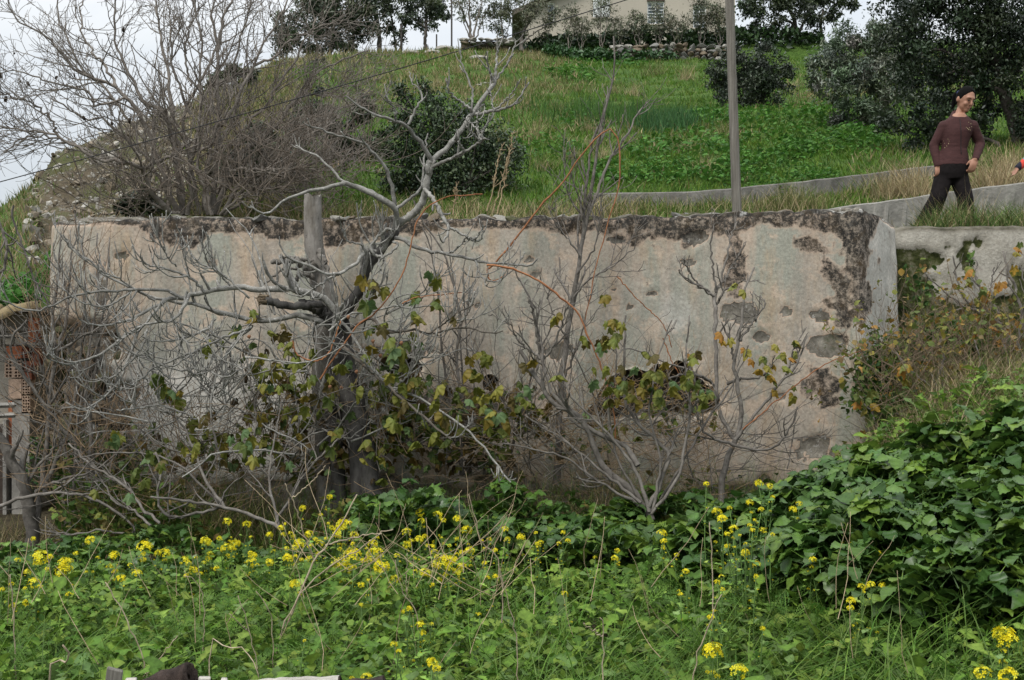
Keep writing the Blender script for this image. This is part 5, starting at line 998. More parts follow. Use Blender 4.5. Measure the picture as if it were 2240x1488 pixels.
for px, py, s_0 in [(1345, 205, .9), (1185, 190, .7), (1160, 130, 1.1), (1270, 128, 1.1), (1230, 122, .9), (925, 108, 1.3), (840, 112, 1.4), (1430, 165, 1.6), (1500, 175, 1.4), (1250, 350, .7), (1290, 290, .8), (1190, 375, .9), (1500, 330, .8), (1430, 270, .8), (1540, 380, .7), (1400, 130, 1.2), (1460, 132, 1.2), (1000, 160, 1.0), (1080, 170, .9), (960, 190, .9), (1100, 240, .8), (1220, 245, .8), (1170, 300, .8), (700, 140, 1.4), (650, 150, 1.2), (760, 180, 1.2), (1320, 350, .8), (1580, 300, .8), (1380, 210, 1.0), (1120, 140, 1.0)]:
    tuft(px, py, s_0, '%s straw tuft %s on the green slope, %s' % ('large' if s_0 > 1.05 else 'small' if s_0 < .85 else 'middling', 'high' if py < 150 else 'halfway up' if py < 270 else 'low', 'behind the bare tree' if px < 800 else 'behind the fig crown' if px < 1130 else 'left of the young tree top' if px < 1240 else 'by the young tree top' if px < 1370 else 'between young tree and pole' if px < 1480 else 'just left of the pole'), 'straw tufts on the slope')
for px, py, Y, s_0 in [(1960, 425, 13.8, 1.1), (1985, 430, 13.6, 1.2), (2010, 425, 13.7, 1.2), (1930, 430, 13.8, .9), (2025, 440, 13.4, 1.0), (2000, 440, 13.45, 1.0), (1950, 432, 13.6, .9)]:
    tuft(0, 0, s_0, '%s straw tuft %s the girl, left of her' % ('tallest' if s_0 > 1.15 else 'tall' if s_0 > .95 else 'lower', 'touching' if px > 2005 else 'close to' if px > 1980 else 'a step from' if px > 1955 else 'farthest from'), 'straw tufts left of the girl', vg.integers(4), P(px, py, Y))
for px, py, Y, s_0 in [(2160, 412, 13.6, 1.1), (2190, 405, 13.8, 1.3), (2215, 400, 13.9, 1.2), (2240, 395, 14.0, 1.3), (2180, 410, 13.5, .9), (2270, 392, 14.0, 1.2), (2140, 418, 13.7, 1.0), (2205, 395, 14.2, 1.4)]:
    tuft(0, 0, s_0, '%s straw tuft %s, right of the girl' % ('tallest' if s_0 > 1.25 else 'tall' if s_0 > 1.05 else 'lower', 'close to her elbow' if px < 2170 else 'above the path edge' if px < 2200 else 'behind the child hand' if px < 2230 else 'at the right edge'), 'straw tufts right of the girl', vg.integers(4), P(px, py, Y))
for px, py, s_0 in [(1700, 470, .8), (1735, 470, 1.0), (1760, 465, .8), (1720, 462, .9), (1680, 466, .6), (1790, 465, .6)]:
    tuft(px, py, s_0, '%s olive grass tuft on the terrace, %s' % ('tall' if s_0 > .95 else 'middling' if s_0 > .7 else 'small', 'nearer the pole' if px < 1740 else 'nearer the path'), 'olive tufts near the pole', 4)
tg_ = Acc(); n = 9000                # the dry fringe along the head of the wall
y = U(11.2, 13.4, n); pp = U(640, 1960, n); x = px2x(pp, y); gk = fbm(x * 1.2, y * 0.9 + 4, 3)
k1 = np.where(pp < 1360, 0.72, 0.35) + 0.5 * (gk - 0.5); dr = vg.random(n) < k1
hh = np.where(dr, U(.12, .34, n), U(.08, .2, n)) * (0.6 + 0.8 * fbm(x * 2.5, y, 2))
blades(tg_, x, y, hh, 0.007, U(.1, .8, n), np.where(dr[:, None], pal(STRAW + OLIVE[1:2], n), pal(GREEN + OLIVE, n)), 4)
n = 900; pp = U(1980, 2280, n); y = U(10.7, 11.7, n); x = px2x(pp, y); z0_ = np.where(y < 11.3, 2.52, ground_z(x, y)) + .12 * sm((pp - 2000) / 60) * vg.random(n)
blades(tg_, x, y, U(.06, .22, n), 0.008, U(.2, .9, n), np.where((vg.random(n) < .35)[:, None], pal(STRAW, n), pal(OLIVE + GREEN[1:], n)), 4, z=z0_)
n = 2600; pp = U(2000, 2290, n); y = U(10.5, 11.5, n); x = px2x(pp, y)
blades(tg_, x, y, U(.10, .30, n) * (0.6 + .8 * sm((pp - 1990) / 60)), 0.008, U(.2, .9, n), np.where((vg.random(n) < .2)[:, None], pal(STRAW, n), pal([(.09, .15, .035), (.13, .16, .05), (.06, .11, .03)], n)), 4, z=np.where(y < 11.3, 2.54, ground_z(x, y)) + 0 * x)
n = 160; pp = vg.normal(size=n) * 34 + 2090; y = U(11.0, 11.6, n); blades(tg_, px2x(pp, y), y, U(.3, .62, n), 0.005, U(.05, .5, n), pal(STRAW, n), 5, z=np.full(n, 2.56))
n = 700; pp = U(60, 640, n); y = U(11.3, 12.2, n); blades(tg_, px2x(pp, y), y, U(.06, .2, n), 0.008, U(.2, .9, n), pal(OLIVE + STRAW[:2] + GREEN, n), 4)
tag(tg_.build('terrace_grass', MT['straw']), 'dry and green grass fringe growing along the head of the wall', 'grass', kind='stuff')
# tall dry stalks on the terrace
mull = Acc()
for k, (b0, t0_, lab) in enumerate([((1065, 462), (1098, 315), 'first tall dry stalk on the wall terrace right of the big fig'), ((1078, 465), (1126, 285), 'tallest dry stalk on the wall terrace right of the big fig'), ((1088, 468), (1118, 318), 'dry stalk on the wall terrace nearest the orange cane'), ((990, 470), (1000, 405), 'short dry stalk on the terrace close to the fig fork')]):
    w, r = limb([b0, ((b0[0] * .6 + t0_[0] * .4), b0[1] * .6 + t0_[1] * .4 + 5), t0_], 11.7, 11.7, .008, .003, 20, .006); a = Acc(); add_tubes(a, (w[None], r[None]), 5, tint=(.8, .75, .65))
    c_ = sprout(w[None], r[None], 26, .35, 1, (.04, .10), (20, 50), 4, .3, .1, .6, vg, .5, .003); add_tubes(a, c_, 4, .4, tint=(.75, .7, .6)); tag(a.build('dry_stalk', MT['dry_stalk']), lab, 'stalk')

# ---- shrubs and trees with foliage
def tree(name, label, cat, blobs, Y, leaf, n, cols, trunks=(), dY=0.6, base=None, group=None, gap=0.3, bark='dark_bark', twn=0, sub=16, asp=1.0, twr=0.004, mat='ever'):
    b_ = np.array(blobs, float); c = np.array([P(a_, q, Y) for a_, q, _ in b_]); R_ = b_[:, 2] / F * Y
    c[:, 1] += vg.uniform(-dY, dY, len(b_)) * R_.mean() * 1.5
    base = hit(b_[:, 0].mean(), b_[:, 1].max() + 20) if base is None else base
    o = root(name, base, label, cat, group); w = R_ ** 2 / (R_ ** 2).sum(); cc = []; rr = []
    for k in range(len(b_)):
        d = vg.normal(size=(sub, 3)); d /= np.linalg.norm(d, axis=1, keepdims=True)
        cc.append(c[k] + d * R_[k] * vg.uniform(.35, .95, (sub, 1))); rr.append(np.full(sub, R_[k] * gap) * vg.uniform(.6, 1.35, sub))
    cc = np.concatenate(cc); rr = np.concatenate(rr); pw = np.repeat(w, sub) / sub * vg.uniform(.4, 1.6, len(cc)); pw /= pw.sum()
    k = vg.choice(len(cc), n, p=pw); d = vg.normal(size=(n, 3)); pos = cc[k] + d * rr[k][:, None] * 0.62 * np.array([1, 1, .8])
    ti = pal(cols, len(cc), vg, .25)[k] * vg.uniform(.75, 1.25, (n, 1))
    a = Acc(); a.add(*scatter(DIA[0] * np.array([asp, 1, 1]), DIA[1], pos, rotm(U(-np.pi, np.pi, n), vg.normal(size=n) * .8, vg.normal(size=n) * .8), leaf * U(.6, 1.3, n), ti)); a.build('crown', MT[mat], o)
    if len(trunks):
        a = Acc()
        for pts, w0, w1 in trunks:
            wv_, r_ = limb(pts, Y, Y + .1, px_r(w0, Y), px_r(w1, Y), 20, .004 * Y / 10, .06); add_tubes(a, (wv_[None], r_[None]), 7)
        a.build('trunk', MT[bark], o)
    if twn:
        ii = vg.choice(len(cc), twn); st = base + vg.normal(size=(twn, 3)) * np.array([.5, .4, .1]) * R_.mean(); mid = (st + cc[ii]) / 2 + vg.normal(size=(twn, 3)) * .1 * R_.mean(); a = Acc()
        Pq = np.stack([smooth_path([s1, m1, e1], 8) for s1, m1, e1 in zip(st, mid, cc[ii])]); add_tubes(a, (Pq, np.tile(np.linspace(twr * 1.6, twr * .6, 8), (twn, 1))), 4); a.build('limbs', MT[bark], o, kind='stuff')
    return o
DK = [(0.022, 0.036, 0.018), (0.034, 0.052, 0.024), (0.052, 0.072, 0.036), (0.016, 0.026, 0.014)]
GG = [(0.12, 0.15, 0.095), (0.16, 0.19, 0.135), (0.085, 0.11, 0.065), (0.20, 0.22, 0.17)]
OG = [(0.065, 0.085, 0.04), (0.10, 0.115, 0.06), (0.13, 0.14, 0.08)]
PN = [(0.042, 0.058, 0.036), (0.062, 0.08, 0.046), (0.085, 0.105, 0.06)]
YG = [(0.11, 0.125, 0.075), (0.15, 0.16, 0.10), (0.18, 0.18, 0.12), (0.085, 0.10, 0.055)]
tree('carob_tree', 'huge dark evergreen tree overhanging the girl in the top right corner', 'tree', [(2000, 50, 80), (2090, 40, 100), (2210, 50, 110), (1970, 130, 70), (2060, 150, 90), (2000, 235, 66), (1945, 275, 44), (2150, 130, 100), (2240, 160, 90), (2005, 290, 36), (2090, 230, 50), (1940, 40, 60), (2170, -30, 120), (2040, -30, 90), (2330, 60, 140), (2330, 220, 90), (2060, 290, 40), (2180, 225, 55), (2250, 275, 55), (2115, 275, 36), (2300, 300, 66), (2060, 322, 26), (1985, 330, 26), (2160, 300, 30)], 17.5, .062, 56000, DK,
     [([(2262, 440), (2235, 330), (2215, 260), (2195, 200), (2180, 150), (2150, 90), (2100, 20)], 40, 14), ([(2195, 205), (2140, 175), (2100, 140), (2060, 110), (2010, 120), (1990, 135)], 13, 4), ([(2160, 185), (2200, 170), (2240, 140)], 16, 9), ([(2200, 330), (2170, 310), (2120, 290), (2080, 280)], 12, 4), ([(2105, 142), (2080, 160), (2040, 165), (2000, 160)], 6, 2), ([(2110, 150), (2100, 190), (2095, 230)], 5, 2), ([(2230, 160), (2200, 120), (2180, 90)], 8, 3), ([(2260, 250), (2235, 180), (2215, 130), (2205, 100)], 5, 3)], base=hit(2262, 430))
tree('olive_tree', 'grey green olive tree left of the huge dark evergreen', 'tree', [(1850, 105, 52), (1800, 140, 36), (1890, 160, 64), (1830, 195, 48), (1900, 225, 52), (1785, 180, 26), (1940, 110, 52), (1950, 190, 56), (1870, 90, 30), (1910, 75, 34), (1890, 285, 36), (1930, 250, 44), (1845, 250, 34)], 21, .085, 22000, GG, [([(1880, 330), (1885, 250), (1870, 180)], 12, 5)], asp=.6)
tree('green_shrub', 'rounded grey green evergreen shrub on the slope behind the wooden pole', 'shrub', [(1640, 160, 56), (1585, 170, 42), (1700, 165, 42), (1610, 130, 34), (1675, 130, 36), (1640, 200, 48), (1590, 205, 30), (1690, 205, 34), (1560, 160, 22), (1725, 150, 22)], hit(1640, 238)[1], .065, 15000, [(0.045, 0.06, 0.036), (0.065, 0.085, 0.052), (0.03, 0.042, 0.026)], twn=30, twr=.01, base=hit(1640, 232))
tree('dark_bush', 'big dark evergreen bush behind the wall and the fig crown', 'bush', [(1000, 330, 80), (930, 300, 62), (1080, 320, 56), (880, 265, 40), (960, 390, 70), (1060, 395, 60), (900, 380, 56), (1110, 370, 36), (1020, 270, 44), (960, 250, 36), (885, 215, 20), (932, 205, 18), (875, 195, 14), (925, 185, 12), (1000, 430, 50), (1090, 430, 40), (920, 430, 44), (1125, 330, 24), (850, 330, 30), (860, 400, 30)], 14.3, .05, 24000, [(0.034, 0.056, 0.026), (0.052, 0.08, 0.034), (0.024, 0.04, 0.018), (0.08, 0.11, 0.05)], twn=60, twr=.006, gap=.6, base=hit(1000, 425))
for k, (lab, bl, Y, n_, cols) in enumerate([('scrubby dark bush behind the bare tree at the foot of the hill', [(700, 250, 44), (650, 275, 44), (745, 300, 50), (800, 250, 36), (770, 350, 50), (690, 350, 50), (820, 320, 40)], 17, 8000, DK + OG), ('dark thicket behind the stems of the many-stemmed bare tree', [(560, 300, 44), (520, 360, 44), (600, 360, 50), (480, 400, 40), (560, 420, 44), (640, 400, 40)], 15, 6500, DK + OG[:1]),
                                            ('small dark bush left of the many-stemmed bare tree foot', [(300, 440, 24), (335, 452, 22), (275, 455, 16), (320, 425, 14)], 13.5, 1500, OG + DK), ('small bush on the skyline between the bluff and the pine', [(480, 180, 22), (510, 160, 20), (545, 165, 18), (460, 200, 16)], 29, 1600, OG + PN), ('low scrub on the ridge below the big pine', [(620, 150, 26), (660, 165, 22), (590, 170, 20), (700, 150, 20), (640, 195, 26), (560, 210, 24)], 33, 2600, OG + PN)]):
    tree('bush', lab, 'bush', bl, Y, .075 if Y < 20 else .13, n_, cols, twn=30, twr=.008)
tree('pine_tree', 'big rounded dark pine at the left end of the ridge', 'tree', [(640, 75, 46), (690, 40, 54), (750, 15, 54), (720, 80, 44), (785, 60, 36), (620, 105, 22), (680, 100, 30), (800, 20, 40), (760, 100, 26), (700, -10, 50), (820, 70, 20)], 43, .13, 17000, PN, [([(830, 125), (828, 60), (810, 0)], 13, 6), ([(720, 130), (730, 60), (740, 0)], 12, 6), ([(770, 128), (775, 60), (780, 20)], 8, 5)], base=hit(760, 121, y1=45), gap=.34)
tree('pine_tree', 'pine with a clear bare trunk right of the big rounded pine', 'tree', [(855, 15, 32), (900, 5, 34), (940, 22, 30), (962, 5, 32), (920, 50, 22), (850, 60, 18), (975, 38, 14), (880, 82, 14), (890, 40, 20), (950, 62, 12), (865, 95, 10)], 43.5, .12, 6600, PN, [([(930, 112), (931, 60), (934, 0)], 9, 6), ([(866, 116), (860, 60), (852, 10)], 5, 3), ([(872, 116), (885, 60), (895, 20)], 4, 3), ([(930, 60), (905, 40), (890, 20)], 4, 2), ([(931, 50), (950, 40), (965, 30)], 4, 2)], base=hit(930, 110, y1=45), gap=.36)
tree('gum_tree', 'thin fan-shaped tree with several pale stems in the sky gap on the ridge', 'tree', [(1000, 10, 22), (1030, 5, 26), (1060, 20, 22), (1010, 40, 14), (1050, 50, 14), (1035, 30, 18), (1070, -5, 20)], 43.5, .13, 1100, YG, [([(1032, 104), (1025, 60), (1005, 10), (1000, -20)], 6, 2), ([(1032, 104), (1028, 50), (1026, 0)], 8, 3), ([(1033, 104), (1040, 60), (1052, 10), (1056, -20)], 6, 2), ([(1034, 100), (1050, 60), (1070, 10)], 4, 2), ([(1030, 90), (1015, 50), (1010, 20)], 3, 2)], base=hit(1032, 108, y1=45), gap=.45, bark='tree_bark', asp=.6)
tree('gum_tree', 'sparse grey green tree between the fan-shaped tree and the pale house', 'tree', [(1090, 15, 26), (1110, 40, 22), (1085, 55, 18), (1120, 10, 22), (1100, 70, 12), (1075, 30, 14)], 43.5, .13, 2000, YG + PN[2:], [([(1100, 108), (1098, 60), (1095, 10)], 4, 2), ([(1105, 108), (1112, 60), (1125, 20)], 3, 2)], base=hit(1100, 112, y1=45), gap=.42, bark='tree_bark', asp=.6)
tree('gum_tree', 'leafy olive toned tree before the left corner of the pale house', 'tree', [(1150, 40, 28), (1175, 20, 26), (1200, 45, 22), (1140, 70, 16), (1190, 70, 16), (1160, 5, 22), (1215, 25, 14)], 43.5, .13, 2200, YG, [([(1140, 112), (1142, 80), (1155, 50), (1180, 20)], 10, 3), ([(1143, 95), (1165, 75), (1195, 55)], 5, 2)], base=hit(1140, 114, y1=45), gap=.42, bark='tree_bark', asp=.6)
for k, (px, hh_, n_, lab) in enumerate([(1246, 80, 420, 'first slim young tree from the left in the row before the pale house'), (1272, 62, 300, 'second slim young tree from the left in the row before the pale house'), (1316, 95, 520, 'third slim young tree, before the house window with white shutters'), (1352, 60, 320, 'fourth slim young tree from the left in the row before the pale house'), (1395, 70, 420, 'fifth slim young tree, beside the small dark block'), (1440, 80, 520, 'sixth slim young tree, before the middle of the pale facade'), (1482, 62, 360, 'seventh slim young tree from the left in the row before the pale house'), (1535, 92, 800, 'bushiest young tree of the row, left of the wooden pole'), (1574, 80, 700, 'last young tree of the row, touching the wooden pole')]):
    by = 118; hh_ *= 1.22; tree('young_gum', lab, 'tree', [(px, by - hh_ * .85, hh_ * .22), (px - 14, by - hh_ * .7, hh_ * .2), (px + 15, by - hh_ * .74, hh_ * .2), (px + 4, by - hh_ * .55, hh_ * .15), (px - 8, by - hh_ * 1.02, hh_ * .15), (px + 10, by - hh_ * .98, hh_ * .13)], 43.0, .12, int(n_ * 2.0), YG, [([(px, by + 8), (px + U(-4, 4), by - hh_ * .4), (px + U(-8, 8), by - hh_)], 2.6, 1.2), ([(px, by - 10), (px + 8, by - hh_ * .4), (px + 14, by - hh_ * .75)], 1.8, 1), ([(px, by - 6), (px - 7, by - hh_ * .4), (px - 12, by - hh_ * .75)], 1.8, 1)], base=P(px, by + 8, 43), gap=.5, bark='tree_bark', asp=.5, sub=8, group='young trees in a row before the house')
tree('spreading_tree', 'spreading tree with dark trunk and airy crown on the ridge right of the pole', 'tree', [(1640, 20, 30), (1690, 5, 42), (1740, 15, 40), (1790, 5, 42), (1840, 0, 30), (1655, 55, 20), (1700, 50, 22), (1780, 45, 22), (1720, 70, 16), (1640, 85, 16), (1690, 88, 14), (1820, 30, 20), (1865, 10, 16), (1670, 75, 14)], 44, .14, 10000, PN + OG[:1], [([(1748, 122), (1745, 80), (1738, 50), (1725, 10)], 15, 7), ([(1745, 75), (1765, 40), (1790, 10)], 8, 4), ([(1742, 60), (1715, 40), (1685, 20)], 7, 3), ([(1740, 70), (1690, 70), (1650, 80)], 4, 2), ([(1800, 110), (1795, 60), (1800, 20)], 9, 5)], base=hit(1748, 126, y1=45), gap=.36)
hed = Acc(); n = 5200; pp = U(1010, 1800, n); y = U(43.2, 44.6, n); x = px2x(pp, y); z = np.interp(pp, [1010, 1130, 1200, 1400, 1600, 1800], [.15, .25, .5, .75, .85, .6]) * vg.random(n) ** .7 * (0.6 + .8 * fbm(x * .8, y * 0, 3))
put(hed, [DIA], np.stack([x, y, ground_z(x, y) - .15 + z], -1), U(-np.pi, np.pi, n), vg.normal(size=n) * .7, vg.normal(size=n) * .7, U(.16, .32, n), pal([(0.03, 0.06, 0.02), (0.045, 0.085, 0.028), (0.022, 0.04, 0.016)], n))
n = 1800; pp = U(1190, 1480, n); y = U(41.2, 42.0, n); x = px2x(pp, y); put(hed, [DIA], np.stack([x, y, ground_z(x, y) + .35 * vg.random(n)], -1), U(-np.pi, np.pi, n), vg.normal(size=n) * .7, vg.normal(size=n) * .7, U(.14, .26, n), pal([(0.03, 0.075, 0.022), (0.045, 0.10, 0.03)], n))
tag(hed.build('creeping_ivy', MT['ever']), 'dark green creepers along the crest below the house', 'creeper', kind='stuff')

# ---------------------------------------------------------------- weeds of the foreground
def canopy(x, y):                    # height of the leaf mass over the soil
    return 0.10 + 0.34 * fbm(x * 1.1 + 31, y * 1.1 + 7, 4) + 0.10 * sm((5.0 - y) / 1.6)
def alex_zone(px, y):                # where the broad glossy leaves stand
    lo = np.interp(px, [1380, 1500, 1750, 1950, 2240, 2400], [7.4, 6.6, 5.7, 5.15, 4.9, 4.8]); hi = np.interp(px, [1380, 1500, 1740, 1900, 2080, 2240, 2400], [8.3, 8.0, 7.2, 6.7, 6.5, 6.4, 6.3])
    a = (px > 1380) & (y > lo) & (y < hi)
    b = (px > 770) & (px < 1560) & (y > 7.3) & (y < 8.7)
    c = (px < 700) & (y > 6.9) & (y < 7.9)
    return a, b, c
al = root('leafy_weed_patch', (2.0, 6.6, float(ground_z(2.0, 6.6))), 'mound of broad glossy dark green serrated leaves filling the lower right', 'plants')
al2 = root('leafy_weed_patch', (0.2, 8.1, float(ground_z(0.2, 8.1))), 'mound of broad glossy leaves below the fig between trunk and sprawling bush', 'plants')
al3 = root('leafy_weed_patch', (-2.2, 7.4, float(ground_z(-2.2, 7.4))), 'low dark band of broad leaves along the left behind the mustard', 'plants')
ALCOL = [(0.056, 0.116, 0.020), (0.078, 0.146, 0.024), (0.038, 0.086, 0.018), (0.12, 0.19, 0.028), (0.06, 0.11, 0.03)]
ALM = [newmesh('leaf', TRIH[k % 5][0], TRIH[k % 5][1], MT['leaf_gloss'], np.array(ALCOL[(k * 3) % 5]) * (1 + .15 * (k % 3 - 1)) * VTH[k % 5]) for k in range(10)]
def mound(x, y): return fbm(x * 1.9 + 3, y * 1.9 + 11, 3)
def alex(rt, x, y, H, nparts, size):
    n = len(x); m_ = mound(x, y); q = vg.random(n) ** 0.45
    h = H * (0.35 + 1.05 * m_) * q; z = ground_z(x, y) + h
    e = 0.04; gx = (mound(x + e, y) - m_) / e; gy = (mound(x, y + e) - m_) / e
    yaw = np.where(vg.random(n) < .72, np.arctan2(gx, -(gy) - 0.5) + np.pi + vg.normal(size=n) * .8, U(-np.pi, np.pi, n))
    pitch = -0.15 - .25 * vg.random(n) + vg.normal(size=n) * .22; roll = vg.normal(size=n) * .28; s = U(*size, n)
    pos = np.stack([x, y, z], -1); top = np.argsort(-(q * (1.2 - .06 * y)) + 9 * ((pxof(x, y) > 2250) | (pxof(x, y) < -10)))[:nparts]; Mx = rotm(yaw, pitch, roll); isp = np.zeros(n, bool); isp[top] = True
    rl = np.array(rloc(rt))
    for k in top: link('leaf', ALM[vg.integers(10)], rt, M4(Mx[k], pos[k] - rl, s[k]))
    a = Acc(); mm = ~isp; put(a, TRI, pos[mm], yaw[mm], pitch[mm], roll[mm], s[mm], pal(ALCOL, mm.sum())); a.build('leaves', MT['leaf_gloss'], rt, kind='stuff')
n = 10500; y = U(4.7, 8.4, n); x = px2x(U(1380, 2680, n), y); a_, b_, c_ = alex_zone(pxof(x, y), y); x, y = x[a_], y[a_]; alex(al, x[:4700], y[:4700], .50, 300, (.066, .115))
n = 1700; y = U(7.3, 8.7, n); x = px2x(U(770, 1560, n), y); alex(al2, x, y, .62, 240, (.06, .10))
n = 1100; y = U(6.9, 7.9, n); x = px2x(U(-60, 720, n), y); alex(al3, x, y, .36, 160, (.05, .075))
fw = Acc()                           # ragged mustard leaves, all over the front
n = 13500; y = U(3.2, 7.6, n); x = px2x(UP(n), y); a_, b_, c_ = alex_zone(pxof(x, y), y); kp = ~(a_ & (vg.random(n) < .93)) ; x, y = x[kp], y[kp]; n = len(x)
q = vg.random(n) ** .6; cn = canopy(x, y); pos = np.stack([x, y, ground_z(x, y) + cn * q], -1)
MC = [(0.105, 0.19, 0.026), (0.135, 0.22, 0.032), (0.075, 0.145, 0.024), (0.17, 0.25, 0.042), (0.115, 0.18, 0.055)]
put(fw, LOB, pos, U(-np.pi, np.pi, n), vg.normal(size=n) * .5 + .15, vg.normal(size=n) * .4, U(.055, .14, n), pal(MC, n))
n = 17000; y = U(3.2, 7.4, n); x = px2x(UP(n), y); a_, b_, c_ = alex_zone(pxof(x, y), y); x, y = x[~a_], y[~a_]; n = len(x)
put(fw, [RND], np.stack([x, y, ground_z(x, y) + canopy(x, y) * vg.random(n) ** .5 * 1.05], -1), U(-np.pi, np.pi, n), vg.normal(size=n) * .6, vg.normal(size=n) * .5, U(.02, .045, n), pal(MC + GREEN, n))
tag(fw.build('mustard_foliage', MT['leaf_soft']), 'ragged green mustard and weed leaves covering the foreground', 'foliage', kind='stuff')
n = 5200; y = U(3.3, 7.5, n); x = px2x(UP(n), y); ffm = fbm(x * .8 + 50, y * .8, 3) > .52; x, y = x[ffm], y[ffm]; n = len(x); fe = Acc()
put(fe, FEA, np.stack([x, y, ground_z(x, y) + canopy(x, y) * U(.5, 1.1, n)], -1), U(-np.pi, np.pi, n), U(-.2, .9, n), vg.normal(size=n) * .3, U(.10, .2, n), pal([(0.075, 0.15, 0.024), (0.10, 0.185, 0.03), (0.06, 0.12, 0.02)], n))
tag(fe.build('feathery_weeds', MT['leaf_soft']), 'feathery green weed foliage between the mustard plants', 'foliage', kind='stuff')
fg = Acc(); n = 8000; y = U(3.3, 6.6, n); pp = UP(n); x = px2x(pp, y); den = sm((pp - 1000) / 500) * sm((6.2 - y) / 1.0) + .22; den *= fbm(x * 1.6, y * 1.6 + 20, 3) * 2; den *= 1.7; kp = vg.random(n) < den; a_, b_, c_ = alex_zone(pp, y); kp &= ~a_; x, y = x[kp], y[kp]; n = len(x)
blades(fg, x, y, U(.32, .62, n), U(.006, .012, n), U(.4, 1.15, n), pal([(.085, .17, .022), (.115, .20, .03), (.13, .20, .05), (.065, .135, .02)], n), 7)
n = 2600; y = U(8.3, 9.35, n); pp = np.clip(vg.normal(size=n) * 100 + 1640, 1420, 1880); blades(fg, px2x(pp, y), y, U(.2, .5, n), .006, U(.2, .9, n), pal(GREEN + OLIVE[:1], n), 5)
n = 1300; y = U(8.4, 9.3, n); pp = U(440, 1100, n); blades(fg, px2x(pp, y), y, U(.12, .36, n), .006, U(.2, .9, n), pal(GREEN + OLIVE, n), 4)
tag(fg.build('long_grass', MT['blade']), 'long arching green grass blades in the foreground and at the wall foot', 'grass', kind='stuff')
# dry grass on the right bank and at the left wall foot
bk = Acc(); n = 16500; y = U(6.2, 10.2, n); pp = U(1700, 2700, n); x = px2x(pp, y); kp = (pp > np.interp(y, [6.2, 7.0, 7.6, 9.0, 9.7, 10.2], [2100, 1850, 1800, 1870, 1945, 1990])); x, y = x[kp], y[kp]; n = len(x)
dr = vg.random(n) < .78; blades(bk, x, y, U(.12, .46, n), .005, U(.2, 1.1, n), np.where(dr[:, None], pal(STRAW + OLIVE[1:2], n) * .85, pal(GREEN + OLIVE, n)), 5)
n = 2600; y = U(8.0, 9.3, n); pp = U(-40, 420, n); x = px2x(pp, y); blades(bk, x, y, U(.08, .26, n), .005, U(.2, 1.0, n), pal(STRAW[1:] + [(.16, .11, .06)] + OLIVE, n) * .8, 4)
n = 4600; y = U(8.5, 9.35, n); pp = U(860, 1600, n); x = px2x(pp, y); blades(bk, x, y, U(.15, .62, n) * (.5 + fbm(x * 2, y * 2, 2)), .004, U(.2, 1.0, n), pal(STRAW, n) * .8, 4)
n = 5200; y = U(8.55, 9.36, n); pp = U(180, 1740, n); x = px2x(pp, y); kp = vg.random(n) < .25 + fbm(x * 1.8 + 5, y * 1.2, 3); x, y = x[kp], y[kp]; n = len(x); blades(bk, x, y, U(.3, .85, n) * (.55 + .7 * fbm(x * 1.3, y, 2)), .0055, U(.1, .8, n), np.where((vg.random(n) < .55)[:, None], pal(STRAW[:2] + OLIVE + [(.2, .15, .08)], n), pal(GREEN + OLIVE, n)), 5)
n = 1600; pp = U(1290, 1970, n); y = np.interp(pp, [1290, 1640, 1760, 1970], [13.45, 13.5, 13.7, 14.3]) - U(0, .35, n); x = px2x(pp, y); blades(bk, x, y, U(.08, .36, n) * (.4 + fbm(x * 2.2, y, 2)), .007, U(.1, .8, n), np.where((vg.random(n) < .6)[:, None], pal(STRAW + OLIVE, n), pal(GREEN, n)), 4)
n = 700; pp = U(1780, 2020, n); y = U(12.0, 12.5, n); x = px2x(pp, y); blades(bk, x, y, U(.06, .26, n), .007, U(.1, .8, n), np.where((vg.random(n) < .5)[:, None], pal(STRAW + OLIVE, n), pal(GREEN, n)), 4)
tag(bk.build('dry_grass', MT['straw']), 'dry tangled grass on the bank below the retaining wall and along the wall foot', 'grass', kind='stuff')
iv = Acc()
for (c0, rx, ry, n_, Y0) in [((1930, 800), 40, 50, 900, 9.3), ((1960, 770), 26, 30, 200, 9.6), ((2060, 720), 60, 22, 420, 10.0), ((1900, 860), 40, 40, 260, 9.0), ((2000, 900), 80, 40, 600, 8.6), ((2140, 760), 80, 30, 600, 9.4), ((2010, 650), 30, 70, 90, 10.15), ((2120, 580), 10, 30, 40, 10.2)]:
    pp, q = c0[0] + vg.normal(size=n_) * rx * .6, c0[1] + vg.normal(size=n_) * ry * .6; yy = Y0 + vg.normal(size=n_) * .12; pos = np.array([(pp - 1120) / F * yy, yy, CZ + (744 - q) / F * yy]).T
    pos[:, 2] = np.maximum(pos[:, 2], ground_z(pos[:, 0], pos[:, 1]) + .02); put(iv, [RND], pos, U(-np.pi, np.pi, n_), vg.normal(size=n_) * .6 - .6, vg.normal(size=n_) * .5, U(.03, .06, n_), pal([(0.05, 0.10, 0.025), (0.08, 0.14, 0.03), (0.11, 0.14, 0.035), (0.035, 0.075, 0.02)], n_))
br2 = root('dry_bush', P(2080, 860, 8.4), 'dry yellowing bush of thin stems on the bank under the mossy wall', 'bush'); a = Acc(); gb2 = np.random.default_rng(61)
qq = tangle(a, 330, 1890, 2290, 760, 960, 8.7, .7, (.3, .8), (.0015, .003), gb2, .5, .14, 8, (-1.4, 1.4), 0, (1.1, .9, .7)); cc_ = sprout(*qq, 3, .3, 1, (.08, .22), (25, 60), 5, .4, .13, .7, gb2, .5, .0012); add_tubes(a, cc_, 4, 0, (1.1, .9, .7), gb2); a.build('stems', MT['twig_bark'], br2, kind='stuff')
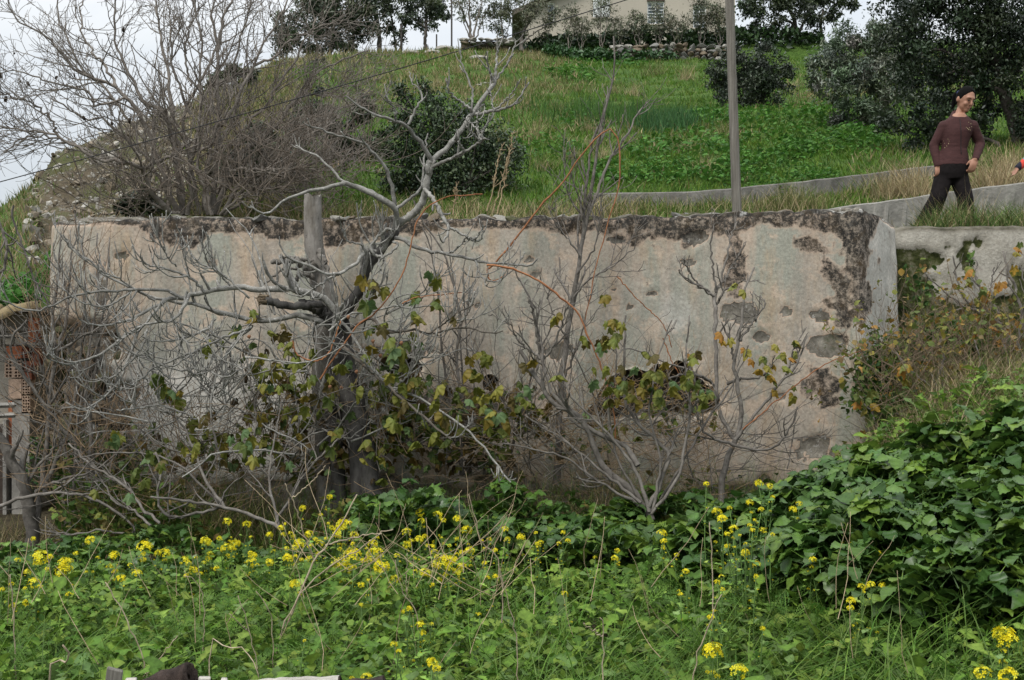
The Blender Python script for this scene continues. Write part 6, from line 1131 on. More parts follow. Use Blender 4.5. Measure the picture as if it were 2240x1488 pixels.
a = Acc(); ep = cc_[0][:, -1]; kq = gb2.integers(len(ep), size=1300); put(a, [RND, LOB[0]], ep[kq] + gb2.normal(size=(1300, 3)) * .03, U(-3, 3, 1300), gb2.normal(size=1300) * .7 - .4, gb2.normal(size=1300) * .5, U(.025, .06, 1300), pal([(.14, .15, .03), (.22, .19, .035), (.09, .12, .025), (.26, .15, .03), (.16, .11, .04)], 1300)); a.build('leaves', MT['fig_leaf'], br2, kind='stuff')
tag(iv.build('bramble_leaves', MT['leaf_soft']), 'green bramble leaves creeping over the bank at the wall end', 'leaves', kind='stuff')
WF = Acc(); n = 8000; pp = U(120, 1860, n); yy = U(8.3, 9.36, n); x = px2x(pp, yy); cl = fbm(x * 1.7 + 60, yy * 1.7, 3); hh = (.12 + .62 * np.clip(cl - .36, 0, 1) * 2.2) * vg.random(n) ** .7
put(WF, LOB[:2] + [RND] * 3, np.stack([x, yy, ground_z(x, yy) + hh], -1), U(-3.1, 3.1, n), vg.normal(size=n) * .6 - .1, vg.normal(size=n) * .5, U(.03, .075, n), pal([(.06, .11, .02), (.09, .14, .026), (.13, .14, .03), (.045, .085, .02), (.16, .13, .04)], n))
tag(WF.build('wall_foot_weeds', MT['leaf_soft']), 'mixed green and yellowing weeds growing along the foot of the wall', 'weeds', kind='stuff')
MOS = Acc(); n = 1500; pp = U(60, 330, n); yy = U(9.35, 9.5, n); q = U(950, 1080, n); put(MOS, [RND], np.array([(pp - 1120) / F * yy, yy, CZ + (744 - q) / F * yy]).T, U(-3, 3, n), vg.normal(size=n), vg.normal(size=n), U(.015, .035, n), pal(DARKG + OLIVE, n)); tag(MOS.build('wall_weeds', MT['leaf_soft']), 'small weeds at the foot of the crumbling wall corner', 'weeds', kind='stuff')

# ---- the mustard plants: every flower head in its place
HEADS = """197,1182,14 90,1222,22 60,1252,10 75,1275,16 140,1250,24 140,1230,16 316,1197,18 300,1255,14 250,1215,14 240,1240,10 4,1290,8 28,1325,10 60,1320,14 450,1185,16 497,1143,14 540,1148,12 480,1178,8 495,1200,16 515,1190,14 360,1210,16 345,1210,10 457,1222,10 423,1248,14 405,1225,12 265,1265,12 150,1300,8 590,1170,10 615,1155,10 620,1170,8 662,1112,10 721,1088,9 676,1168,12 655,1190,16 645,1200,12 690,1180,7 750,1150,18 740,1165,16 775,1170,12 765,1145,8 725,1155,8 700,1190,12 770,1215,22 740,1235,20 760,1250,12 815,1190,14 820,1215,20 835,1240,18 810,1225,12 790,1280,10 850,1270,14 870,1270,10 645,1278,14 630,1220,14 590,1230,12 550,1230,14 555,1215,10 475,1245,10 920,1122,14 922,1140,10 890,1165,14 917,1180,12 890,1192,12 958,1128,14 970,1140,10 1000,1135,12 1021,1160,16 1028,1205,14 1000,1180,8 970,1230,20 990,1225,14 950,1210,12 1010,1240,14 930,1255,16 945,1280,8 1000,1255,12 1060,1232,8 1105,1158,10 1110,1180,8 1140,1175,12 1182,1188,9 1175,1225,8 1070,1180,7 1232,1165,7 1345,1222,11 1350,1205,8 1235,1300,10 1448,1168,14 1452,1185,10 1452,1200,8 1545,1060,9 1660,1058,12 1684,1065,11 1640,1100,11 1665,1115,9 1690,1088,7 1735,1115,12 1748,1102,9 1568,1120,14 1580,1135,14 1605,1158,14 1590,1170,10 1630,1210,13 1655,1235,11 1665,1160,9 1893,1137,14 1868,1172,14 1885,1210,16 1865,1225,14 1922,1212,10 1845,1228,9 1778,1225,11 1775,1240,8 1885,1285,12 1905,1280,12 1930,1280,10 1862,1315,14 1860,1330,10 1570,1275,10 1580,1290,8 1500,1250,10 1555,1350,10 1560,1425,22 1617,1470,20 2195,1390,24 2205,1402,20 2170,1280,14 2150,1475,20 2205,1478,22 2238,1190,10 1668,1375,8 920,1368,14 925,1385,10 895,1335,8 862,1410,10 872,1425,8 945,1450,16 955,1462,12 803,1482,14 770,1485,8 1690,1170,7 1640,1150,8 1480,1215,8"""
HEADS = [tuple(map(float, q.split(','))) for q in HEADS.split()]
er = np.random.default_rng(15)
for cx_, cy_, rx, ry, n in [(730, 1195, 110, 50, 26), (970, 1215, 90, 50, 20), (520, 1205, 110, 35, 14), (250, 1235, 140, 40, 12), (90, 1250, 70, 40, 8), (830, 1240, 60, 40, 8), (1160, 1195, 90, 30, 8), (1610, 1160, 60, 50, 8), (1880, 1230, 40, 50, 6), (900, 1340, 200, 60, 6), (1450, 1290, 200, 60, 6)]:
    for k in range(n): HEADS.append((float(cx_ + er.normal() * rx * .6), float(cy_ + er.normal() * ry * .6), float(er.uniform(5, 9))))
YEL = [(0.72, 0.60, 0.012), (0.80, 0.70, 0.02), (0.62, 0.54, 0.015), (0.70, 0.68, 0.06)]
def flower_head(seed, n=24):
    r = np.random.default_rng(seed); a = Acc()
    for k in range(n):
        u_ = r.uniform(-.5, 1) if k > 3 else r.uniform(.6, 1); th = r.uniform(0, 6.28); c = np.sqrt(max(0, 1 - u_ * u_)); rad = r.uniform(.72, 1.0)
        p = np.array([c * np.cos(th), c * np.sin(th), u_ * .8]) * rad; d = p / np.linalg.norm(p); d = d + np.array([0, 0, .3]); d /= np.linalg.norm(d)
        e1 = np.cross(d, [0.3, .9, .1]); e1 /= np.linalg.norm(e1); e2 = np.cross(d, e1); s = r.uniform(.26, .40); col = np.array(YEL[r.integers(4)]) * r.uniform(.85, 1.15); ph = r.uniform(0, 1.5)
        for q in range(4):
            an = ph + q * np.pi / 2; ax = np.cos(an) * e1 + np.sin(an) * e2; bx = -np.sin(an) * e1 + np.cos(an) * e2; l1 = d * .12 * r.uniform(.2, 1.6)
            a.add([p, p + s * (.6 * ax - .34 * bx) + l1 * s * 2, p + s * ax + l1 * s, p + s * (.6 * ax + .34 * bx) + l1 * s * 2], [[0, 1, 2], [0, 2, 3]], col)
        a.add([p - d * .04, p * .3 + np.array([.02, 0, -.5]), p * .3 + np.array([-.02, .02, -.5])], [[0, 1, 2]], (.10, .16, .03))
    for k in range(9):
        th = r.uniform(0, 6.28); p = np.array([.28 * np.cos(th) * r.random(), .28 * np.sin(th) * r.random(), .85 + .15 * r.random()]); a.add([p + [-.07, 0, 0], p + [.07, 0, 0], p + [0, .07, .02], p + [0, 0, .16]], [[0, 1, 3], [1, 2, 3], [2, 0, 3]], (.30, .34, .04))
    v, f, t = a.arrays(); return newmesh('flower_head', v, f, MT['petal'], t, smooth=False)
FH = [flower_head(k, 20 + 3 * k) for k in range(6)]
def head_Y(px, py):
    l = np.interp(py, [1060, 1150, 1250, 1350, 1480], [7.9, 7.3, 6.3, 5.1, 3.95]); r = np.interp(py, [1060, 1150, 1250, 1350, 1480], [6.4, 6.0, 5.5, 4.8, 3.95]); k = sm((px - 1400) / 150); return l * (1 - k) + r * k
left_ = list(range(len(HEADS))); plants = []
while left_:
    k = left_.pop(0); grp = [k]
    for j in list(left_):
        if len(grp) < 4 and abs(HEADS[j][0] - HEADS[k][0]) < 34 and abs(HEADS[j][1] - HEADS[k][1]) < 48: grp.append(j); left_.remove(j)
    plants.append(grp)
SPECIAL = {(1560, 1425): 'mustard plant with one large yellow head low in the foreground right of centre', (1617, 1470): 'mustard plant with a yellow head cut by the bottom edge right of centre', (2195, 1390): 'mustard plant with the largest double yellow head near the lower right corner', (2150, 1475): 'mustard plant with broad yellow heads in the lower right corner', (2170, 1280): 'lone mustard head on the feathery weeds near the right edge', (1893, 1137): 'tall branched mustard plant before the broad dark leaves at right', (1660, 1058): 'tallest mustard plant with twin yellow heads before the dark leaves',
           (197, 1182): 'tall slim mustard plant rising above the others at far left', (721, 1088): 'highest mustard plant left of centre, one small head below the fig trunk', (662, 1112): 'slim mustard plant with a round head below the dead trunk', (1545, 1060): 'mustard plant with greenish half-open head below the young fig', (945, 1450): 'mustard plant with two heads at the bottom edge left of centre', (920, 1368): 'short mustard plant flowering low in the centre foreground', (803, 1482): 'mustard head cut by the bottom edge left of centre', (1448, 1168): 'mustard plant with a loose spike below the sprawling fig', (1345, 1222): 'small lone mustard plant at the centre right of the field', (1235, 1300): 'single small yellow mustard flower in the ferny weeds at centre'}
for grp in plants:
    hs = [HEADS[k] for k in grp]; pxm = np.mean([h[0] for h in hs]); lab = next((SPECIAL[(h[0], h[1])] for h in hs if (h[0], h[1]) in SPECIAL), None); gname = None
    if lab is None:
        pym = np.mean([h[1] for h in hs]); szm = max(h[2] for h in hs)
        lm = next(q for lim, q in ((70, 'at the left edge'), (150, 'below the brick building'), (240, 'below the leaning grey stump'), (330, 'below the crumbling wall corner'), (420, 'below the low grey branches'), (520, 'left of the low branches root'), (620, 'below the root of the low branches'), (690, 'left of the branching dead stalk'), (760, 'around the branching dead stalk'), (840, 'right of the branching dead stalk'), (930, 'below the fig trunk foot'), (1010, 'before the leaf mound under the fig'), (1090, 'below the round pipe hole'), (1200, 'below the tall young tree'), (1340, 'left of the sprawling fig root'), (1500, 'right below the sprawling fig root'), (1600, 'below the young fig root'), (1700, 'below the right wall end'), (1830, 'before the left part of the leaf mound'), (1900, 'before the middle of the leaf mound'), (9999, 'before the right part of the leaf mound')) if pxm < lim)
        row = 'far row' if pym < 1160 else 'middle row' if pym < 1225 else 'near row' if pym < 1290 else 'front'
        lab = '%s mustard plant, %s, %s, %s' % ('big' if szm > 14 else 'small' if szm < 9 else 'middling', ('one yellow head', 'two yellow heads', 'three yellow heads', 'four yellow heads')[len(hs) - 1], row, lm); gname = 'yellow mustard plants in the foreground'
    Yp = np.mean([head_Y(h[0], h[1]) for h in hs]); gx = px2x(pxm, Yp) + U(-.05, .05); b0 = np.array([gx, Yp, float(ground_z(gx, Yp))]); o = root('mustard_plant', b0, lab, 'mustard plant', gname); st = Acc()
    for px, py, sz in hs:
        t = P(px, py, Yp + U(-.08, .08)); r_h = min(sz / F * Yp * (.82 if sz < 18 else 1.0), .05); e = t - np.array([0, 0, r_h * .5]); m1 = b0 * .45 + e * .55 + vg.normal(size=3) * .02
        w = smooth_path([b0 - [0, 0, .03], m1, e], 9); add_tubes(st, (w[None], np.linspace(.0045, .002, 9)[None]), 5, tint=(.09, .16, .04))
        nl = 5; kk_ = vg.integers(3, 8, nl); put(st, LOB, w[kk_], U(-np.pi, np.pi, nl), U(.1, .8, nl), vg.normal(size=nl) * .2, U(.03, .07, nl), pal(MC, nl))
        s1 = sprout(w[None], np.full((1, 9), .002), 10, .55, .98, (.03, .06), (30, 70), 4, .6, .1, .6, vg, .6, .0012); add_tubes(st, s1, 3, tint=(.10, .17, .04))
        link('flower_head', FH[vg.integers(6)], o, M4(rotm(np.array([U(0, 6.28)]), np.array([U(-.35, .35)]), np.array([U(-.35, .35)]))[0], t - b0, r_h))
        for q in s1[0][:3, -1]: link('flower_head', FH[vg.integers(6)], o, M4(np.eye(3), q - b0, r_h * U(.2, .42)))
    st.build('stem', MT['stem'], o)
# ---- pale dead stalks standing among them
Z7 = lambda q: zp(q, 2.036, 0, 950); Z9 = lambda q: zp(q, 1.965, 1100, 950)
for lab, Y, lines in [('tallest pale dead stalk, branching, in the mustard below the fig', 5.6, [(Z7([(1215, 985), (1300, 800), (1380, 600), (1450, 500), (1520, 400), (1590, 270)]), 7, 3), (Z7([(1400, 560), (1370, 480), (1340, 400), (1300, 290), (1270, 220)]), 4, 2.5), (Z7([(1450, 495), (1530, 470), (1620, 450), (1750, 425)]), 4, 2.5), (Z7([(1300, 285), (1380, 220), (1450, 140)]), 3, 2)]),
                      ('thin pale stalk leaning against the tallest dead stalk', 5.4, [(Z7([(1240, 930), (1350, 700), (1500, 570), (1600, 510), (1700, 440)]), 5, 2.5)]), ('dead stalk leaning left in the lower left weeds', 4.8, [(Z7([(655, 1090), (640, 1020), (600, 900), (540, 790), (470, 660)]), 4, 2.5), (Z7([(640, 1080), (700, 1010), (790, 900)]), 3, 2)]), ('straight pale stalk at the far left edge', 4.9, [(Z7([(68, 1090), (62, 850), (45, 625)]), 4, 2.5)]),
                      ('hooked dead stalk in the weeds left of centre', 5.2, [(Z7([(905, 880), (905, 730), (870, 645), (820, 632)]), 3, 2)]), ('short dead stalk left of the branching stalk', 5.0, [(Z7([(1215, 890), (1195, 780), (1140, 700)]), 3.5, 2)]), ('bent dead stalk rising from the bottom left of centre', 4.4, [(Z7([(1150, 1090), (1110, 870), (1060, 720)]), 3.5, 2), (Z7([(1110, 880), (1020, 800)]), 2.5, 2)]), ('slanting dead stalk below the fig trunk right side', 5.6, [(Z7([(1860, 825), (1790, 700), (1760, 560)]), 3.5, 2), (Z7([(1810, 700), (1814, 530)]), 2.5, 2)]),
                      ('long dead stalk leaning left at the centre of the field', 5.8, [(Z7([(2230, 620), (2150, 480), (2110, 360), (2088, 268)]), 4, 2.5)]), ('curved dead stalk hanging over the dark gap at lower left', 4.3, [(Z7([(940, 958), (1000, 945), (1060, 950), (1110, 980), (1150, 1070)]), 3.5, 2.5)]), ('tall dead stalk below the large low mustard head', 4.4, [(Z9([(815, 1060), (880, 830), (940, 690)]), 4, 2.5)]), ('upright dead stalk under the tall mustard right of centre', 5.3, [(Z9([(900, 760), (896, 500), (888, 380)]), 3.5, 2.5)]),
                      ('forked dead stalk in the feathery weeds at bottom centre', 4.2, [(Z9([(428, 1060), (430, 830), (418, 790)]), 3.5, 2.5), (Z9([(430, 865), (390, 850), (352, 815)]), 3, 2)]), ('dead stalk at the bottom left of centre right of the fork', 4.3, [(Z9([(66, 1000), (40, 800), (0, 650), (-20, 560)]), 3.5, 2)]), ('pale dead branch poking from the leaves at the right edge', 5.6, [(Z9([(2260, 350), (2180, 440), (2120, 515)]), 4.5, 3)]), ('reddish curved dead stem at the bottom left', 4.2, [(Z7([(225, 1065), (290, 1020), (305, 975), (280, 940)]), 6, 4)])]:
    o = root('dead_stalk', P(*lines[0][0][0], Y), lab, 'stalk')
    for i_, (pts, w0, w1) in enumerate(lines):
        if i_ == 0: pts = grounded(pts, Y)
        w, r = limb(pts, Y, Y - .1, px_r(w0, Y), px_r(w1, Y), 22, .003, .06); a = Acc(); add_tubes(a, (w[None], r[None]), 5); a.build('stem', MT['dry_stalk'], o)
a = Acc(); dsx = tangle(a, 60, 600, 1100, 1180, 1330, 5.6, .7, (.2, .5), (.0012, .002), vg, .3, .12, 7, (-1.3, 1.3), 0, (1, .95, .85)); tangle(a, 60, 0, 2240, 1250, 1480, 5.0, .8, (.15, .4), (.0012, .002), vg, .5, .12, 6, (-.8, .8), 0, (1, .95, .85)); tag(a.build('dry_stems', MT['dry_stalk']), 'thin straw coloured stems scattered among the weeds', 'stems', kind='stuff')
# ---------------------------------------------------------------- house on the terrace
HY = 54.0; kH = HY / F
MT['house'] = flat('beige_render', (0.39, 0.35, 0.29), 0.9, 0.2, 0.08, 0.6, 0.2, bscale=30)
MT['roof'] = flat('roof_tiles', (0.10, 0.085, 0.07), 0.9, 0.2, 0.3, 3, 0.3)
MT['white_paint'] = flat('white_paint', (0.72, 0.73, 0.72), 0.6, 0.3, 0.06, 3)
MT['glass'] = flat('window_glass', (0.10, 0.13, 0.15), 0.1, 0.6, 0.2, 2)
MT['wood_dark'] = flat('dark_wood', (0.06, 0.045, 0.035), 0.8, 0.2, 0.3, 6)
house = root('house', (px2x(1370, HY), HY, 11.9), 'big beige rendered house on the terrace at the top of the slope', 'house')
WIN = [(1198, 1213, 6, 46, 0), (1297, 1334, -48, 39, 1), (1416, 1453, 3, 53, 2), (1516, 1545, 12, 62, 2), (1416, 1453, -120, -60, 2)]
def top_py(px): return 25 - (px - 1150) * 0.43
xb = sorted(set([1150, 1608] + [w[0] for w in WIN] + [w[1] for w in WIN])); a = Acc(); pyb_ = 130
def Hp(px, py, d=0.0): p = P(px, py, HY); return p + np.array([0, d, 0])
for x0_, x1_ in zip(xb[:-1], xb[1:]):
    cuts = sorted([(w[2], w[3]) for w in WIN if w[0] <= x0_ and w[1] >= x1_]); lo = None; segs = []; cur = None
    tops = (top_py(x0_), top_py(x1_)); y_prev = tops
    for c0_, c1_ in cuts: segs.append((y_prev, (c0_, c0_))); y_prev = (c1_, c1_)
    segs.append((y_prev, (pyb_, pyb_)))
    for (ta, tb_), (ba, bb_) in segs:
        a.add([Hp(x0_, ba), Hp(x1_, bb_), Hp(x1_, tb_), Hp(x0_, ta)], [[0, 1, 2, 3]])
for x0_, x1_, y0_, y1_, kd in WIN:      # reveals
    q = [Hp(x0_, y0_), Hp(x1_, y0_), Hp(x1_, y1_), Hp(x0_, y1_)]; r_ = [p + np.array([0, .22, 0]) for p in q]
    a.add(q + r_, [[0, 4, 5, 1], [1, 5, 6, 2], [2, 6, 7, 3], [3, 7, 4, 0]])
tl, tr2 = Hp(1150, top_py(1150)), Hp(1608, top_py(1608)); D = np.array([0, 9., 0])
bl_, br2 = Hp(1150, pyb_), Hp(1608, pyb_); a.add([bl_, tl, tl + D, bl_ + D], [[0, 1, 2, 3]]); a.add([br2, tr2, tr2 + D, br2 + D], [[3, 2, 1, 0]]); a.add([bl_ + D, tl + D, tr2 + D, br2 + D], [[0, 1, 2, 3]])
a.build('wall', MT['house'], house, smooth=False)
a = Acc(); e0, e1 = Hp(1120, top_py(1120)) + [0, -.35, 0], Hp(1612, top_py(1612)) + [0, -.35, 0]; th = np.array([0, 0, .22]); D2 = np.array([0, 9.7, 0])
a.add([e0, e1, e1 + D2, e0 + D2, e0 + th, e1 + th, e1 + th + D2, e0 + th + D2], [[0, 3, 2, 1], [4, 5, 6, 7], [0, 1, 5, 4], [1, 2, 6, 5], [2, 3, 7, 6], [3, 0, 4, 7]]); a.build('roof', MT['roof'], house, smooth=False)
def wbox(acc, x0, x1, y0, y1, d0, d1):
    p, q = Hp(x0, y1), Hp(x1, y0); acc.add(*box(p[0], q[0], HY + d0, HY + d1, p[2], q[2]))
for x0_, x1_, y0_, y1_, kd in WIN:
    a = Acc(); e = 2.2
    wbox(a, x0_ + .3, x0_ + e, y0_ + .3, y1_ - .3, .05, .13); wbox(a, x1_ - e, x1_ - .3, y0_ + .3, y1_ - .3, .05, .13); wbox(a, x0_ + e, x1_ - e, y0_ + .3, y0_ + e, .05, .13); wbox(a, x0_ + e, x1_ - e, y1_ - e, y1_ - .3, .05, .13)
    if kd: wbox(a, (x0_ + x1_) / 2 - 1.2, (x0_ + x1_) / 2 + 1.2, y0_ + e, y1_ - e, .06, .12)
    fo = a.build('window', MT['white_paint'], house, smooth=False)
    b_ = Acc(); wbox(b_, x0_ + .4, x1_ - .4, y0_ + .4, y1_ - .4, .14, .16); b_.build('pane', MT['glass'], fo, smooth=False)
    b_ = Acc(); wbox(b_, x0_ - 2, x1_ + 2, y1_ + .2, y1_ + 2.6, -.09, .2); b_.build('sill', MT['house'], fo, smooth=False)
    if kd == 1:
        for s0, s1 in ((x0_ + .8, (x0_ + x1_) / 2 - .6), ((x0_ + x1_) / 2 + .6, x1_ - .8)):
            b_ = Acc(); wbox(b_, s0, s0 + 1.6, y0_ + 1, y1_ - 1, -.02, .03); wbox(b_, s1 - 1.6, s1, y0_ + 1, y1_ - 1, -.02, .03)
            for q in np.arange(y0_ + 2, y1_ - 3, 3.2): wbox(b_, s0 + 1.7, s1 - 1.7, q, q + 2.4, -.01 + .01 * (int(q) % 2), .025)
            b_.build('shutter', MT['white_paint'], fo, smooth=False)
    elif kd == 2:
        b_ = Acc(); wbox(b_, x0_ - 1, x1_ + 1, y0_ - 3, y0_ - .2, -.05, .1); b_.build('lintel', MT['wood_dark'], fo, smooth=False)
        b_ = Acc()
        for q in np.arange(y0_ + 4, y1_ - 4, 7): wbox(b_, x0_ + 2.4, x1_ - 2.4, q, q + 1.2, .08, .115)
        b_.build('glazing_bars', MT['white_paint'], fo, smooth=False)
v, f = box(*(px2x(1385, 45), px2x(1405, 45), 44.9, 45.25, CZ + (744 - 84) / F * 45, CZ + (744 - 66) / F * 45))
bm = bmesh.new(); vs = [bm.verts.new(q) for q in v]; [bm.faces.new([vs[k] for k in q]) for q in f]; bmesh.ops.recalc_face_normals(bm, faces=bm.faces); bmesh.ops.bevel(bm, geom=bm.edges[:], offset=.03, segments=2, affect='EDGES'); bmesh.ops.subdivide_edges(bm, edges=bm.edges[:], cuts=1)
me = bpy.data.meshes.new('block'); bm.to_mesh(me); bm.free(); me.materials.append(flat('dark_block', (0.035, 0.034, 0.025), .95, .1, .4, 8, .8)); tag(link('stone_block', me), 'small dark square block standing on the crest before the pale house', 'block')
# ---- dry stone walls on the crest
def stone_wall(label, x0, x1, y0, y1, Y, sw, sh, pale=0.3):
    o = root('stone_wall', (px2x((x0 + x1) / 2, Y), Y, CZ + (744 - y1) / F * Y), label, 'wall'); py = y1; row = 0
    while py > y0:
        px = x0 + U(-4, 4)
        while px < x1:
            w_ = sw * U(.7, 1.5); h_ = sh * U(.8, 1.25); p = P(px + w_ / 2, py - h_ / 2 + U(-1.5, 1.5), Y + U(-.1, .1) + .04 * row); kk = (2 if vg.random() < pale else vg.integers(2)) + 4 * vg.integers(3)
            put_rock(o, p, (w_ * .62 / F * Y, .2, h_ * .66 / F * Y), kk); px += w_
        py -= sh; row += 1
    v, f = box(px2x(x0, Y), px2x(x1, Y), Y + .12, Y + .5, CZ + (744 - y1 - 6) / F * Y, CZ + (744 - y0 - 3) / F * Y); mk('rubble_core', v, f, MT['cave'], o, smooth=False)
stone_wall('dry stone wall of grey boulders on the crest right before the house', 1330, 1598, 104, 134, 41.6, 14, 9)
stone_wall('short low pile of stones on the crest below the fan-shaped tree', 1008, 1120, 86, 98, 42.4, 17, 7, .6)
for px, py, s0 in [(1050, 130, .30), (1062, 185, .12), (1048, 188, .09), (900, 118, .3), (948, 116, .26), (975, 108, .3), (1010, 98, .3)]:
    p = hit(px, py, y1=44); tag(link('boulder', rocks[(2 + 4 * vg.integers(3))], None, M4(np.diag([1.3, 1, .6]), p, s0)), 'pale boulder lying in the grass near the crest' if s0 > .2 else 'small white stone lying in the grass below the boulders', 'boulder', 'pale boulders near the crest' if s0 > .2 else 'small white stones')
MT['rust'] = flat('dark_metal', (0.05, 0.045, 0.04), .7, .3, .3, 10)
for px, t_, b0, r_, lab in [(878, 55, 116, .05, 'dark fence post on the ridge between the two pines'), (988, -30, 104, .035, 'tall thin mast in the sky gap on the ridge'), (955, 76, 108, .03, 'short thin post in the sky gap on the ridge')]:
    p = P(px, b0, 43.2); q = P(px, t_, 43.2); a = Acc(); add_tubes(a, (np.stack([p - [0, 0, .3], (p + q) / 2, q])[None], np.array([[r_, r_, r_]])), 6); tag(a.build('post', MT['rust']), lab, 'post')

# ---------------------------------------------------------------- wooden pole and cable
m, t, b, o = principled('weathered_wood', 0.85, 0.2)
L(t, ramp(t, noise(t, 8, 7, .7, stretch=(8, 8, .22)), [(.3, (.07, .063, .053)), (.5, (.155, .143, .122)), (.7, (.24, .225, .195))]), b.inputs['Base Color']); bump(t, b, noise(t, 10, 6, .7, stretch=(10, 10, .2)), .7, .01); MT['wood'] = m
PYp = 11.7; pole = root('utility_pole', P(1612, 470, PYp), 'tall weathered grey wooden utility pole standing behind the wall', 'pole'); a = Acc()
top = P(1589, -190, PYp); bot = P(1614, 520, PYp); w = np.linspace(bot, top, 40); v, f = tubes(w[None], np.linspace(.047, .040, 40)[None], 20); v = v + vg.normal(size=v.shape) * .0012; a.add(v, f); n_ = len(v); a.add(np.concatenate([v[-20:], [top + [0, 0, .02]]]), [[k, (k + 1) % 20, 20] for k in range(20)]); a.build('shaft', MT['wood'], pole)
for k, q in enumerate((-60, -110)):
    a = Acc(); c = P(1593, q, PYp) + [-.06, -.05, 0]; add_tubes(a, (np.stack([c + [.08, .02, -.06], c + [0, 0, -.05], c + [0, 0, .0]])[None], np.array([[.008, .008, .008]])), 6); rv, rf2 = rockmesh(40, .05, 2); a.add(rv * np.array([.03, .03, .045]) + c, rf2); a.build('insulator', MT['concrete'], pole)
c0, c1 = P(1593, -62, PYp) + [-.07, -.05, 0], P(-260, 468, 11.0); s = np.linspace(0, 1, 80)[:, None]; w = c0 * (1 - s) + c1 * s; w[:, 2] -= (4 * s * (1 - s))[:, 0] * .05
a = Acc(); add_tubes(a, (w[None], np.full((1, 80), .0048)), 6); tag(a.build('cable', flat('black_cable', (.012, .012, .012), .6, .3, .1)), 'black cable running down across the hillside from the wooden pole', 'cable')

# ---------------------------------------------------------------- brick outbuilding at the left edge
bb = root('brick_building', (px2x(20, 10.3), 10.3, 0.1), 'unfinished outbuilding of hollow clay bricks at the left edge below the slope', 'building'); BY = 10.3
MT['cement'] = flat('cement_render', (0.34, 0.31, 0.255), .92, .15, .25, 5, .6); MT['cement2'] = flat('grey_cement', (0.24, 0.225, 0.20), .92, .15, .35, 7, .7)
MT['brick_red'] = flat('red_clay', (0.33, 0.115, 0.055), .9, .15, .25, 14, .5); MT['brick_pale'] = flat('pale_clay', (0.42, 0.30, 0.22), .9, .15, .3, 18, .5); MT['brick_dark'] = flat('dark_clay', (0.20, 0.075, 0.045), .9, .15, .35, 14, .5); MT['hole'] = flat('brick_core', (0.12, 0.07, 0.05), .95, .1, .2)
def bpart(name, x0, x1, y0, y1, d0, d1, mat, par=bb):
    p, q = P(x0, y1, BY), P(x1, y0, BY); v, f = box(p[0], q[0], BY + d0, BY + d1, p[2], q[2]); v = v + vg.normal(size=v.shape) * .002; return mk(name, v, f, MT[mat], par, smooth=False)
bpart('wall', -420, 60, 684, 1180, .12, .8, 'cement'); bpart('rendered_band', -420, 56, 741, 756, .06, .118, 'cement2')
for y0_, y1_ in ((717, 725), (733, 739)): bpart('concrete_bar', -420, 60, y0_, y1_, .05, .116, 'concrete_pale')
for k in range(5): bpart('cement_block', -78 + k * 27, -54 + k * 27, 740.5, 754, .02, .058, 'cement')
bpart('pillar', 28, 66, 905, 1190, -.02, .117, 'cement2'); bpart('brick', 62, 78, 696, 749, .0, .11, 'brick_red'); bpart('brick', 66, 84, 757, 800, .03, .16, 'brick_dark'); bpart('brick', 50, 67, 790, 832, .02, .115, 'brick_dark'); bpart('concrete_ledge', 46, 88, 750, 755.5, -.03, .16, 'cement2')
def hollow(x0, x1, y0, y1, nx_, ny_, mat, d=0.0, gap_mid=True):
    """hollow clay brick seen on its holed end"""
    a = Acc(); xs_ = [x0]; cx_ = []; W_ = x1 - x0; cells = nx_; pitch = W_ / (cells + (.9 if gap_mid else .3)); xx_ = x0 + pitch * .15
    for k in range(cells):
        if gap_mid and k == cells // 2: xx_ += pitch * .6
        cx_.append((xx_ + pitch * .18, xx_ + pitch * .86)); xx_ += pitch
    ph = (y1 - y0) / ny_; ry = [(y0 + ph * (k + .2), y0 + ph * (k + .82)) for k in range(ny_)]
    bx_ = sorted([x0, x1] + [q for c in cx_ for q in c]); by_ = sorted([y0, y1] + [q for c in ry for q in c])
    for xa, xb_ in zip(bx_[:-1], bx_[1:]):
        for ya, yb_ in zip(by_[:-1], by_[1:]):
            ish = (xa, xb_) in cx_ and (ya, yb_) in ry; q = [P(xa, yb_, BY), P(xb_, yb_, BY), P(xb_, ya, BY), P(xa, ya, BY)]; q = [p + np.array([0, d, 0]) for p in q]
            if not ish: a.add(q, [[0, 1, 2, 3]])
            else: a.add(q + [p + np.array([0, .09, 0]) for p in q], [[0, 4, 5, 1], [1, 5, 6, 2], [2, 6, 7, 3], [3, 7, 4, 0], [4, 7, 6, 5]])
    q = [P(x0, y1, BY), P(x1, y1, BY), P(x1, y0, BY), P(x0, y0, BY)]; q = [p + np.array([0, d, 0]) for p in q]; a.add(q + [p + np.array([0, .11, 0]) for p in q], [[0, 1, 5, 4], [1, 2, 6, 5], [2, 3, 7, 6], [3, 0, 4, 7]]); a.build('brick', MT[mat], bb, smooth=False)
bpart('brick', 14, 48, 757, 784, -.005, .116, 'brick_red'); hollow(49, 60, 758, 783, 2, 5, 'brick_dark', 0, False); hollow(10, 47, 789, 826, 4, 5, 'brick_pale'); bpart('brick', 19, 47, 829, 872, -.005, .116, 'brick_pale'); hollow(48, 66, 830, 862, 3, 5, 'brick_pale', 0, False); hollow(48, 66, 866, 901, 3, 5, 'brick_pale', 0, False); bpart('brick', 28, 47, 876, 903, -.002, .117, 'cement2'); bpart('brick', 18, 27, 876, 1000, 0, .116, 'brick_red')
for y0_ in (886, 908): 
    p, q = P(-400, y0_ + 14, BY - .4), P(32, y0_, BY - .4); a = Acc(); w = np.stack([p, (p + q) / 2, q]); add_tubes(a, (w[None], np.full((1, 3), .022)), 4); a.build('rail', MT['concrete_pale'], bb, smooth=False)
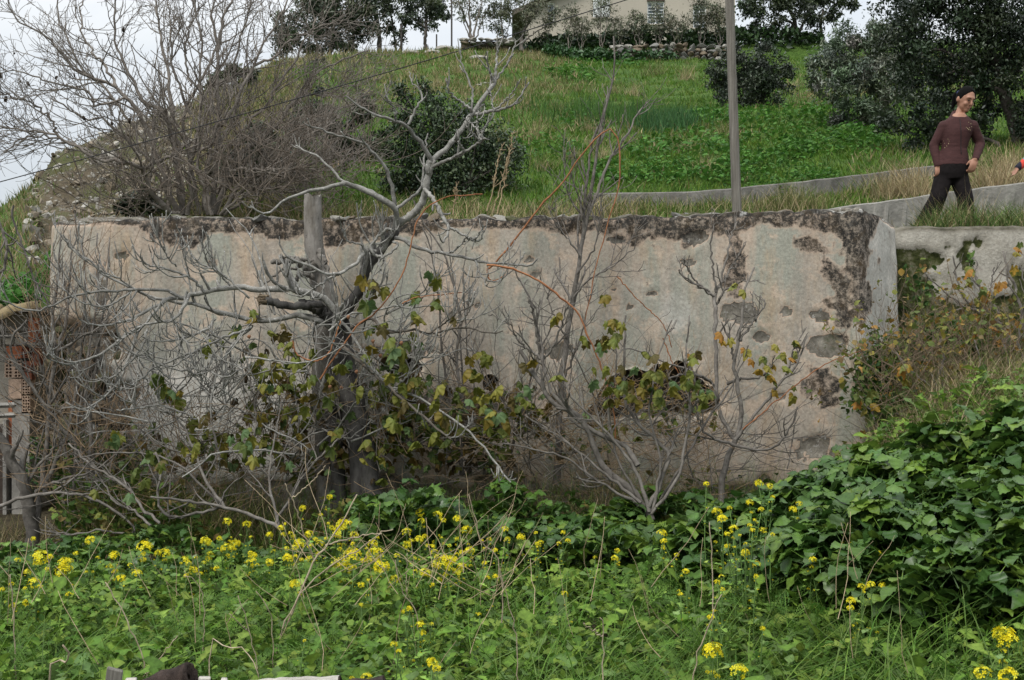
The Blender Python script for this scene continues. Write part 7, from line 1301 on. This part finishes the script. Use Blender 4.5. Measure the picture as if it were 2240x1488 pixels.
bpart('door_post', 12, 19, 918, 1180, -.05, .11, 'concrete_pale'); bpart('door', -400, 11, 930, 1180, .02, .11, 'wood_dark')
def roof_tile(px, py, L_, r0, tilt, yaw):
    th = np.linspace(-.1, np.pi + .1, 9); rows_ = []
    for s_2, rr_ in ((0, r0), (L_, r0 * .8)):
        for inner in (0, .012): rows_.append(np.stack([(rr_ - inner) * np.cos(th), np.full(9, -s_2), (rr_ - inner) * np.sin(th)], -1))
    v = np.concatenate(rows_); i = np.arange(36).reshape(4, 9); f = []
    for a0, b0, fl in ((0, 2, 0), (1, 3, 1), (0, 1, 1), (2, 3, 0)):
        for k in range(8): q = [i[a0, k], i[a0, k + 1], i[b0, k + 1], i[b0, k]]; f.append(q[::-1] if fl else q)
    R3 = rotm(np.array([yaw]), np.array([tilt]), np.array([0.]))[0]; mk('roof_tile', v @ R3.T + P(px, py, BY - .1), np.array(f), MT['tile'], bb)
MT['tile'] = flat('clay_tile', (0.23, 0.18, 0.10), .9, .15, .3, 12, .5)
roof_tile(84, 672, .26, .06, .18, -1.15); bpart('roof_slab', -420, 82, 672, 683, -.06, .85, 'cement2')
for k in range(6): roof_tile(30 - k * 34, 678, .34, .06, .25, 0.0 + U(-.05, .05))

# ---------------------------------------------------------------- wood at the bottom edge
MT['grey_plank'] = MT['wood']; MT['char'] = flat('charred_wood', (0.05, 0.036, 0.03), .9, .15, .6, 26, .9, stretch=(1, 1, .4)); MT['birch'] = flat('peeling_bark', (0.46, 0.43, 0.38), .85, .2, .35, 16, .8, stretch=(.4, 2, 2))
FY = 3.62
def stake(px, py, wpx, tilt, label, mat='grey_plank'):
    tp = P(px, py, FY); w_ = wpx / F * FY; g = float(ground_z(tp[0], FY)) - .1; h_ = tp[2] - g; v, f = box(-w_ / 2, w_ / 2, -.012, .012, -h_, 0); v[:, 2] += v[:, 0] * tilt * (v[:, 2] > -.01)
    bm = bmesh.new(); vs = [bm.verts.new(q) for q in v]; [bm.faces.new([vs[k] for k in q]) for q in f]; bmesh.ops.recalc_face_normals(bm, faces=bm.faces); bmesh.ops.bevel(bm, geom=bm.edges[:], offset=.003, segments=1, affect='EDGES'); me = bpy.data.meshes.new('stake'); bm.to_mesh(me); bm.free(); me.materials.append(MT[mat]); o = link('wooden_stake', me, None, M4(rotm(np.array([.2]), np.array([0.]), np.array([.12]))[0], tp)); tag(o, label, 'stake')
stake(252, 1463, 34, -.18, 'grey sawn wooden stake end at the bottom edge left'); stake(287, 1484, 24, .1, 'low pale stake top just right of the grey stake', 'birch'); stake(448, 1481, 26, .05, 'pale stake top right of the charred log', 'birch'); stake(491, 1484, 14, .0, 'narrow pale stake top left of the white log', 'birch')
def log(name, p0, p1, r, mat, endmat, label):
    o = root(name, p1, label, 'log'); a = Acc(); w = smooth_path([p0, (np.array(p0) + p1) / 2 + [0, 0, .01], p1], 26); v, f = tubes(w[None], np.full((1, 26), r) * (1 + .05 * vg.normal(size=(1, 26))), 20)
    an = np.tile(np.arange(20), 26); v = v + ((fbm(an * .8, np.repeat(np.arange(26), 20) * .5, 4) - .5) * r * .35)[:, None] * np.array([.3, .3, 1]) + vg.normal(size=v.shape) * r * .03; a.add(v, f); a.build('bark', MT[mat], o)
    e = v[-20:]; c = e.mean(0); d = (w[-1] - w[-2]); d /= np.linalg.norm(d); a = Acc(); rings = [e, c + (e - c) * .8 + d * .006, c + (e - c) * .4 - d * r * .25, np.repeat((c - d * r * .1)[None], 20, 0)]
    vv = np.concatenate(rings); i = np.arange(80).reshape(4, 20); j = (np.arange(20) + 1) % 20; a.add(vv, np.stack([i[:-1], i[1:], i[1:, j], i[:-1, j]], -1).reshape(-1, 4)); a.build('cut_end', MT[endmat], o)
pe = P(418, 1478, FY); log('charred_log', pe - np.array([.40, -.05, .17]) * 2.4, pe, .042, 'char', 'char', 'charred reddish black log end leaning at the bottom edge left')
pe = P(742, 1492, FY + .1); log('bark_log', pe + np.array([-.50, .02, -.05]), pe, .020, 'birch', 'char', 'white peeling log lying along the bottom edge left of centre')
pe = P(700, 1560, FY); log('bark_log', pe + np.array([-.9, -.05, -.16]), pe + [.2, 0, .04], .07, 'char', 'char', 'dark log lying under the white peeling log')

# ---------------------------------------------------------------- people
from mathutils.bvhtree import BVHTree
MT['skin'] = flat('skin', (0.34, 0.175, 0.115), .55, .35, .06, 30); MT['hair'] = flat('black_hair', (0.0045, 0.004, 0.0036), .85, .08, .4, 60, .15, stretch=(3, 3, .5)); MT['maroon'] = flat('maroon_knit', (0.052, 0.023, 0.022), .9, .2, .2, 14, .45, stretch=(1, 1, 2.6), bscale=11); MT['trouser'] = flat('dark_trousers', (0.012, 0.010, 0.010), .95, .08, .3, 20, .3)
MT['eye_dark'] = flat('eye', (0.012, 0.009, 0.007), .3, .5, .1); MT['lip'] = flat('lips', (0.27, 0.125, 0.09), .5, .3, .1); MT['shoe'] = flat('shoe', (0.04, 0.03, 0.028), .6, .3, .2); MT['gold'] = flat('gold_print', (0.36, 0.29, 0.15), .4, .6, .2); MT['tie'] = flat('blue_band', (0.02, 0.03, 0.12), .6, .3, .1); MT['zip'] = flat('zip', (.02, .012, .013), .6, .3, .1)
def solid(acc, rings):                # closed loft through rings (K, n, 3)
    rings = np.asarray(rings); K, n_, _ = rings.shape; v = np.concatenate([rings.reshape(-1, 3), rings[0].mean(0)[None], rings[-1].mean(0)[None]]); i = np.arange(K * n_).reshape(K, n_); j = (np.arange(n_) + 1) % n_
    f = tri(np.stack([i[:-1], i[:-1, j], i[1:, j], i[1:]], -1).reshape(-1, 4)); c0, c1 = K * n_, K * n_ + 1
    acc.add(v, np.concatenate([f, np.stack([np.full(n_, c0), i[0, j], i[0]], -1), np.stack([np.full(n_, c1), i[-1], i[-1, j]], -1)]))
def ball(acc, c, r, R3=None):
    bm = bmesh.new(); bmesh.ops.create_uvsphere(bm, u_segments=16, v_segments=10, radius=1); v = np.array([q.co[:] for q in bm.verts]); bmesh.ops.triangulate(bm, faces=bm.faces[:]); f = np.array([[q.index for q in p.verts] for p in bm.faces]); bm.free()
    v = v * np.array(r); v = v if R3 is None else v @ np.asarray(R3).T; acc.add(v + np.array(c), f)
def tubec(acc, pts, radii, k=14, n_=12):
    w = smooth_path(pts, k); rr_ = np.interp(np.linspace(0, 1, k), np.linspace(0, 1, len(radii)), radii); v, f = tubes(w[None], rr_[None], n_); solid(acc, v.reshape(k, n_, 3)[:, ::-1]); ball(acc, pts[0], [radii[0]] * 3); ball(acc, pts[-1], [radii[-1]] * 3)
def fuse(acc, name, mat, parent, voxel=.007, smooth=6, off=0.0):
    """one continuous skin over the overlapping pieces"""
    v, f, _ = acc.arrays(); me = newmesh(name + '_raw', v, f); o = bpy.data.objects.new(name + '_raw', me); COL.objects.link(o); r = o.modifiers.new('r', 'REMESH'); r.mode = 'VOXEL'; r.voxel_size = voxel; s = o.modifiers.new('s', 'SMOOTH'); s.iterations = smooth; s.factor = .5
    bpy.context.view_layer.update(); d = bpy.context.evaluated_depsgraph_get(); m2 = bpy.data.meshes.new_from_object(o.evaluated_get(d)); bpy.data.objects.remove(o); vv = np.zeros(len(m2.vertices) * 3); m2.vertices.foreach_get('co', vv); vv = vv.reshape(-1, 3) - np.array(rloc(parent)); m2.vertices.foreach_set('co', vv.ravel()); m2.polygons.foreach_set('use_smooth', np.ones(len(m2.polygons), bool)); m2.name = name; m2.materials.clear(); m2.materials.append(MT[mat] if isinstance(mat, str) else mat); m2.update(); return link(name, m2, parent)
def person(o, J):
    """J: joints in world metres, radii in metres"""
    body, top_, leg_ = Acc(), Acc(), Acc(); h = J['head']; Rh = rotm(np.array([J['yaw']]), np.array([J['pitch']]), np.array([J.get('roll', 0.)]))[0]; hs = J['hs']
    def H(*p): return h + Rh @ (np.array(p) * hs)
    ball(body, H(0, .005, .01), np.array([.070, .088, .098]) * hs, Rh); ball(body, H(0, -.024, -.043), np.array([.055, .061, .062]) * hs, Rh); ball(body, H(0, -.060, -.084), np.array([.027, .024, .020]) * hs, Rh)
    tubec(body, [H(0, -.084, .012), H(0, -.096, -.012), H(0, -.099, -.026)], np.array([.007, .010, .012]) * hs, 6, 8); ball(body, H(0, -.070, .024), np.array([.046, .018, .022]) * hs, Rh)
    for s in (-1, 1): ball(body, H(.030 * s, -.060, -.030), np.array([.023, .022, .024]) * hs, Rh); ball(body, H(.071 * s, .008, -.012), np.array([.010, .020, .030]) * hs, Rh)
    ball(body, H(0, -.068, -.056), np.array([.030, .018, .024]) * hs, Rh)
    tubec(body, [J['neck'] + [0, 0.01, -.03], J['neck'], H(0, .015, -.06)], [J['nr'] * 1.15, J['nr'], J['nr']])
    def ringset(sec, infl, tilt=0.0):
        out = []; th_ = np.linspace(0, 2 * np.pi, 28, endpoint=False)
        for qi, (c, hw, hd) in enumerate(sec):
            e = 2.1; x_ = np.sign(np.cos(th_)) * np.abs(np.cos(th_)) ** (2 / e) * (hw + infl); y_ = np.sign(np.sin(th_)) * np.abs(np.sin(th_)) ** (2 / e) * (hd + infl); z_ = (y_ / (hd + infl)) * tilt if qi == len(sec) - 1 else 0 * x_; out.append(np.stack([c[0] + x_, c[1] + y_, c[2] + z_], -1))
        return out
    solid(body, ringset(J['torso'], 0)); solid(top_, ringset(J['torso'][J['hem']:], .010, .05)); solid(leg_, ringset(J['torso'][:J['hem'] + 2], .008))
    for a_ in J['arms']:
        sh, el, wr, r1, r2, r3 = a_['sh'], a_['el'], a_['wr'], *a_['r']; tubec(body, [sh, el], [r1, r2]); tubec(body, [el, wr], [r2, r3]); tubec(top_, [sh, sh * .5 + el * .5, el], [r1 + .012, r1 * .5 + r2 * .5 + .010, r2 + .010]); tubec(top_, [el, wr - (wr - el) * .04], [r2 + .010, r3 + .007])
        # hand: palm and five fingers
        d = a_['hd'] / np.linalg.norm(a_['hd']); sd_ = a_['side'] - (a_['side'] @ d) * d; sd_ /= np.linalg.norm(sd_); nm = np.cross(d, sd_) * a_.get('flip', 1); g = a_['g']; R3 = np.stack([sd_, d, nm], -1); ball(body, wr + d * .042 * g, np.array([.036, .046, .018]) * g, R3)
        for q, (off_, ln, rd) in enumerate(((-.027, .060, .0082), (-.009, .070, .0088), (.010, .066, .0085), (.027, .052, .0075))):
            b0 = wr + d * .078 * g + sd_ * off_ * g; cu = a_['curl'] * (1 + .12 * q); p1 = b0 + (d * np.cos(cu * .5) + nm * np.sin(cu * .5) + sd_ * off_ * 3) * ln * .45 * g; p2 = p1 + (d * np.cos(cu) + nm * np.sin(cu)) * ln * .32 * g; p3 = p2 + (d * np.cos(cu * 1.5) + nm * np.sin(cu * 1.5)) * ln * .26 * g; tubec(body, [b0 - d * .02 * g, b0, p1, p2, p3], np.array([rd * 1.1, rd * 1.1, rd, rd * .95, rd * .8]) * g, 10, 8)
        tb = wr + d * .022 * g - sd_ * .026 * g; tubec(body, [tb, tb - sd_ * .022 * g + d * .022 * g + nm * .01 * g, tb - sd_ * .026 * g + d * .050 * g + nm * .018 * g], np.array([.012, .010, .0085]) * g, 8, 8)
    for l_ in J['legs']:
        tubec(body, [l_['hip'], l_['knee'], l_['ank']], [.062, .045, .034]); w = smooth_path([l_['hip'], l_['knee'], l_['ank']], 16); tubec(leg_, [l_['hip'], l_['knee']], [l_['r'][0], l_['r'][1]], 14, 18); tubec(leg_, [l_['knee'], l_['ank']], [l_['r'][1], l_['r'][2]], 14, 18)
        a = Acc(); ft = l_['ank'] + [0, 0, -.045]; ball(a, ft + l_['foot'] * .07, [.042, .105, .038], rotm(np.array([math.atan2(-l_['foot'][0], l_['foot'][1])]), np.array([0.]), np.array([0.]))[0]); a.build('shoe', MT['shoe'], o); tubec(body, [l_['ank'], ft + l_['foot'] * .06], [.034, .028])
    fuse(body, 'body', 'skin', o, J.get('vox', .007), 5); tp_o = fuse(top_, 'sweater', J['top_mat'], o, .008, 8); fuse(leg_, 'trousers', J['leg_mat'], o, .009, 6)
    hr = Acc(); hb = Acc(); ball(hb, (0, .006, .012), (.0765, .0945, .106)); q, hf, _ = hb.arrays()      # hair drawn back: a shell ending along forehead, ear and nape
    cut = q[:, 1] + q[:, 2] * .72 + .42 * np.abs(q[:, 0]) - .006; q = q - np.where(cut < 0, cut / 1.52, 0)[:, None] * np.array([0, 1., .72]); hr.add(h + (q * hs) @ Rh.T, hf)
    for s in (-1, 1): ball(hr, H(.050 * s, .022, .020), np.array([.026, .042, .046]) * hs, Rh)
    ball(hr, H(0, .075, .020), np.array([.034, .030, .034]) * hs, Rh)
    if J.get('tail'):
        tubec(hr, [H(0, .105, .03), H(0, .135, .005), H(.01, .140, -.06), H(.0, .125, -.12)], np.array([.022, .030, .026, .008]) * hs)
    fuse(hr, 'hair', 'hair', o, .006, 3)
    if J.get('tail'): a = Acc(); ball(a, H(0, .106, .030), np.array([.026, .014, .026]) * hs, Rh); a.build('hair_band', MT['tie'], o)
    for s in (-1, 1):
        a = Acc(); ball(a, H(.030 * s, -.0815, .004), np.array([.011, .006, .0045]) * hs, Rh); a.build('eye', MT['eye_dark'], o); a = Acc(); tubec(a, [H(.014 * s, -.091, .022), H(.030 * s, -.089, .027), H(.046 * s, -.077, .023)], np.array([.002, .0028, .0015]) * hs, 8, 6); a.build('eyebrow', MT['hair'], o)
    a = Acc(); ball(a, H(0, -.0875, -.056), np.array([.009, .003, .0022]) * hs, Rh); ball(a, H(0, -.086, -.0625), np.array([.008, .004, .003]) * hs, Rh); a.build('mouth', MT['lip'], o)
    return tp_o
GYd = 11.4
def G(px, py, d=0.0): return P(px, py, GYd) + np.array([0, d, 0])
kg = GYd / F
girl = root('person', (G(2085, 500)[0], GYd, float(ground_z(G(2085, 500)[0], GYd))), 'girl in a maroon sweater and dark flared trousers looking down beside the path', 'person')
gz = float(ground_z(G(2085, 500)[0], GYd)); gf_py = 744 - (gz + .07 - CZ) / kg
secs = [(2080, 394, 30, 23), (2081, 380, 34, 26), (2083, 364, 35, 26), (2085, 344, 30, 23), (2087, 326, 25, 20), (2090, 308, 27, 21), (2093, 290, 30, 23), (2095, 276, 31, 20), (2096, 266, 29, 17), (2097, 257, 19, 14), (2098, 249, 13, 12)]
Jg = dict(head=G(2110, 218, -.02), yaw=.34, pitch=.42, roll=.10, hs=1.05, neck=G(2099, 248, .01), nr=.035, tail=True, hem=2, top_mat='maroon', leg_mat='trouser',
          torso=[(G(a_, b_), c_ * kg, d_ * kg) for a_, b_, c_, d_ in secs],
          arms=[dict(sh=G(2065, 277, .0), el=G(2045, 318, .03), wr=G(2048, 364, -.04), r=(.045, .036, .028), hd=np.array([.05, -.12, -1.]), side=np.array([-1., -.1, 0.]), curl=1.35, g=1.0, flip=1), dict(sh=G(2127, 276, .0), el=G(2148, 314, .04), wr=G(2124, 352, -.11), r=(.045, .036, .028), hd=np.array([-.35, -.1, -.95]), side=np.array([.95, 0., -.35]), curl=.7, g=1.0, flip=-1)],
          legs=[dict(hip=G(2064, 388), knee=G(2046, 436, -.06), ank=np.array([*G(2024, 0, .05)[:2], gz + .07]), r=(.088, .076, .100), foot=np.array([-.25, -1., 0.])), dict(hip=G(2097, 388), knee=G(2107, 436, -.06), ank=np.array([*G(2111, 0, .0)[:2], gz + .07]), r=(.088, .072, .092), foot=np.array([.15, -1., 0.]))])
sw = person(girl, Jg)
def bvh_of(ob):
    me = ob.data; off = np.array(rloc(ob)); vs = np.zeros(len(me.vertices) * 3); me.vertices.foreach_get('co', vs); vs = vs.reshape(-1, 3) + off; return BVHTree.FromPolygons(vs.tolist(), [list(p.vertices) for p in me.polygons])
bv = bvh_of(sw)
def on_front(px, py, e=.003):
    q = G(px, py); h_ = bv.ray_cast(Vector((q[0], q[1] - 1.0, q[2])), Vector((0, 1, 0))); return (np.array(h_[0]) + np.array(h_[1]) * e) if h_[0] is not None else q
zp_ = [on_front(2093 + .5 * math.sin(q), q) for q in np.linspace(263, 341, 14)]; a = Acc(); add_tubes(a, (np.stack(zp_)[None], np.full((1, 14), .0035)), 5); a.build('zip', MT['zip'], girl)
for lab, spots in (('chest', [(2112, 271), (2117, 274), (2119, 280), (2113, 283), (2108, 285), (2105, 283), (2115, 288), (2111, 287)]), ('hip', [(2068, 307), (2070, 312), (2069, 317), (2063, 315), (2058, 314), (2066, 322), (2063, 325), (2059, 318), (2062, 310)])):
    a = Acc()
    for q in spots: c = on_front(*q, .002); s0 = .0042 * U(.5, 1.3); a.add([c + [-s0, 0, 0], c + [0, -.001, -s0 * 1.3], c + [s0, 0, 0], c + [0, -.001, s0 * 1.3]], [[0, 1, 2, 3]])
    a.build('gold_print', MT['gold'], girl, smooth=False)
# the second child, only an arm of whom reaches into the photograph
GYd = 11.9; kg = GYd / F; cz_ = float(ground_z(G(2330, 500)[0], GYd)); child = root('person', (G(2330, 500)[0], GYd, cz_), 'child at the right edge reaching down with a white, teal and red sleeve', 'person')
m, t, b, o = principled('striped_sleeve', .85, .2); c = N(t, 'ShaderNodeTexCoord'); sp_ = N(t, 'ShaderNodeSeparateXYZ'); L(t, c.outputs['Object'], sp_.inputs[0])
x_w = (G(2222, 0)[0] - G(2330, 0)[0]); rp = ramp(t, math_(t, 'ADD', math_(t, 'MULTIPLY', math_(t, 'ADD', sp_.outputs[0], -x_w), 1.6), .5), [(0, (.02, .02, .03)), (.465, (.02, .02, .03)), (.475, (.55, .06, .04)), (.515, (.55, .06, .04)), (.525, (.02, .22, .30)), (.575, (.03, .28, .36)), (.59, (.72, .72, .74)), (1, (.72, .72, .74))])
for e_ in (rp.node,): e_.color_ramp.interpolation = 'LINEAR'
L(t, mixc(t, 1.0, rp, ramp(t, noise(t, 50, 3), [(.3, .8), (.7, 1.1)]), 'MULTIPLY'), b.inputs['Base Color']); bump(t, b, noise(t, 40, 4), .3, .006); MT['stripes'] = m
secs = [(2332, 402, 29, 22), (2332, 388, 33, 24), (2332, 374, 32, 24), (2330, 358, 31, 23), (2328, 340, 30, 22), (2326, 322, 31, 22), (2324, 308, 31, 20), (2323, 297, 24, 15), (2322, 291, 15, 12)]
Jc = dict(head=G(2312, 250, -.05), yaw=-.8, pitch=.45, hs=.95, vox=.009, neck=G(2320, 286, .0), nr=.038, hem=2, top_mat='stripes', leg_mat='trouser', torso=[(G(a_, b_), c_ * kg, d_ * kg) for a_, b_, c_, d_ in secs],
          arms=[dict(sh=G(2298, 305, -.03), el=G(2252, 343, -.10), wr=G(2211, 373, -.16), r=(.048, .040, .028), hd=np.array([-.5, -.15, -.9]), side=np.array([.2, -1., 0.]), curl=.5, g=.8), dict(sh=G(2350, 305), el=G(2366, 350, .02), wr=G(2362, 392, -.06), r=(.048, .038, .027), hd=np.array([0, -.1, -1.]), side=np.array([.2, 1., 0.]), curl=.7, g=.8)],
          legs=[dict(hip=G(2318, 398), knee=G(2314, 448, -.05), ank=np.array([*G(2312, 0, .02)[:2], cz_ + .07]), r=(.078, .062, .06), foot=np.array([-.3, -1., 0.])), dict(hip=G(2346, 398), knee=G(2350, 448, -.05), ank=np.array([*G(2352, 0, .0)[:2], cz_ + .07]), r=(.078, .062, .06), foot=np.array([.1, -1., 0.]))])
person(child, Jc)
